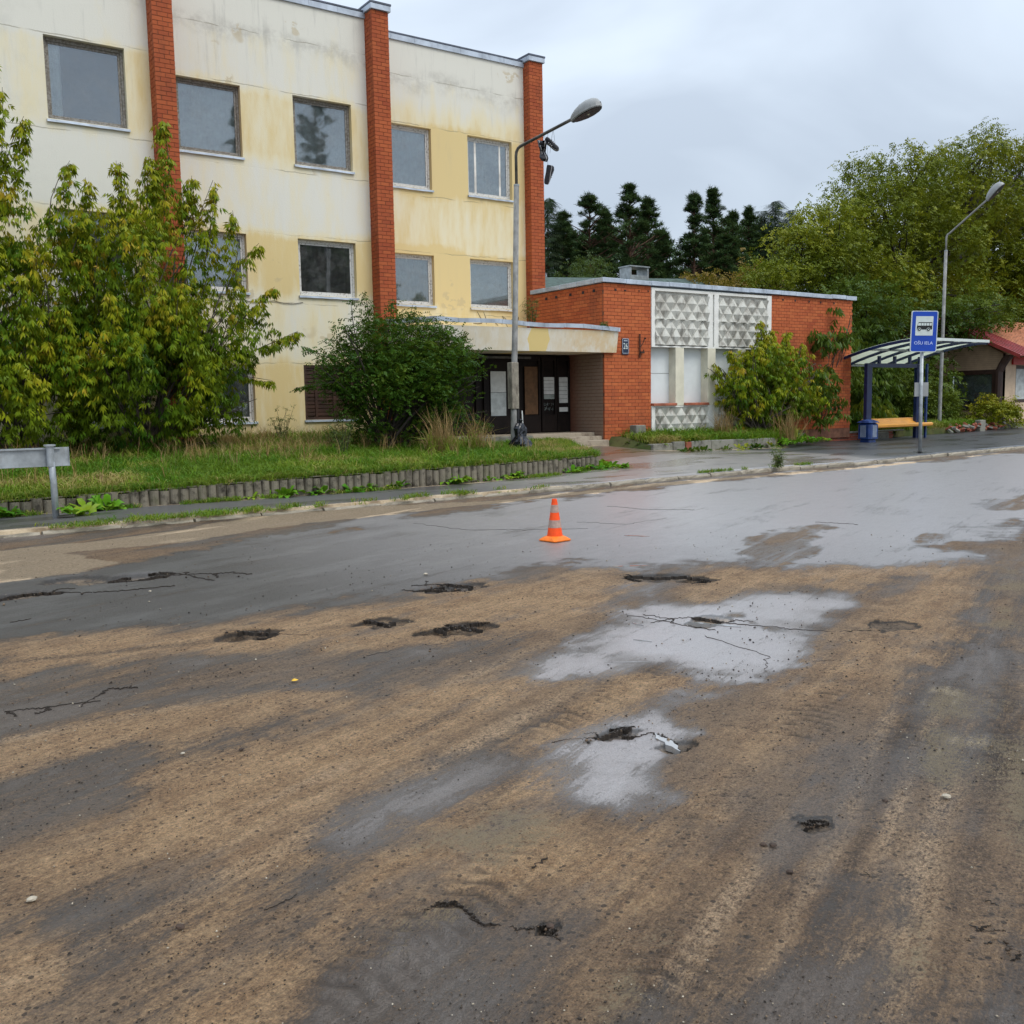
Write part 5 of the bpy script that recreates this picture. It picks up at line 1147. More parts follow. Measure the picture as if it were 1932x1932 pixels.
# bus stop sign
BS = thing('bus_stop_sign', 'blue and white bus stop sign on a grey steel pole by the kerb', 'bus stop sign', (24.40, 15.85, .14), 0)
q = MB(); q.tube([(0.02, 0, -.1), (0.0, 0, 1.2), (-.02, 0, 2.75)], .048, 12); q.obj('pole', M['steel'], BS, smooth=True)
q = MB(); q.box(-.12, .1, -.14, .12, 0, .012); q.obj('foot_plate', M['dark_steel'], BS)
ang = math.atan2(-.62, .80)            # panel runs from far left to near right
def place(o): o.location = (-.02, 0, 2.72); o.rotation_euler = (0, R(1.5), ang)
def rrect(x0, x1, z0, z1, r_, n=5):
    o = []
    for (cx, cz, a0) in ((x1-r_, z0+r_, -90), (x1-r_, z1-r_, 0), (x0+r_, z1-r_, 90), (x0+r_, z0+r_, 180)):
        for k in range(n+1): a = R(a0+90*k/n); o.append((cx+r_*math.cos(a), cz+r_*math.sin(a)))
    return o
q = MB(); q.prism(rrect(-.35, .35, 0, 1.10, .05), 'y', -.085, -.045); pan = q.obj('sign_panel', M['sign_white'], BS); place(pan)
q = MB(); q.prism(rrect(-.33, .33, .02, 1.08, .04), 'y', -.089, -.086); q.obj('blue_field', M['sign_blue'], pan)
q = MB(); q.prism(rrect(-.235, .225, .44, .955, .012), 'y', -.093, -.090); q.obj('white_field', M['sign_white'], pan)
BX = MB(); YB = (-.097, -.094)
BX.prism([(-.205, .60), (-.20, .69), (-.16, .795), (.20, .795), (.205, .62), (.19, .60)], 'y', *YB); bus = BX.obj('bus_pictogram', M['black'], pan)
for i in range(5):
    a = -.155+i*.071; q = MB(); q.prism([(a-(.035 if i == 0 else 0), .705), (a+.058, .705), (a+.058, .772), (a-(.008 if i == 0 else 0), .772)], 'y', -.1005, -.098); q.obj('bus_window', M['sign_white'], bus)
for cx in (-.135, .105):
    for (r_, y0, y1, mt, nm) in ((.050, -.1005, -.098, M['sign_white'], 'wheel_arch'), (.040, -.104, -.1015, M['black'], 'wheel'), (.016, -.1075, -.105, M['sign_white'], 'hub')):
        q = MB(); q.prism([(cx+r_*math.cos(6.283*k/16), .60+r_*math.sin(6.283*k/16)) for k in range(16)], 'y', y0, y1); q.obj(nm, mt, bus)
text('stop_name', 'OŠU IELA', M['sign_text'], pan, (-.005, -.0895, .20), .120, sx=1.0)
q = MB(); q.box(-.20, .17, -.008, .012, 1.52, 1.90); pl = q.obj('timetable_plate', M['lamp_grey'], BS); pl.location = (.03, -.0, 0); pl.rotation_euler = (0, 0, ang); 
q = MB(); q.tube([(-.02, 0, 2.70), (-.02, 0, 3.8)], .03, 8); q.obj('clamp_tube', M['steel'], BS)

# bus shelter
SH = thing('bus_shelter', 'navy steel bus shelter with a curved roof of pale translucent panels', 'bus shelter')
HG = .14; sx0, sx1 = 29.5, 32.72
for x in (sx0, sx1-.28): q = MB(); q.bbox(x, x+.28, 21.24, 21.38, HG-.02, 2.86, .01); q.obj('post', M['navy'], SH)
q = MB(); q.bbox(sx1+.02, sx1+.10, 21.05, 21.13, HG, 2.86, .01); q.obj('post', M['blue_bin'], SH)
q = MB(); q.bbox(sx0+.28, sx1-.28, 21.25, 21.37, 2.72, 2.86, .008); q.obj('beam', M['navy'], SH)
prof = [(22.35, 2.88), (21.95, 3.02), (21.5, 3.15), (21.0, 3.28), (20.5, 3.385), (20.0, 3.465), (19.5, 3.525), (19.0, 3.56)]
RX0, RX1 = 28.85, 33.15; nr_ = 5
for i in range(nr_):
    x = RX0+(RX1-RX0)*i/(nr_-1); w = .05 if 0 < i < nr_-1 else .07
    q = MB(); V = []; F = []
    for (y, z) in prof: V += [(x-w/2, y, z-.09), (x+w/2, y, z-.09), (x+w/2, y, z), (x-w/2, y, z)]
    for k in range(len(prof)-1):
        for j in range(4): F.append((k*4+j, k*4+(j+1) % 4, (k+1)*4+(j+1) % 4, (k+1)*4+j))
    F += [(3, 2, 1, 0), tuple(range(len(V)-4, len(V)))]; q.add(V, F); q.obj('rib', M['navy'], SH)
for i in range(nr_-1):
    a, b = RX0+(RX1-RX0)*i/(nr_-1)+.004, RX0+(RX1-RX0)*(i+1)/(nr_-1)-.004
    V = []; F = []
    for (y, z) in prof: V += [(a, y, z+.004), (b, y, z+.004), (b, y, z+.016), (a, y, z+.016)]
    for k in range(len(prof)-1):
        for j in range(4): F.append((k*4+j, k*4+(j+1) % 4, (k+1)*4+(j+1) % 4, (k+1)*4+j))
    mesh_obj('roof_panel', V, F, M['roof_tr'] if 'roof_tr' in M else M['roof_sheet'], SH)
for (y, z, h, mt, nm) in ((22.33, 2.80, .06, M['steel'], 'purlin'), (20.7, 3.25, .07, M['steel'], 'purlin'), (18.98, 3.50, .09, M['sign_white'], 'front_edge'), (19.06, 3.44, .05, M['navy'], 'purlin')):
    q = MB(); q.box(RX0+.03, RX1-.03, y-.03, y+.03, z-.002, z+h); q.obj(nm, mt, SH)
for x in (30.2, 31.1, 32.0, 32.6): q = MB(); q.bbox(x, x+.09, 21.26, 21.36, 2.862, 3.12, .006); q.obj('strut', M['navy'], SH)
t = NT('translucent_panel'); t.nt.nodes.remove(t.b); d1 = t.n('BsdfDiffuse'); d1.inputs[0].default_value = (.80, .84, .76, 1); d2 = t.n('BsdfTranslucent'); d2.inputs[0].default_value = (.90, .94, .84, 1); mx = t.n('MixShader'); mx.inputs[0].default_value = .62; t.L(d1.outputs[0], mx.inputs[1]); t.L(d2.outputs[0], mx.inputs[2]); t.L(mx.outputs[0], t.out.inputs[0]); M['roof_tr'] = t.mat
for o in SH.children:
    if o.name.startswith('roof_panel'): o.data.materials[0] = t.mat
BN = thing('bench', 'orange yellow moulded bench between the posts of the bus shelter', 'bench')
pf = [(21.46, .92), (21.42, .90), (21.36, .80), (21.25, .735), (21.05, .72), (20.95, .735), (20.86, .74), (20.80, .70), (20.82, .63), (20.9, .60), (20.95, .62), (21.0, .665), (21.25, .68), (21.36, .73), (21.46, .85)]
for i, (a, b) in enumerate(((sx0+.02, 31.08), (31.09, sx1+.10))):
    q = MB(); q.prism(pf, 'x', a, b); q.obj('seat', M['bench'], BN)
q = MB(); q.box(sx0+.3, sx1-.3, 21.0, 21.24, .60, .66); q.obj('support', M['navy'], BN)
# litter bin
LT = thing('litter_bin', 'blue metal litter bin with slotted front beside the bus shelter bench', 'litter bin', (28.5, 20.45, .14), R(0))
q = MB(); q.bbox(-.19, .19, -.19, .19, 0, .14, .03); q.obj('foot', M['blue_bin'], LT)
q = MB(); q.bbox(-.25, .25, -.25, .25, .14, .68, .06); bd = q.obj('body', M['blue_bin'], LT)
q = MB(); q.bbox(-.28, .28, -.28, .28, .683, .74, .05); q.lathe([(.26, .741), (.2, .775), (.08, .80), (.01, .80)], 12); q.obj('lid', M['blue_bin'], LT)
for k in range(5):
    for (f) in (0, 1):
        q = MB(); c = -.09+k*.045
        if f: q.box(c, c+.02, -.256, -.251, .20, .60)
        else: q.box(-.256, -.251, c, c+.02, .20, .60)
        q.obj('slot', M['zinc'], bd)

# guide board seen from its back, at the left
GBd = thing('guide_board', 'back of a grey metal guide board on a post beside the footway', 'road sign', (2.40, 15.20, .12), 0)
q = MB(); q.tube([(0.0, 0, -.1), (0, 0, .5), (-.02, 0, 1.0)], .046, 12); q.obj('post', M['steel'], GBd, smooth=True)
q = MB(); q.tube([(-.02, 0, .73), (-.02, 0, 1.02)], .052, 12); q.tube([(-.02, 0, 1.02), (-.02, 0, 1.045)], .078, 14); q.obj('post_sleeve', M['steel'], GBd)
q = MB(); q.box(-1.45, .24, .065, .085, .73, 1.0); q.box(-1.45, .24, .055, .066, .73, .745); q.box(-1.45, .12, .03, .064, .975, .995); q.box(.232, .24, .05, .064, .73, 1.0); q.obj('board', M['steel'], GBd)
q = MB(); q.add([(.0,-.1,.02),(.22,-.16,.03),(.26,-.02,.035),(.05,.06,.02),(.0,-.1,.0),(.22,-.16,.01),(.26,-.02,.015),(.05,.06,.0)],[(0,1,2,3),(4,7,6,5),(0,4,5,1),(1,5,6,2),(2,6,7,3),(3,7,4,0)]); q.obj('foot_slab', M['dark_steel'], GBd)

# ------------------------------------------------------------------ retaining wall of fluted concrete posts
RW = thing('retaining_wall', 'low retaining wall of dark fluted concrete posts along the front of the lawn', 'wall')
rg = random.Random(21); x = -9.0; i = 0; mes = []
for k in range(5):
    q = MB(); h = .335+rg.uniform(-.03, .012); V = []; n = 7
    prf = [(-.075, .10), (-.075, -.015)]+[(.068*math.cos(math.pi-math.pi*j/(n-1)), -.02-.058*math.sin(math.pi*j/(n-1))) for j in range(n)]+[(.075, -.015), (.075, .10)]
    prf = [(p[0]+rg.uniform(-.003, .003), p[1]+rg.uniform(-.004, .004)) for p in prf]; q.prism(prf[::-1], 'z', -.12, h); me = bpy.data.meshes.new('concrete_post'); me.from_pydata(q.V, [], q.F); me.materials.append(M['flute']); mes.append(me)
while x < 13.9:
    y = float(interp(x, WALLY)); y2 = float(interp(x+.15, WALLY)); 
    o = bpy.data.objects.new('concrete_post', mes[rg.randrange(5)]); COL.objects.link(o); o.parent = RW; zt = interp(x, [(0, 0.0), (6, .03), (14, .05)])
    o.location = (x, y-.04, float(wall_top(x))-.345+rg.uniform(-.012, .010)); o.rotation_euler = (rg.uniform(-.05, .02), rg.uniform(-.03, .03), math.atan2(y2-y, .15)+rg.uniform(-.03, .03)); x += .153+rg.uniform(0, .003)
WT = lambda v: float(wall_top(v))
q = MB(); x = -9.0
while x < 13.8:
    b = x+rg.uniform(.9, 1.3); y = float(interp(x, WALLY)); yb = float(interp(b, WALLY)); zt = float(interp(x, [(0, 0), (6, .03), (14, .05)]))*.6
    za, zb_ = WT(x), WT(b)
    q.add([(x, y-.055, za-.01), (b-.01, yb-.055, zb_-.01), (b-.01, yb+.03, zb_-.01), (x, y+.03, za-.01), (x, y-.055, za+.008), (b-.01, yb-.055, zb_+.008), (b-.01, yb+.03, zb_+.008), (x, y+.03, za+.008)], [(0,3,2,1),(4,5,6,7),(0,1,5,4),(1,2,6,5),(2,3,7,6),(3,0,4,7)]); x = b
q.obj('cap_strip', M['flute'], RW)
# planter edging of grey blocks in front of the annex
PW = thing('planter_wall', 'low mossy planter edging of grey concrete blocks below the relief panels', 'wall'); x = 18.35; k = 0
while x < 23.4:
    L = rg.uniform(.45, .95); b = min(x+L, 23.5); y = 20.0+.015*k; zb = float(pave_z(np.array(x), np.array(20.0)))-.06
    q = MB(); h = .50+rg.uniform(-.02, .02)
    if k == 2: q.bbox(x, x+.22, y-.02, y+.2, zb, h-.02, .01); q.obj('block', M['brick_old'], PW); x += .24; k += 1; continue
    q.bbox(0, b-x-.015, 0, .26, 0, h-zb, .02); o = q.obj('block', M['stone_g'], PW); o.location = (x, y+rg.uniform(-.03, .02), zb); o.rotation_euler = (rg.uniform(-.05, .02), rg.uniform(-.02, .02), rg.uniform(-.02, .02)); x = b; k += 1
for (x, y, w, h) in ((18.75, 21.15, .38, .30),): q = MB(); q.bbox(x, x+w, y, y+.3, .5, .98, .02); tag(q.obj('concrete_block', M['stone_g']), 'single weathered concrete block leaning at the foot of the orange brick wall', 'block')
# low brick wall behind the bench
LW = thing('low_brick_wall', 'old red low brick wall with grey end blocks behind the bus shelter bench', 'wall')
lb = Bricks(M['brick_old'], 'lowwall')
for kz in range(3):
    s = 26.9-(.13 if kz % 2 else 0)
    while s < 31.9:
        a, b = max(s, 26.9), min(s+.26, 31.9); s += .26
        if b-a > .06: lb.add((a+b)/2, 21.86+rg.uniform(-.012, .012), .20+.093*kz, b-a-.014, .13, .075)
lb.flush(LW, 300, lambda b: b[0])
q = MB(); q.box(26.9, 31.9, 21.83, 22.0, .1, .43); q.obj('mortar_core', M['mortar_g'], LW)
x = 26.85
while x < 31.9: b = x+rg.uniform(.6, 1.0); q = MB(); q.bbox(x, b-.02, 21.74, 22.05, .435, .485, .012); q.obj('cap_slab', M['stone_g'], LW); x = b
for (x, w) in ((26.42, .42), (30.6, .9)): q = MB(); q.bbox(x, x+w, 21.68 if w < .5 else 21.70, 22.0, .12, .52 if w < .5 else .42, .025); q.obj('end_block', M['stone_g'], LW)
# rubble of broken bricks beyond the sign
RB = thing('brick_rubble', 'crumbling row of broken red bricks edging the grass before the tan house', 'rubble')
for i in range(95):
    u = rg.random(); x = 36.0+5.0*u; y = 22.3+.55*u+rg.uniform(-.28, .22); l, w, h = rg.uniform(.12, .26), rg.uniform(.1, .13), rg.uniform(.06, .10)
    q = MB(); q.bbox(-l/2, l/2, -w/2, w/2, -h/2, h/2, .015); o = q.obj('brick', M['brick_old'] if rg.random() < .72 else M['stone_g'], RB); o.location = (x, y, .29+rg.random()**1.5*.26); o.rotation_euler = (rg.uniform(-.7, .7), rg.uniform(-.6, .6), rg.uniform(0, 3))
q = MB(); q.bbox(38.6, 39.0, 22.35, 22.6, .2, .68, .02); q.obj('end_block', M['stone_g'], RB)
# litter
def litter(name, label, cat, x, y, z, s, mat, seed):
    r2 = random.Random(seed); n = 8; V = [(0, 0, s*.45)]+[(s*(.5+r2.random()*.6)*math.cos(6.283*k/n), s*(.4+r2.random()*.5)*math.sin(6.283*k/n), s*r2.uniform(0, .25)) for k in range(n)]
    F = [(0, 1+k, 1+(k+1) % n) for k in range(n)]; o = mesh_obj(name, V, F, mat); o.location = (x, y, z); tag(o, label, cat)
litter('litter', 'crumpled pale blue wrapper lying against the foot of the fluted wall', 'litter', *gnd(368, 944, .13), .14, .12, m_simple('blue_wrapper', (.2, .45, .55), .4), 3)
litter('yellow_leaf', 'small yellow leaf or scrap lying on the muddy road', 'litter', *gnd(556, 1288), .012, .03, m_simple('yellow_scrap', (.7, .42, .03), .5), 4)
STONE_L = ['white pebble lying on the muddy road near the bottom left corner', 'small pale pebble on the asphalt below the left end of the long crack', 'pale pebble on the road just behind the middle pothole', 'small pale pebble on the tan mud at the left, beyond the white one',
 'dark clod at the right end of the nearest crack', 'white topped pebble on the brown mud at the right', 'dark clod on the mud at the right, the left one of a close pair', 'small dark clod on the grey brown band at the left', 'larger dark clod on the mud, the right one of a close pair', 'dark clod lying nearest the bottom right of the clods', 'dark clod on the mud at the far right edge of the wet patch', 'brown clod on the mud at the lower left, right of the white pebble']
for i, (px, py, s) in enumerate(((60, 1703, .020), (283, 1066+52, .018), (803, 1086, .028), (345, 1425, .012), (1038, 1754, .018), (1785, 1508, .022), (1440, 1598, .015), (455, 1438-20, .016), (1458, 1600, .018), (1490, 1650, .015), (1670, 1505+10, .014), (340, 1755, .018))):
    r2 = random.Random(i); q = MB(); s *= .8; q.lathe([(s*.4, 0), (s, s*.35), (s*.9, s*.8), (s*.35, s*1.15)], 7); V = [(v[0]*r2.uniform(.8, 1.3), v[1]*r2.uniform(.8, 1.1), v[2]*.8) for v in q.V]
    pale = i in (0, 1, 2, 3, 5); o = mesh_obj('stone', V, q.F, M['pale_stone'] if pale and 'pale_stone' in M else M['stone_g'] if pale else M['mud_stone'] if 'mud_stone' in M else M['rust']); o.location = (*gnd(px, py), .006); o.rotation_euler[2] = i
    tag(o, STONE_L[i], 'stone', 'pale pebbles on the road' if pale else 'dark clods on the road')

# ------------------------------------------------------------------ buildings at the right and behind
HS = thing('tan_house', 'low tan clad house with red sheet roof and dark framed shop window', 'house')
hx = 42.0; hy0, hy1 = 23.4, 30.0
q = MB(); wall_panel(q, -hy1, -hy0, .4, 3.50, [(-25.95, -23.66, 1.10, 2.82)], 0, .25); V = [(hx+v[1], -v[0], v[2]) for v in q.V]
hw = mesh_obj('wall', V, [f[::-1] for f in q.F], M['tan_tile'], HS)
q = MB(); q.prism([(hy0, 3.50), (hy1, 3.50), (26.4, 5.12)], 'x', hx, hx+.25); q.obj('gable', M['tan_tile'], HS)
q = MB()
for k in range(43):
    z = .45+.085*k
    if z < 1.02 or z > 2.84: q.box(hx-.006, hx-.001, hy0+.01, hy1, z, z+.008)
    else: q.box(hx-.006, hx-.001, 25.96, hy1, z, z+.008); q.box(hx-.006, hx-.001, hy0+.01, 23.65, z, z+.008)
q.obj('cladding_joint', m_simple('joint', (.22, .15, .10), .8), HS, kind='stuff')
q = MB(); wall_panel(q, hx+.02, 60, .4, 3.50, [(43.1, 45.4, 1.35, 3.0), (48, 50, 1.35, 3.0)], hy0, .25); q.obj('front_wall', m_simple('lit_tan_cladding', (.58, .44, .31), .75, .1, 3), HS)  # paler copy of the gable's tan, light on the front put into the colour
for (a, b) in ((43.1, 45.4), (48, 50)):
    q = MB(); q.box(a, a+.12, hy0+.05, hy0+.15, 1.35, 3.0); q.box(b-.12, b, hy0+.05, hy0+.15, 1.35, 3.0); q.box(a+.12, b-.12, hy0+.052, hy0+.148, 1.35, 1.5); q.box(a+.12, b-.12, hy0+.052, hy0+.148, 2.85, 3.0); w = q.obj('window', M['brown_trim'], HS); q = MB(); q.box(a+.12, b-.12, hy0+.09, hy0+.1, 1.5, 2.85); q.obj('pane', M['cur_g'], w)
q = MB(); q.box(42.7, 45.8, hy0-.10, hy0-.02, 3.02, 3.35); q.obj('red_board', M['red_sign'], HS)
fr = MB(); fr.bbox(hx-.05, hx+.08, 23.66, 23.84, 1.30, 2.82, .01); fr.bbox(hx-.05, hx+.08, 25.75, 25.95, 1.10, 2.82, .01); fr.box(hx-.045, hx+.075, 23.84, 25.75, 2.62, 2.82); fr.box(hx-.045, hx+.075, 23.66, 25.75, 1.06, 1.12)
wn = fr.obj('window', M['brown_trim'], HS)
q = MB(); q.box(hx+.03, hx+.04, 23.84, 25.75, 1.12, 2.62); q.obj('pane', M['glass'], wn)
q = MB(); q.box(hx+.9, hx+.92, 23.5, 26.2, .9, 3.0); q.obj('backdrop', m_simple('shop_inside', (.34, .46, .42), .9, .3, 1.2), wn); q = MB(); q.box(hx+.25, hx+.9, 23.5, 26.2, .9, 1.12); q.obj('display_shelf', M['cur_m'], wn)
r3 = random.Random(15)
for i in range(26):
    u = r3.random(); y = 24.0+1.45*u; top = 1.75-.9*abs(u-.5); z = 1.14+r3.random()*(top-1.14); s = r3.uniform(.08, .17); q = MB(); q.lathe([(s*.5, -s*.6), (s, -.1*s), (s*.9, s*.4), (s*.3, s*.7)], 8)
    o = mesh_obj('display_stone', q.V, q.F, (M['cur_m'], M['rust'], M['brick_old'], M['pink'] if 'pink' in M else M['cur_m'])[r3.randrange(4)], wn); o.location = (hx+.45+r3.uniform(-.12, .12), y, z); o.rotation_euler = (r3.random()*3, r3.random()*3, 0)
q = MB(); q.tube([(hx-.06, hy0+.05, .42), (hx-.10, hy0+.1, .6), (hx-.10, hy0+.1, 2.7), (hx-.05, hy0-.05, 3.05), (hx-.05, hy0-.25, 3.35)], .17, 10); q.obj('downpipe', M['brown_trim'], HS)
q = MB(); q.bbox(hx-.3, hx+.02, hy0-.45, hy0-.25, 3.25, 3.42, .01); q.obj('gutter', M['brown_trim'], HS)
pitch = (5.55-4.15)/(27.3-22.9)
RS = []
for k in range(40):
    x0 = hx-.55+k*.30; sl_ = (5.25-3.36)/(26.4-22.36)
    q = MB(); q.add([(x0, 22.36, 3.34), (x0+.285, 22.36, 3.34), (x0+.285, 26.4, 5.23), (x0, 26.4, 5.23), (x0, 22.36, 3.39), (x0+.285, 22.36, 3.39), (x0+.285, 26.4, 5.28), (x0, 26.4, 5.28)], [(0,3,2,1),(4,5,6,7),(0,1,5,4),(1,2,6,5),(2,3,7,6),(3,0,4,7)]); q.tube([(x0+.29, 22.36, 3.40), (x0+.29, 26.4, 5.29)], .022, 5); q.obj('roof_panel', M['roof_red'] if k < 6 else M['roof_tile'], HS)
q = MB(); q.add([(hx-.55, 26.4, 5.25), (54, 26.4, 5.25), (54, 30.6, 3.4), (hx-.55, 30.6, 3.4)], [(0, 1, 2, 3)]); q.add([(hx-.56, 22.34, 3.40), (hx-.56, 26.4, 5.30), (hx-.56, 26.4, 5.12), (hx-.56, 22.34, 3.24)], [(0, 1, 2, 3)]); q.obj('roof_back', M['roof_red'], HS)
q = MB(); q.bbox(38.9, 44.0, 22.9, 23.36, .2, .42, .02); q.obj('footing', M['stone_g'], HS)
# green shingled hip roof behind the annex
GH = thing('green_roofed_building', 'building behind the annex with a green shingled hip roof and steel vent', 'building')
gy = 38; q = MB(); q.box(20, 41, 34.6, 44, .5, 6.0); q.obj('wall', M['tan_tile'], GH)
V = [(17, 33.6, 5.75), (40.9, 33.6, 5.9), (40.9, 42.4, 5.9), (17, 42.4, 5.75), (20, gy, 7.25), (37.6, gy, 8.12)]
mesh_obj('roof', V, [(0, 1, 5, 4), (1, 2, 5), (2, 3, 4, 5), (3, 0, 4)], M['shingle'], GH)
q = MB()
for k in range(12):
    f = k/12; y = 33.6+(gy-33.6)*f
    zl = lambda u: (5.75+(7.25-5.75)*f)*(1-u)+(5.9+(8.12-5.9)*f)*u
    q.add([(17+3*f, y, zl(0)+.004), (40.9-3.3*f, y, zl(1)+.004), (40.9-3.3*f, y-.004, zl(1)+.03), (17+3*f, y-.004, zl(0)+.03)], [(0, 1, 2, 3)])
q.obj('shingle_edge', M['zinc_d'], GH, kind='stuff')
q = MB(); q.box(32.95, 33.05, 37.6, 38.4, 7.6, 8.42); q.box(34.1, 34.2, 37.6, 38.4, 7.6, 8.42); q.box(33.05, 34.1, 37.61, 37.66, 7.6, 8.02); q.box(33.05, 34.1, 38.34, 38.39, 7.6, 8.02); q.box(32.9, 34.25, 37.55, 38.45, 8.42, 8.48); q.obj('vent', M['steel'], GH)
# ------------------------------------------------------------------ vegetation
def leafquad(L, w, base=(0, 0, 0), d=(1, 0, 0), droop=0.3, fold=0.25):
    """one leaflet: a rhombus folded along its midrib, 4 vertices, 2 triangles"""
    d = np.array(d, float); d /= np.linalg.norm(d); s = np.cross((0, 0, 1), d); s = s/np.linalg.norm(s) if np.linalg.norm(s) > 1e-3 else np.array([1., 0, 0]); u = np.cross(d, s)
    b = np.array(base, float); tip = b+d*L-np.array([0, 0, 1])*droop*L; mid = b+d*L*.45-np.array([0, 0, 1])*droop*L*.3
    V = [b, mid+s*w/2-u*fold*w, tip, mid-s*w/2-u*fold*w]; F = [(0, 1, 2), (0, 2, 3)]
    return V, F
def joinT(parts):
    V = []; F = []
    for v, f in parts: n = len(V); V += list(v); F += [tuple(i+n for i in q) for q in f]
    return np.array(V, float), np.array(F, int)
def T_maple():
    P = []; P.append(leafquad(.14, .048, (.13, 0, -.03), (1, 0, -.8), .35))
    for x, a in ((.115, 42), (.055, 62)):
        for s in (-1, 1): P.append(leafquad(.13, .042, (x, 0, -.012), (math.cos(R(a)), s*math.sin(R(a)), -.65), .4))
    return joinT(P)
def T_twig(n=6, L=.065, w=.042, span=.2):
    P = []
    for i in range(n):
        a = R(55*(1 if i % 2 else -1)+10*(i % 3)); x = span*i/n
        P.append(leafquad(L*(1-.05*i), w, (x, 0, 0), (math.cos(a), math.sin(a), .15-.5*(i % 2)), .35, .2))
    return joinT(P)
def T_pine():
    P = []; rg = random.Random(4)
    for i in range(9):
        a = rg.uniform(0, 6.28); e = rg.uniform(-.1, 1.0); d = np.array([math.cos(a)*math.cos(e), math.sin(a)*math.cos(e), math.sin(e)]); s = np.cross(d, (0.2, .3, 1)); s /= np.linalg.norm(s)
        b = d*.06; P.append(([b-s*.035, b+s*.035, d*.42*rg.uniform(.7, 1.1)+s*rg.uniform(-.05, .05)], [(0, 1, 2)]))
    return joinT(P)
def T_spruce():
    P = []
    for i in range(8):
        x = .1+.11*i; w = .34*(1-i/9); 
        for s in (-1, 1): P.append(([(x-.06, 0, 0), (x+.10, s*w*.5, -.10), (x+.20, s*w, -.16)], [(0, 1, 2)]))
    return joinT(P)
def T_tuft(n=7, h=.22, bend=.5, w=.012, spread=.04):
    P = []; rg = random.Random(n*7+int(h*100))
    for i in range(n):
        a = rg.uniform(0, 6.28); hh = h*rg.uniform(.6, 1.15); bx, by = rg.uniform(-spread, spread), rg.uniform(-spread, spread); d = np.array([math.cos(a), math.sin(a)]); sd = np.array([-d[1], d[0]])*w
        p0 = np.array([bx, by, 0]); p1 = np.array([bx+d[0]*hh*bend*.25, by+d[1]*hh*bend*.25, hh*.6]); p2 = np.array([bx+d[0]*hh*bend*.9, by+d[1]*hh*bend*.9, hh*(1-.35*bend)])
        s3 = np.array([sd[0], sd[1], 0]); P.append(([p0-s3*.5, p0+s3*.5, p1+s3*.4, p1-s3*.4, p2], [(0, 1, 2), (0, 2, 3), (3, 2, 4)]))
    return joinT(P)
def instances(T, pos, yaw, pitch, roll, scale):
    V, F = T; n = len(pos); cy, sy, cp, sp, cr, sr = np.cos(yaw), np.sin(yaw), np.cos(pitch), np.sin(pitch), np.cos(roll), np.sin(roll)
    Rz = np.zeros((n, 3, 3)); Rz[:, 0, 0] = cy; Rz[:, 0, 1] = -sy; Rz[:, 1, 0] = sy; Rz[:, 1, 1] = cy; Rz[:, 2, 2] = 1
    Ry = np.zeros((n, 3, 3)); Ry[:, 0, 0] = cp; Ry[:, 0, 2] = sp; Ry[:, 2, 0] = -sp; Ry[:, 2, 2] = cp; Ry[:, 1, 1] = 1
    Rx = np.zeros((n, 3, 3)); Rx[:, 0, 0] = 1; Rx[:, 1, 1] = cr; Rx[:, 1, 2] = -sr; Rx[:, 2, 1] = sr; Rx[:, 2, 2] = cr
    M_ = Rz @ Ry @ Rx; W_ = np.einsum('nij,vj->nvi', M_, V)*scale[:, None, None]+pos[:, None, :]
    return W_.reshape(-1, 3), (F[None]+len(V)*np.arange(n)[:, None, None]).reshape(-1, F.shape[1])
def foliage(name, T, mat, parent, pos, rg, scale=(.8, 1.3), pitch=(0., .6), tint=None, yaw=None, smul=None):
    n = len(pos); pos = np.asarray(pos, float); yaw = rg.random(n)*6.283 if yaw is None else yaw
    sc_ = rg.uniform(*scale, n)
    if smul is not None: sc_ = sc_*smul
    V, F = instances(T, pos, yaw, rg.uniform(*pitch, n), rg.normal(0, .35, n), sc_)
    tint = rg.random(n) if tint is None else tint
    tt = np.repeat(tint, len(T[0]))+rg.normal(0, .06, len(V))
    return mesh_obj(name, V, F, mat, parent, tint=np.clip(tt, 0, 1), kind='stuff')
def limb(mb, a, b, r0, r1, rg, sag=.0, n=5, seg=7):
    a = Vector(a); b = Vector(b); L = (b-a).length; P = []; 
    side = Vector((rg.normal(), rg.normal(), 0))*.06*L
    for i in range(n+1):
        f = i/n; P.append(a+(b-a)*f+side*math.sin(f*3.14)+Vector((0, 0, sag*L*math.sin(f*3.14))))
    mb.tube(P, [r0+(r1-r0)*i/n for i in range(n+1)], seg); return P
TM = T_maple(); TW = T_twig(); TP = T_pine(); TS = T_spruce()
def pset(c, r, n, rg, shell=.55):
    """points in an ellipsoid, thicker towards its skin"""
    d = rg.normal(size=(n, 3)); d /= np.linalg.norm(d, axis=1)[:, None]; rad = np.where(rg.random(n) < shell, rg.uniform(.72, 1.0, n), rg.random(n)**.45)
    return np.array(c)+d*rad[:, None]*np.array(r)
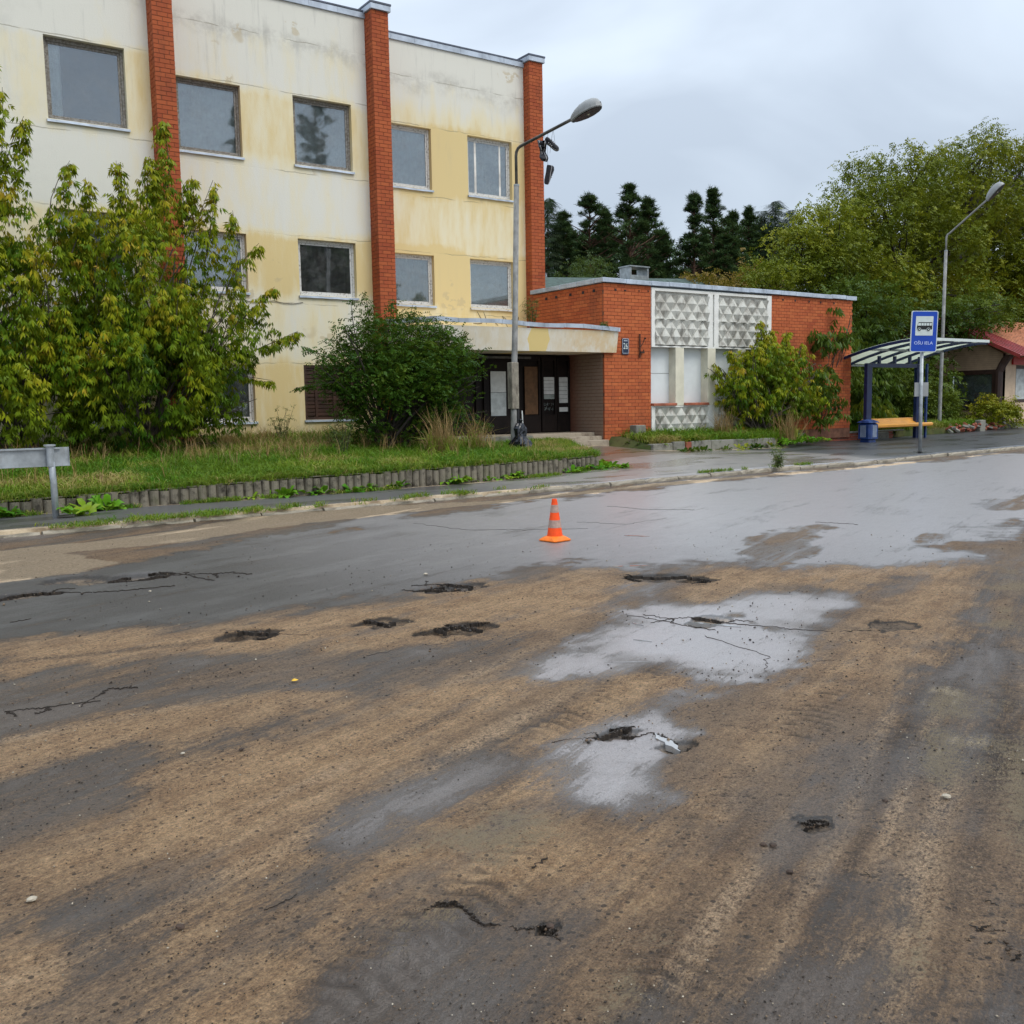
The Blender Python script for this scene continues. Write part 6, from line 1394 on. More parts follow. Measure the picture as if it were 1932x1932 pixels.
def sprays(c, r, n, rg, k=9, L=.42, w=.13, shell=.8, up=.5, T0=0.0):
    """leafy sprays: short shoots that start in the crown and grow outwards and up; returns points and a tint per spray"""
    m = max(1, int(n/k)); C = pset(c, r, m, rg, shell)
    kk = fbm(C[:, 0]*1.7+C[:, 1]*.9, C[:, 2]*1.7-C[:, 1]*.6, 3, 7); C = C[(kk > .43) | (rg.random(m) < .12)]; m = len(C)
    d = (C-np.array(c))/np.array(r); d[:, 2] += up; d += rg.normal(0, .35, (m, 3)); d /= np.linalg.norm(d, axis=1)[:, None]+1e-6
    f = rg.random((m, k)); ln = L*rg.uniform(.6, 1.4, m)
    P = C[:, None]+d[:, None]*(f*ln[:, None])[..., None]+rg.normal(0, 1, (m, k, 3))*(w*(1-.55*f))[..., None]
    tt = np.repeat(rg.normal(0, 1, m), k); return P.reshape(-1, 3), tt, f.ravel()
def shoot(base, top, n, rg, r0=.28, r1=.06):
    """leafy upright shoot: points scattered round a line, thinning upwards"""
    f = rg.random(n)**.9; b = np.array(base); t_ = np.array(top); P = b+(t_-b)*f[:, None]; w = r0*(1-f)+r1; a = rg.random(n)*6.283
    k = rg.uniform(.3, 1, n); P[:, 0] += np.cos(a)*w*k; P[:, 1] += np.sin(a)*w*k; return P, f

def broad_shrub(name, label, cat, base, crowns, shoots, T, mat, rg, scale, density, stems, tint0=.35, tintsd=.16, bark='bark', pitch=(.0, .7), yellow=.2, group=None, sr=(.035, .012), spr=(.42, .12), zt=0.0):
    t = thing(name, label, cat, base, 0, group); B = np.array(base)
    P = []; TT = []
    for (c, r, q) in crowns:
        n = int(density*r[0]*r[1]*r[2]**.5*14*q); p, ts, fs = sprays(c, r, n, rg, 9, spr[0], spr[1])
        g = fbm(p[:, 0]*1.3, p[:, 2]*1.3+p[:, 1], 2, 17); P.append(p); hi = np.clip((p[:, 2]-c[2])/r[2], -1, 1)
        TT.append(tint0+tintsd*(.8*ts+.4*rg.normal(size=len(p)))+(g-.5)*.6+.08*hi+yellow*.45*fs+zt*(p[:, 2]-base[2]-2.5)/2.5)  # zt paints the shade low in the thicket into the leaf tint
    for (a, b, n) in shoots:
        p, f = shoot(a, b, n, rg); P.append(p); TT.append(tint0+yellow*(.3+f)+tintsd*.7*rg.normal(size=n))
    P = np.concatenate(P); TT = np.clip(np.concatenate(TT), 0, 1); keep = P[:, 2] > base[2]+.02; P = P[keep]-B; TT = TT[keep]
    foliage('foliage', T, mat, t, P, rg, scale, pitch, TT)
    mb = MB()
    for (c, r, q) in crowns:
        for i in range(stems):
            e = np.array(c)+rg.normal(size=3)*np.array(r)*.5-B; st = (rg.normal()*.12, rg.normal()*.12, -.05); limb(mb, st, e, sr[0]*rg.uniform(.6, 1.2), sr[1], rg, .05)
            for _ in range(2): e2 = e+rg.normal(size=3)*np.array(r)*.35; limb(mb, e*.7, e2, sr[1], .006, rg, .03, 4, 5)
    for (a, b, n) in shoots: limb(mb, np.array(a)-B, np.array(b)-B, .014, .004, rg, 0, 4, 5)
    mb.obj('stems', M[bark], t); return t

rg = np.random.default_rng(11)
# ash-leaved maples against the left of the facade
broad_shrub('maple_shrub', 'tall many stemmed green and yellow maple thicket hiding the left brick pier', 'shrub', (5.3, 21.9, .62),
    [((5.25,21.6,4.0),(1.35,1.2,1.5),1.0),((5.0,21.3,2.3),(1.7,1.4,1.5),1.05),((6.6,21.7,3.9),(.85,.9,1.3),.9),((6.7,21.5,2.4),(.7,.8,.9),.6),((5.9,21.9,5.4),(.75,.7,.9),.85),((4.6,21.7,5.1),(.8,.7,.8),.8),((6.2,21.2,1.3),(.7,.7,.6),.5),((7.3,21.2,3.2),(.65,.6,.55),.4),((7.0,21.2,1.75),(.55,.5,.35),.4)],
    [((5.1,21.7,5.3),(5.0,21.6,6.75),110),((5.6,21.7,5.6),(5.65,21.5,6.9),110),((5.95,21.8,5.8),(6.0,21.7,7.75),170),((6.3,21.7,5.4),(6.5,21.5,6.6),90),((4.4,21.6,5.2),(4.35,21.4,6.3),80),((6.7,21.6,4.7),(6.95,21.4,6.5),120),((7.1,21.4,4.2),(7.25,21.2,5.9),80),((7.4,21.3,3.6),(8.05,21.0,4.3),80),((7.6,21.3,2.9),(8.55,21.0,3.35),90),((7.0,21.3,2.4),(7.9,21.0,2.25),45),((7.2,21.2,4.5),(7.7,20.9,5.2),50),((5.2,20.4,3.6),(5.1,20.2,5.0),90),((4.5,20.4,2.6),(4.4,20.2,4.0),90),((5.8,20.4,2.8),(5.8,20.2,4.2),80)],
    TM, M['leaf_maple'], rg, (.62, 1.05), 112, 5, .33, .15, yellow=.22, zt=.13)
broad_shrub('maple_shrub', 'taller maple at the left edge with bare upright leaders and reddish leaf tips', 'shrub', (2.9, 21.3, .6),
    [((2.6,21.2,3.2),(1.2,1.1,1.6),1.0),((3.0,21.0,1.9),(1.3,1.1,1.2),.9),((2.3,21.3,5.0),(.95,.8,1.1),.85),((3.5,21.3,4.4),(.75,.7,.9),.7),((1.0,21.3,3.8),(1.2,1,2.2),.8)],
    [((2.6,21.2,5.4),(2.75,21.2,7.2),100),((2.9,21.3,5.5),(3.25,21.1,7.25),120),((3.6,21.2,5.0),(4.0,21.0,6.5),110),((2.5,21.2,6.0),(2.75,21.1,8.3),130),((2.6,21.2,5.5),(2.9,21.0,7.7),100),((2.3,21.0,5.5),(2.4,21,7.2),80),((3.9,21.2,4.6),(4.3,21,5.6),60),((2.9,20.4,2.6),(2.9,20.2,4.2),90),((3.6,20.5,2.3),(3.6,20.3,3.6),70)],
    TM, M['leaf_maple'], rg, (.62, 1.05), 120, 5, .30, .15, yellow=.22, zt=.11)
# rounded bush before the canopy
broad_shrub('round_bush', 'dense dark green bush standing before the left end of the entrance canopy', 'bush', (10.15, 20.0, .6),
    [((10.5,20.0,1.85),(1.2,1.1,1.05),1.3),((11.0,20.0,2.5),(1.15,1.0,.95),1.2),((9.8,20.0,2.5),(1.0,1.0,.75),1.0),((10.5,20.0,3.1),(.95,.8,.6),1.0),((12.0,19.9,1.35),(.6,.6,.35),.6),((11.7,19.9,2.6),(.75,.7,.5),.8),((9.2,19.9,2.3),(.5,.6,.4),.6),((10.4,20,.95),(.8,.8,.4),.8)],
    [((10.3,20.0,3.3),(10.45,20.0,4.05),60),((10.85,20.0,3.3),(10.95,20.0,3.95),60),((9.6,20,2.9),(9.2,20,3.45),50),((9.1,20,2.6),(8.25,20,2.95),60),((9.0,20,2.2),(8.0,20,2.05),60),((11.6,20,2.9),(12.0,20,3.1),50),((12.0,20,2.3),(12.55,20,2.35),50),((9.8,20,3.2),(9.75,20,4.2),55),((9.5,20,3.1),(9.4,20,4.0),40),((12.2,20,1.3),(12.95,20,1.15),50)],
    T_twig(6, .060, .040, .17), M['leaf_bush'], rg, (.7, 1.15), 190, 6, .30, .12, yellow=.06, bark='bark_d', pitch=(-.3, .9))
# yellow green maple before the relief panels
broad_shrub('young_maple', 'bright yellow green young maple bush in front of the boarded annex windows', 'shrub', (23.8, 21.15, .6),
    [((23.6,21.1,2.0),(1.15,.55,.85),.9),((24.8,21.15,1.9),(1.15,.55,.85),.9),((24.1,21.1,2.75),(.9,.5,.55),.8),((25.4,21.2,2.5),(.9,.5,.7),.8),((22.7,21.05,2.3),(.6,.5,.5),.7),((22.9,21.1,1.6),(.45,.4,.4),.5),((26.2,21.2,1.8),(.7,.45,.7),.6)],
    [((24.0,21.1,3.0),(23.85,21.1,4.15),90),((24.3,21.1,3.0),(24.4,21.1,3.9),70),((25.1,21.2,2.9),(25.2,21.2,3.85),80),((25.7,21.2,2.8),(26.0,21.2,3.5),60),((22.9,21.1,2.6),(22.5,21.1,3.2),50),((23.6,20.9,2.5),(23.5,20.8,3.3),60),((26.4,21.2,2.1),(26.9,21.2,2.7),40)],
    TM, M['leaf_maple'], rg, (.72, 1.1), 165, 5, .36, .15, yellow=.22)
# greenery behind the shelter and beside the annex
for i, (nm, lb, c, cr, T_, mt, dn, tt) in enumerate([
 ('dark_shrub', 'dark green shrub with a bare pale stem against the right brick wall of the annex', (28.0,22.4,.45), [((27.1,21.35,1.7),(.8,.5,1.0),.7),((27.2,21.4,2.9),(.6,.35,.7),.7),((29.2,23.4,1.6),(1.1,.8,1.1),.8),((29.5,23.6,3.9),(1.0,.7,1.1),.8),((28.3,21.45,3.9),(.45,.3,.8),.35),((28.75,21.4,4.35),(.42,.3,.55),.9)], TM, 'leaf_dark', 85, .5),
 ('dark_shrub', 'dark feathery shrub seen through the left half of the bus shelter', (31.5,24.0,.45), [((31.2,24.0,1.6),(1.6,1.2,1.2),.9),((31.0,24.6,3.2),(1.5,1.2,1.3),.9)], TM, 'leaf_dark', 80, .55),
 ('dark_shrub', 'dark undergrowth behind the right post of the bus shelter', (34.8,25.2,.45), [((34.6,25.2,1.7),(1.9,1.3,1.3),.9),((34.8,25.8,3.4),(2.0,1.4,1.5),.9)], TM, 'leaf_dark', 75, .45),
 ('grey_shrub', 'loose grey green shrub beside the window of the tan house', (38.2,24.3,.4), [((38.2,24.3,1.2),(1.3,1.0,.95),.7),((37.2,24.6,1.6),(1.0,.9,1.0),.6)], TW, 'leaf_dark', 150, .75),
 ('fern_weed', 'light green ash sapling growing behind the bench', (31.2,22.7,.42), [((31.0,22.6,.9),(.9,.5,.5),.6),((32.1,22.7,.95),(.8,.5,.55),.6)], TM, 'leaf_bush', 70, .6),
 ('vine_bush', 'yellow green climbing bush below the window of the tan house', (40.6,22.95,.38), [((40.7,22.95,.95),(1.3,.40,.50),.9),((41.5,22.8,.65),(.9,.3,.3),.5)], TW, 'leaf_tree', 330, .55)]):
    broad_shrub(nm, lb, 'shrub', c, cr, [], T_, M[mt], rg, (1.2, 1.9) if T_ is TM else (1.2, 1.8), dn, 3, tt, .14, pitch=(-.1, .8))
# big trees at the right
def big_tree(name, label, base, height, clumps, T_, mat, scale, dens, rg, trunk_r=.35, tint0=.5, bark='bark_d', cat='tree'):
    t = thing(name, label, cat, base, 0, 'broad trees behind the bus stop'); B = np.array(base); P = []; TT = []
    mb = MB(); top = Vector((.3, .2, height*.55)); tr = limb(mb, (0, 0, -.2), top, trunk_r, trunk_r*.45, rg, 0, 7, 10)
    for (c, r, q) in clumps:
        n = int(dens*r[0]*r[1]*q*6.5); p, ts, fs = sprays(c, r, n, rg, 10, .75, .24, .75, .35)
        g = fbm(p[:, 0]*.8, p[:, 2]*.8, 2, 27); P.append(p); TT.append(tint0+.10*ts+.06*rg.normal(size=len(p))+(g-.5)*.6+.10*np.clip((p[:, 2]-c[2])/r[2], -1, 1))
        e = np.array(c)-B; a = tr[rg.integers(2, 7)]; L_ = limb(mb, a, e, trunk_r*.28, trunk_r*.10, rg, .05, 5, 6)
        for _ in range(4): limb(mb, L_[3], e+rg.normal(size=3)*np.array(r)*.45, trunk_r*.10, .02, rg, .03, 4, 5)
    P = np.concatenate(P)-B; foliage('crown', T_, M[mat], t, P, rg, scale, (-.1, .9), np.clip(np.concatenate(TT), 0, 1)); mb.obj('trunk', M[bark], t); return t
def ring(c, R_, n, r, rg, zlo, zhi):
    o = []
    for i in range(n): a = rg.uniform(0, 6.283); k = rg.uniform(.45, 1); z = rg.uniform(zlo, zhi); q = max(.25, 1-((z-(zlo+zhi)/2)/((zhi-zlo)*.62))**2)**.5; rr = r*rg.uniform(.75, 1.25); o.append(((c[0]+math.cos(a)*R_*k*q, c[1]+math.sin(a)*R_*k*q*.8, z), (rr, rr*.9, rr*.75), 1.0))
    return o
rt_ = np.random.default_rng(23)
def sky_at(px, py, Y):
    d = FW + RT*((px-966)/FOC) - UP*((py-966)/FOC); p = EYE+d*(Y/d[1]); return float(p[0]), float(p[2])
def placed(L, Y0, dY, rg):
    o = []
    for (px, py, r) in L: Y = Y0+rg.uniform(-dY, dY); x_, z_ = sky_at(px, py, Y); o.append(((x_, Y, z_), (r, r*.95, r*.8), 1.0))
    return o
big_tree('big_tree', 'huge yellow green broad crowned tree towering behind the bus shelter', (47.5, 31.5, .5), 14, placed([(1590,395,1.2),(1640,340,1.2),(1690,335,1.2),(1740,320,1.3),(1760,350,1.5),(1800,315,1.1),(1850,300,1.3),(1872,272,.8),(1900,320,1.3),(1940,310,1.3),(1990,340,1.4),(1610,430,1.5),(1670,400,1.6),(1730,400,1.7),(1800,390,1.7),(1860,380,1.6),(1930,390,1.7),(1570,480,1.4),(1640,480,1.7),(1710,470,1.8),(1780,470,1.8),(1850,470,1.5),(1930,480,1.7),(2000,450,1.8),(1600,550,1.5),(1670,550,1.8),(1740,550,1.8),(1810,560,1.7),(1880,570,1.5),(1700,610,1.4),(1780,610,1.4),(1850,610,1.2)], 31, 2.2, rt_), T_twig(6, .11, .070, .34), 'leaf_tree', (.8, 1.3), 105, rt_, .5, .42)
big_tree('big_tree', 'lower pale crowned tree leaning left over the end of the annex roof', (38.6, 29.5, .5), 9, placed([(1450,535,.8),(1480,490,1.0),(1500,460,.9),(1530,440,.9),(1560,420,.9),(1510,520,1.2),(1560,500,1.2),(1550,550,1.2),(1600,520,1.2),(1480,545,.8),(1600,470,1.1),(1620,560,1.3),(1520,480,1.0)], 29, .9, rt_), T_twig(6, .11, .070, .34), 'leaf_tree', (.8, 1.3), 100, rt_, .28, .42)
big_tree('big_tree', 'yellowing tree reaching over the red roof at the right edge', (57.5, 33.5, .5), 12, ring((57.5, 33, 0), 5.2, 20, 1.9, rt_, 6.5, 13.8), T_twig(6, .11, .075, .34), 'leaf_tree', (.95, 1.5), 62, rt_, .4, .50)
big_tree('undergrowth_tree', 'dark shaded tree between the annex and the tan house', (37.5, 27.0, .5), 6, ring((37.3, 26.8, 0), 3.6, 18, 1.3, rt_, 1.6, 5.8)+ring((44.5, 31.5, 0), 3.0, 8, 1.5, rt_, 4.6, 7.5)+placed([(1770,605,.8),(1800,590,.8),(1835,590,.8),(1865,585,.7),(1895,590,.6),(1830,610,.6),(1790,625,.7),(1870,608,.45)], 25, .5, rt_), T_twig(6, .11, .075, .34), 'leaf_dark', (.9, 1.4), 66, rt_, .22, .5)
big_tree('rust_tree', 'low rusty brown tree just above the annex coping', (39.5, 38.0, .5), 7, [((37.8,38,6.6),(1.8,1.4,1.4),1),((40.2,38,7.0),(1.9,1.5,1.7),1),((42.5,38,7.6),(1.9,1.5,1.7),1),((35.8,38,6.0),(1.2,1.2,.9),1)], T_twig(6, .11, .075, .34), 'leaf_rust', (.9, 1.5), 62, rt_, .2, .5)
# conifers on the skyline
def conifer(kind, label, X, Y, H, Rm, rg, zbase=.6, lean=0, broad=False):
    nm = {'pine': 'pine_tree', 'spruce': 'spruce_tree'}[kind]
    t = thing(nm, label, 'tree', (X, Y, zbase), 0, 'conifers on the skyline'); mb = MB(); P = []; YW = []; SCL = []
    mb.tube([(0, 0, -.3), (lean*.5, 0, H*.5), (lean, 0, H*.97)], [H*.012, H*.008, .04], 7)
    if kind == 'spruce':
        z = H
        while z > H*.18:
            f = (H-z)/H; r_ = Rm*f**.8*rg.uniform(.8, 1.1); nb = int(8+f*14)
            for i in range(nb):
                a = rg.uniform(0, 6.283); k = max(1, int(r_/.75))
                for j in range(k+1): u = (j+.3)/(k+1)*r_; P.append((lean*z/H+math.cos(a)*u, math.sin(a)*u, z-.18*u)); YW.append(a); SCL.append(.55+.45*min(1, r_))
            z -= .22+.25*f
        foliage('crown', TS, M['needle_s'], t, P, rg, (1.0, 1.6), (.1, .5), None, np.array(YW)); 
    else:
        nc = 175
        for i in range(nc):
            z = H*(.22+.78*rg.random()**.85); f = (z/H-.22)/.78; w = Rm*1.65*(1-f**1.2)**.8*(.75+.25*math.sin(f*13+X))+.12; w = w if not broad else Rm*(.75+.5*math.sin(f*9+X))*(1-f**3); a = rg.uniform(0, 6.283); w = w*(.62+.55*(math.sin(a*3+z*1.1+X)*.5+.5)); k = rg.uniform(.25, 1.05)*w; c = np.array([lean*z/H+math.cos(a)*k, math.sin(a)*k, z+.25*k])
            c[2] = min(c[2], H-.35); rr = rg.uniform(.3, .62)*(.6+.5*(1-f)); n = int(70*rr*rr+9); P += list(pset(c, (rr, rr, rr*.42), n, rg, .6))
            limb(mb, (lean*z/H, 0, z-.35*k), c, .06, .02, rg, 0, 3, 4)
        for j in range(30): P.append((lean+rg.normal()*.22, rg.normal()*.22, H-rg.random()*1.1))
        foliage('crown', TP, M['needle'], t, P, rg, (.6, 1.1), (-.4, .5))
    mb.obj('trunk', M['bark_p'], t); return t
rc = np.random.default_rng(31)
for (px, py, Y, kind, Rm, lb) in [(1033,374,60,'spruce',2.0,'slim dark spruce just right of the last brick pier'),(1062,398,62,'pine',1.9,'small rounded pine right of the slim spruce'),(1112,366,58,'pine',3.1,'broad crowned pine left of the roof vent'),(1140,392,66,'pine',2.6,'pine filling the gap beside the broad crowned one'),
    (1188,346,56,'pine',3.4,'tallest pine, standing above the roof vent'),(1222,372,60,'pine',2.9,'pine with a sloping right shoulder beside the tallest one'),(1248,432,64,'pine',2.2,'low pine at the edge of the gap in the trees'),
    (1310,363,58,'pine',2.3,'narrow pine standing on the right side of the gap'),(1346,354,60,'pine',2.6,'high pine with a leaning top right of the gap'),(1382,396,64,'pine',2.6,'dense pine behind the leaning topped one'),(1413,388,66,'pine',1.9,'pine with a small pointed head left of the two spruces'),(1437,398,68,'spruce',2.3,'spruce half hidden left of the pointed spruce'),(1463,379,66,'spruce',2.3,'pointed spruce rising over the yellow green tree'),(1491,396,68,'spruce',2.0,'smaller spruce at the edge of the big tree'),(1370,440,56,'pine',2.8,'low dark pine above the annex roof')]:
    x_, z_ = sky_at(px, py, Y); conifer(kind, lb, x_, Y, z_-.6, Rm, rc)
wd = placed([(px_, py_, 2.2) for px_, py_ in ((1050,480),(1090,470),(1130,465),(1170,455),(1210,470),(1245,490),(1325,470),(1360,450),(1400,450),(1440,455),(1475,460),(1345,500),(1400,500),(1450,500),(1100,510),(1160,510),(1215,515))], 74, 3, rc)
fw_ = big_tree('far_wood', 'dark mass of the wood behind the single pines and spruces', (95, 75, .5), 12, wd, T_twig(6, .25, .10, .7), 'needle', (1.0, 1.6), 26, rc, .2, .5); del fw_['group']
big_tree('weeping_birch', 'grey green weeping tree left of the roof vent, below the pines', (40.5, 50, .5), 7, [((39.3,50,7.6),(1.7,1.5,2.6),1),((41.5,50,7.0),(1.9,1.5,2.2),1),((43.8,50,6.0),(1.5,1.4,1.8),1),((37.4,50,7.0),(1.3,1.3,2.6),1),((40.3,50,9.3),(1.3,1.2,1.6),1)], T_twig(6, .13, .05, .40), 'leaf_willow', (1.0, 1.5), 62, rt_, .2, .5)
# pines across the road, seen only as reflections in the upper windows
for (x_, y_, H, lb) in ((25.3, -22, 23.5, 'pine across the road, mirrored at the right of an upper window'), (31.2, -22, 26.5, 'taller pine across the road, mirrored in the upper window beside the middle pier'), (35.5, -25, 19, 'lowest pine across the road, right of the taller ones')): conifer('pine', lb, x_, y_, H, 2.3, rc, 0, 0, True)

big_tree('added_roadside_tree', 'dark leafy trees added across the road to darken the middle floor window reflections', (32, -24, 0), 12, [((29.5,-24,12.3),(2.6,2,2.6),1),((33,-24,12.6),(2.6,2,2.4),1),((36,-24,11.5),(2.6,2,2.6),1),((27,-24,7.5),(3.2,2,4),1),((32,-24,8.5),(3.4,2,4.5),1),((37,-24,7.5),(3.2,2,4),1),((42,-25,7),(3,2,4),1),((22,-25,5.5),(3,2,3),1)], T_twig(6, .2, .14, .6), 'leaf_dark', (1.4, 2.2), 60, rc, .3, .3)  # unseen trees added so the middle windows reflect something dark
# ------------------------------------------------------------------ grass, weeds, dock
def lawn_points(n, rg, xr=(-2, 16.4), yr=(16.2, 24.6)):
    x = rg.uniform(*xr, n); y = rg.uniform(*yr, n); k = (y > back_y(x)+.12); return x[k], y[k]
rgr = np.random.default_rng(41)
x, y = lawn_points(46000, rgr); k = rgr.random(len(x)) < np.clip(1.35-(y-16)/9, .3, 1); x, y = x[k], y[k]
k = ~((x > 12.9) & (y > 21.6)) & ~((y > 23.4) & (x < 6.9)); x, y = x[k], y[k]
z = lawn_z(x, y); dry = fbm(x*.9+3, y*1.5, 3, 61); tt = .16+.13*rgr.normal(size=len(x))+np.clip(dry-.50, 0, 1)*2.4+np.clip((y-20.5)/6, 0, .3)*(rgr.random(len(x)) < .5)
P = np.stack([x, y, z-.02+.10*(fbm(x*.8, y*.8, 3, 35)-0.5)], -1)
LG = foliage('lawn_grass', T_tuft(8, .20, .8, .011, .07), M['grass'], None, P, rgr, (.5, 1.5), (-.25, .25), np.clip(tt, 0, 1), smul=np.where(P[:, 0] > 12.6, .55, 1.0)*(1+.6*np.clip((P[:, 1]-19.5)/4, 0, 1)*(P[:, 0] < 12))); tag(LG, 'rough uncut green and straw coloured grass covering the raised lawn', 'grass')
# taller flowering stalks through the lawn
n = 3600; x = rgr.uniform(-1, 12.5, n); y = rgr.uniform(16.6, 23.2, n); k = rgr.random(n) < np.clip((y-17)/5, .16, 1)*np.clip((fbm(x*.7, y*.7, 2, 88)-.35)*4, .1, 1); x, y = x[k], y[k]
TG = foliage('tall_grass', T_tuft(5, .62, .45, .007, .05), M['straw'], None, np.stack([x, y, lawn_z(x, y)], -1), rgr, (.5, 1.15), (-.15, .15)); tag(TG, 'thin tall seeding grass stalks standing in the lawn below the windows', 'grass')
# fringe lying over the top of the retaining wall
n = 5200; x = rgr.uniform(-3, 14, n); y = interp(x, WALLY)+rgr.uniform(-.06, .25, n); P = np.stack([x, y, wall_top(x)-.01], -1)
FR = foliage('grass_fringe', T_tuft(7, .16, 1.1, .010, .06), M['grass'], None, P, rgr, (.5, 1.2), (-.3, .3), np.clip(.35+.25*rgr.normal(size=n), 0, 1)); tag(FR, 'fringe of grass hanging over the fluted retaining wall', 'grass')
n = 15000; x = rgr.uniform(18.5, 42, n); y = back_y(x)+.15+rgr.random(n)**1.4*4.5; k = ~((x > 18) & (x < 29.3) & (y > 21.6)) & (y < 26.5); x, y = x[k], y[k]; tt = .22+.15*rgr.normal(size=len(x))+np.clip(fbm(x*.8, y, 3, 66)-.5, 0, 1)*2.2
AG = foliage('verge_grass', T_tuft(7, .26, .8, .015, .09), M['grass'], None, np.stack([x, y, lawn_z(x, y)-.02], -1), rgr, (.6, 1.5), (-.25, .25), np.clip(tt, 0, 1)); tag(AG, 'uncut verge grass behind the planter edging and the bus shelter', 'grass')
# weeds along the kerb and the foot of the wall
n = 1900; x = rgr.uniform(-1, 10.5, n); y = kerb_y(x)+.14+rgr.normal(0, .13, n)-.05; keep = fbm(x*2.2, y*4, 2, 71) > .57; x, y = x[keep], y[keep]
x2 = rgr.uniform(14.8, 19.5, 260); y2 = kerb_y(x2)+.17+rgr.normal(0, .03, 260); k2 = fbm(x2*1.8, y2, 2, 77) > .52; x = np.concatenate([x, x2[k2]]); y = np.concatenate([y, y2[k2]])
x3 = rgr.uniform(-2, 14, 1600); y3 = interp(x3, WALLY)-.12-np.abs(rgr.normal(0, .09, 1600)); k3 = fbm(x3*1.5, y3, 2, 79) > .46; x = np.concatenate([x, x3[k3]]); y = np.concatenate([y, y3[k3]])
KG = foliage('kerb_weeds', T_tuft(6, .09, 1.2, .010, .05), M['grass'], None, np.stack([x, y, np.full(len(x), .115)], -1), rgr, (.5, 1.2), (-.3, .3), np.clip(.30+.25*rgr.normal(size=len(x)), 0, 1)); tag(KG, 'thin weeds and moss growing along the kerb and the foot of the wall', 'weeds')
def T_dock(n=9, L=.26, w=.085):
    P = []; r2 = random.Random(n)
    for i in range(n):
        a = 6.283*i/n+r2.uniform(-.3, .3); e = r2.uniform(.35, 1.1); l = L*r2.uniform(.7, 1.1); d = np.array([math.cos(a)*math.cos(e), math.sin(a)*math.cos(e), math.sin(e)]); s = np.array([-math.sin(a), math.cos(a), 0])*w/2
        p = [d*l*.12, d*l*.4, d*l*.72-np.array([0, 0, .02]), d*l-np.array([0, 0, .09*l/.26])]
        V = [p[0], p[1]-s, p[1]+s, p[2]-s*.8, p[2]+s*.8, p[3]]; P.append((V, [(0, 2, 1), (1, 2, 4), (1, 4, 3), (3, 4, 5)]))
    return joinT(P)
DK = [((30,975),3,.12),((150,968),2,.12),((185,965),4,.13),((135,975),2,.12),((480,940),3,.12),((560,935),4,.12),((525,938),2,.1),((662,925),3,.11),((715,920),2,.1),((850,912),5,.14),((890,905),3,.12),((965,903),4,.12),((1040,893),4,.12),((1085,890),3,.12),((1120,888),7,.16),((1148,884),7,.17),((0,975),3,.13)]
ORD = 'first second third fourth fifth sixth seventh eighth ninth tenth eleventh twelfth thirteenth fourteenth fifteenth sixteenth seventeenth'.split()
for i, ((px, py), n, sd_) in enumerate(DK):
    gx_, gy_ = gnd(px, py-4, .13); gy_ = min(gy_, float(interp(gx_, WALLY))-.12) if gx_ < 13.2 else gy_
    pos = np.stack([rgr.normal(0, sd_*1.4, n), rgr.normal(0, .06, n), np.zeros(n)], -1)
    t = thing('dock_plant', 'bright green dock by the fluted wall, %s cluster counted from the left' % ORD[int(np.argsort(np.argsort([d[0][0] for d in DK]))[i])], 'weed', (gx_, gy_, .12), 0, 'dock plants along the wall'); o = foliage('leaves', T_dock(), M['dock'], t, pos, rgr, (.8, 1.5), (-.15, .15)); 
# dock and ground ivy near the steps and along the planter
for (x0, x1, y0, y1, zz, n, lb) in ((14.0, 15.6, 20.2, 21.4, .52, 26, 'patch of leafy weeds between the lamp post and the steps'), (18.2, 20.0, 20.1, 21.2, .45, 60, 'low dark green weeds at the foot of the orange brick wall'), (23.6, 26.2, 19.9, 21.3, .30, 90, 'bank of green weeds between the planter blocks and the low brick wall'), (19.0, 23.2, 19.55, 19.95, .2, 26, 'weeds with yellow flowers below the planter blocks'), (13.1, 14.6, 16.7, 17.6, .12, 60, 'leafy weeds spilling over the corner of the lawn')):
    xx = rgr.uniform(x0, x1, n); yy = rgr.uniform(y0, y1, n); o = foliage('leafy_weeds', T_dock(8, .24, .07), M['dock'] if x0 in (13.1, 23.6) else M['leaf_bush'], None, np.stack([xx, yy, np.full(n, zz)+.05*rgr.random(n)], -1), rgr, (.6, 1.3), (-.2, .2), np.clip(.5+.25*rgr.normal(size=n), 0, 1)); tag(o, lb, 'weeds')
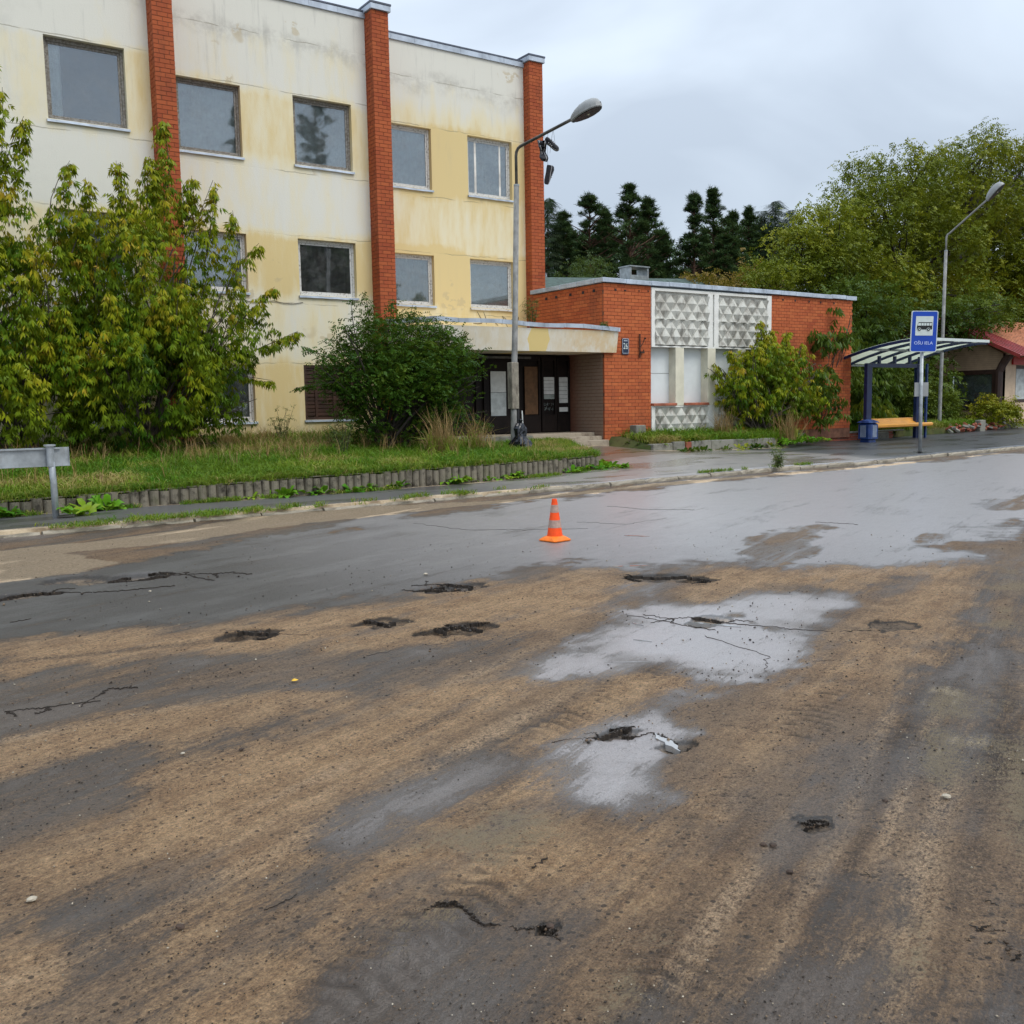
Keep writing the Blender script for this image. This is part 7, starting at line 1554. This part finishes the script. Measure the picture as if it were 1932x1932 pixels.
# tall dead grass clumps
def dead_clump(label, x, y, z, h, n, w):
    t = thing('dry_grass_clump', label, 'grass', (x, y, z), 0, 'tall dead grass clumps'); pos = np.stack([rgr.normal(0, w, n), rgr.normal(0, w*.7, n), np.zeros(n)], -1)
    foliage('stalks', T_tuft(6, h, .32, .012, .05), M['straw'], t, pos, rgr, (.6, 1.15), (-.12, .12)); 
    pos = np.stack([rgr.normal(0, w*1.5, n//2), rgr.normal(0, w, n//2), np.full(n//2, h*.1)], -1); foliage('blades', T_tuft(8, h*.5, .9, .014, .06), M['grass'], t, pos, rgr, (.6, 1.2), (-.3, .3), np.clip(.5+.2*rgr.normal(size=n//2), 0, 1))
for a in (('straw coloured clump of tall dead grass before the round bush', 10.6, 18.3, .53, 1.15, 46, .17), ('thinner dead grass clump right of the taller one', 11.75, 18.6, .55, 1.05, 22, .16), ('dead grass clump in front of the young maple', 24.2, 20.3, .38, 1.1, 30, .22), ('brown dead stalks by the second relief panel', 22.0, 20.9, .55, 1.0, 24, .18), ('reddish dry stalks at the foot of the left brick pier', 6.3, 22.2, .65, .75, 22, .35), ('short dry stalks under the ground floor window', 7.9, 22.6, .66, .7, 26, .6)): dead_clump(*a)
# spindly weeds on the lawn and by the kerb
def spindly(label, x, y, z, h, n, cat='weed'):
    t = thing('tall_weed', label, cat, (x, y, z)); mb = MB(); P = []
    for i in range(n):
        a = rgr.uniform(0, 6.283); r_ = rgr.uniform(.1, .35)*h; e = (math.cos(a)*r_, math.sin(a)*r_*.7, h*rgr.uniform(.6, 1)); L_ = limb(mb, (0, 0, -.03), e, .007, .003, rgr, 0, 4, 4)
        for p in L_[1:]:
            for _ in range(5): P.append(np.array(p)+rgr.normal(0, .035, 3))
    mb.obj('stems', M['bark_d'], t); foliage('leaves', T_twig(5, .05, .016, .09), M['weed'], t, np.array(P), rgr, (.7, 1.4), (-.5, .7))
spindly('spindly branching weed growing in the paving by the kerb', *gnd(1467, 879, .16), .15, .42, 9)
spindly('sparse dark stemmed weed on the lawn left of the round bush', 8.6, 18.9, .55, .95, 9)
spindly('dark bushy weed under the corner of the ground floor window', 8.75, 22.8, .68, 1.0, 12)
spindly('sprig growing where the canopy roof meets the brick wing', 17.3, 24.2, 3.85, .95, 14)
spindly('small weed on the right end of the canopy edge', 17.9, 21.55, 3.78, .10, 6)
spindly('slender weeds on the lawn below the left windows', 9.2, 20.6, .6, .7, 8)
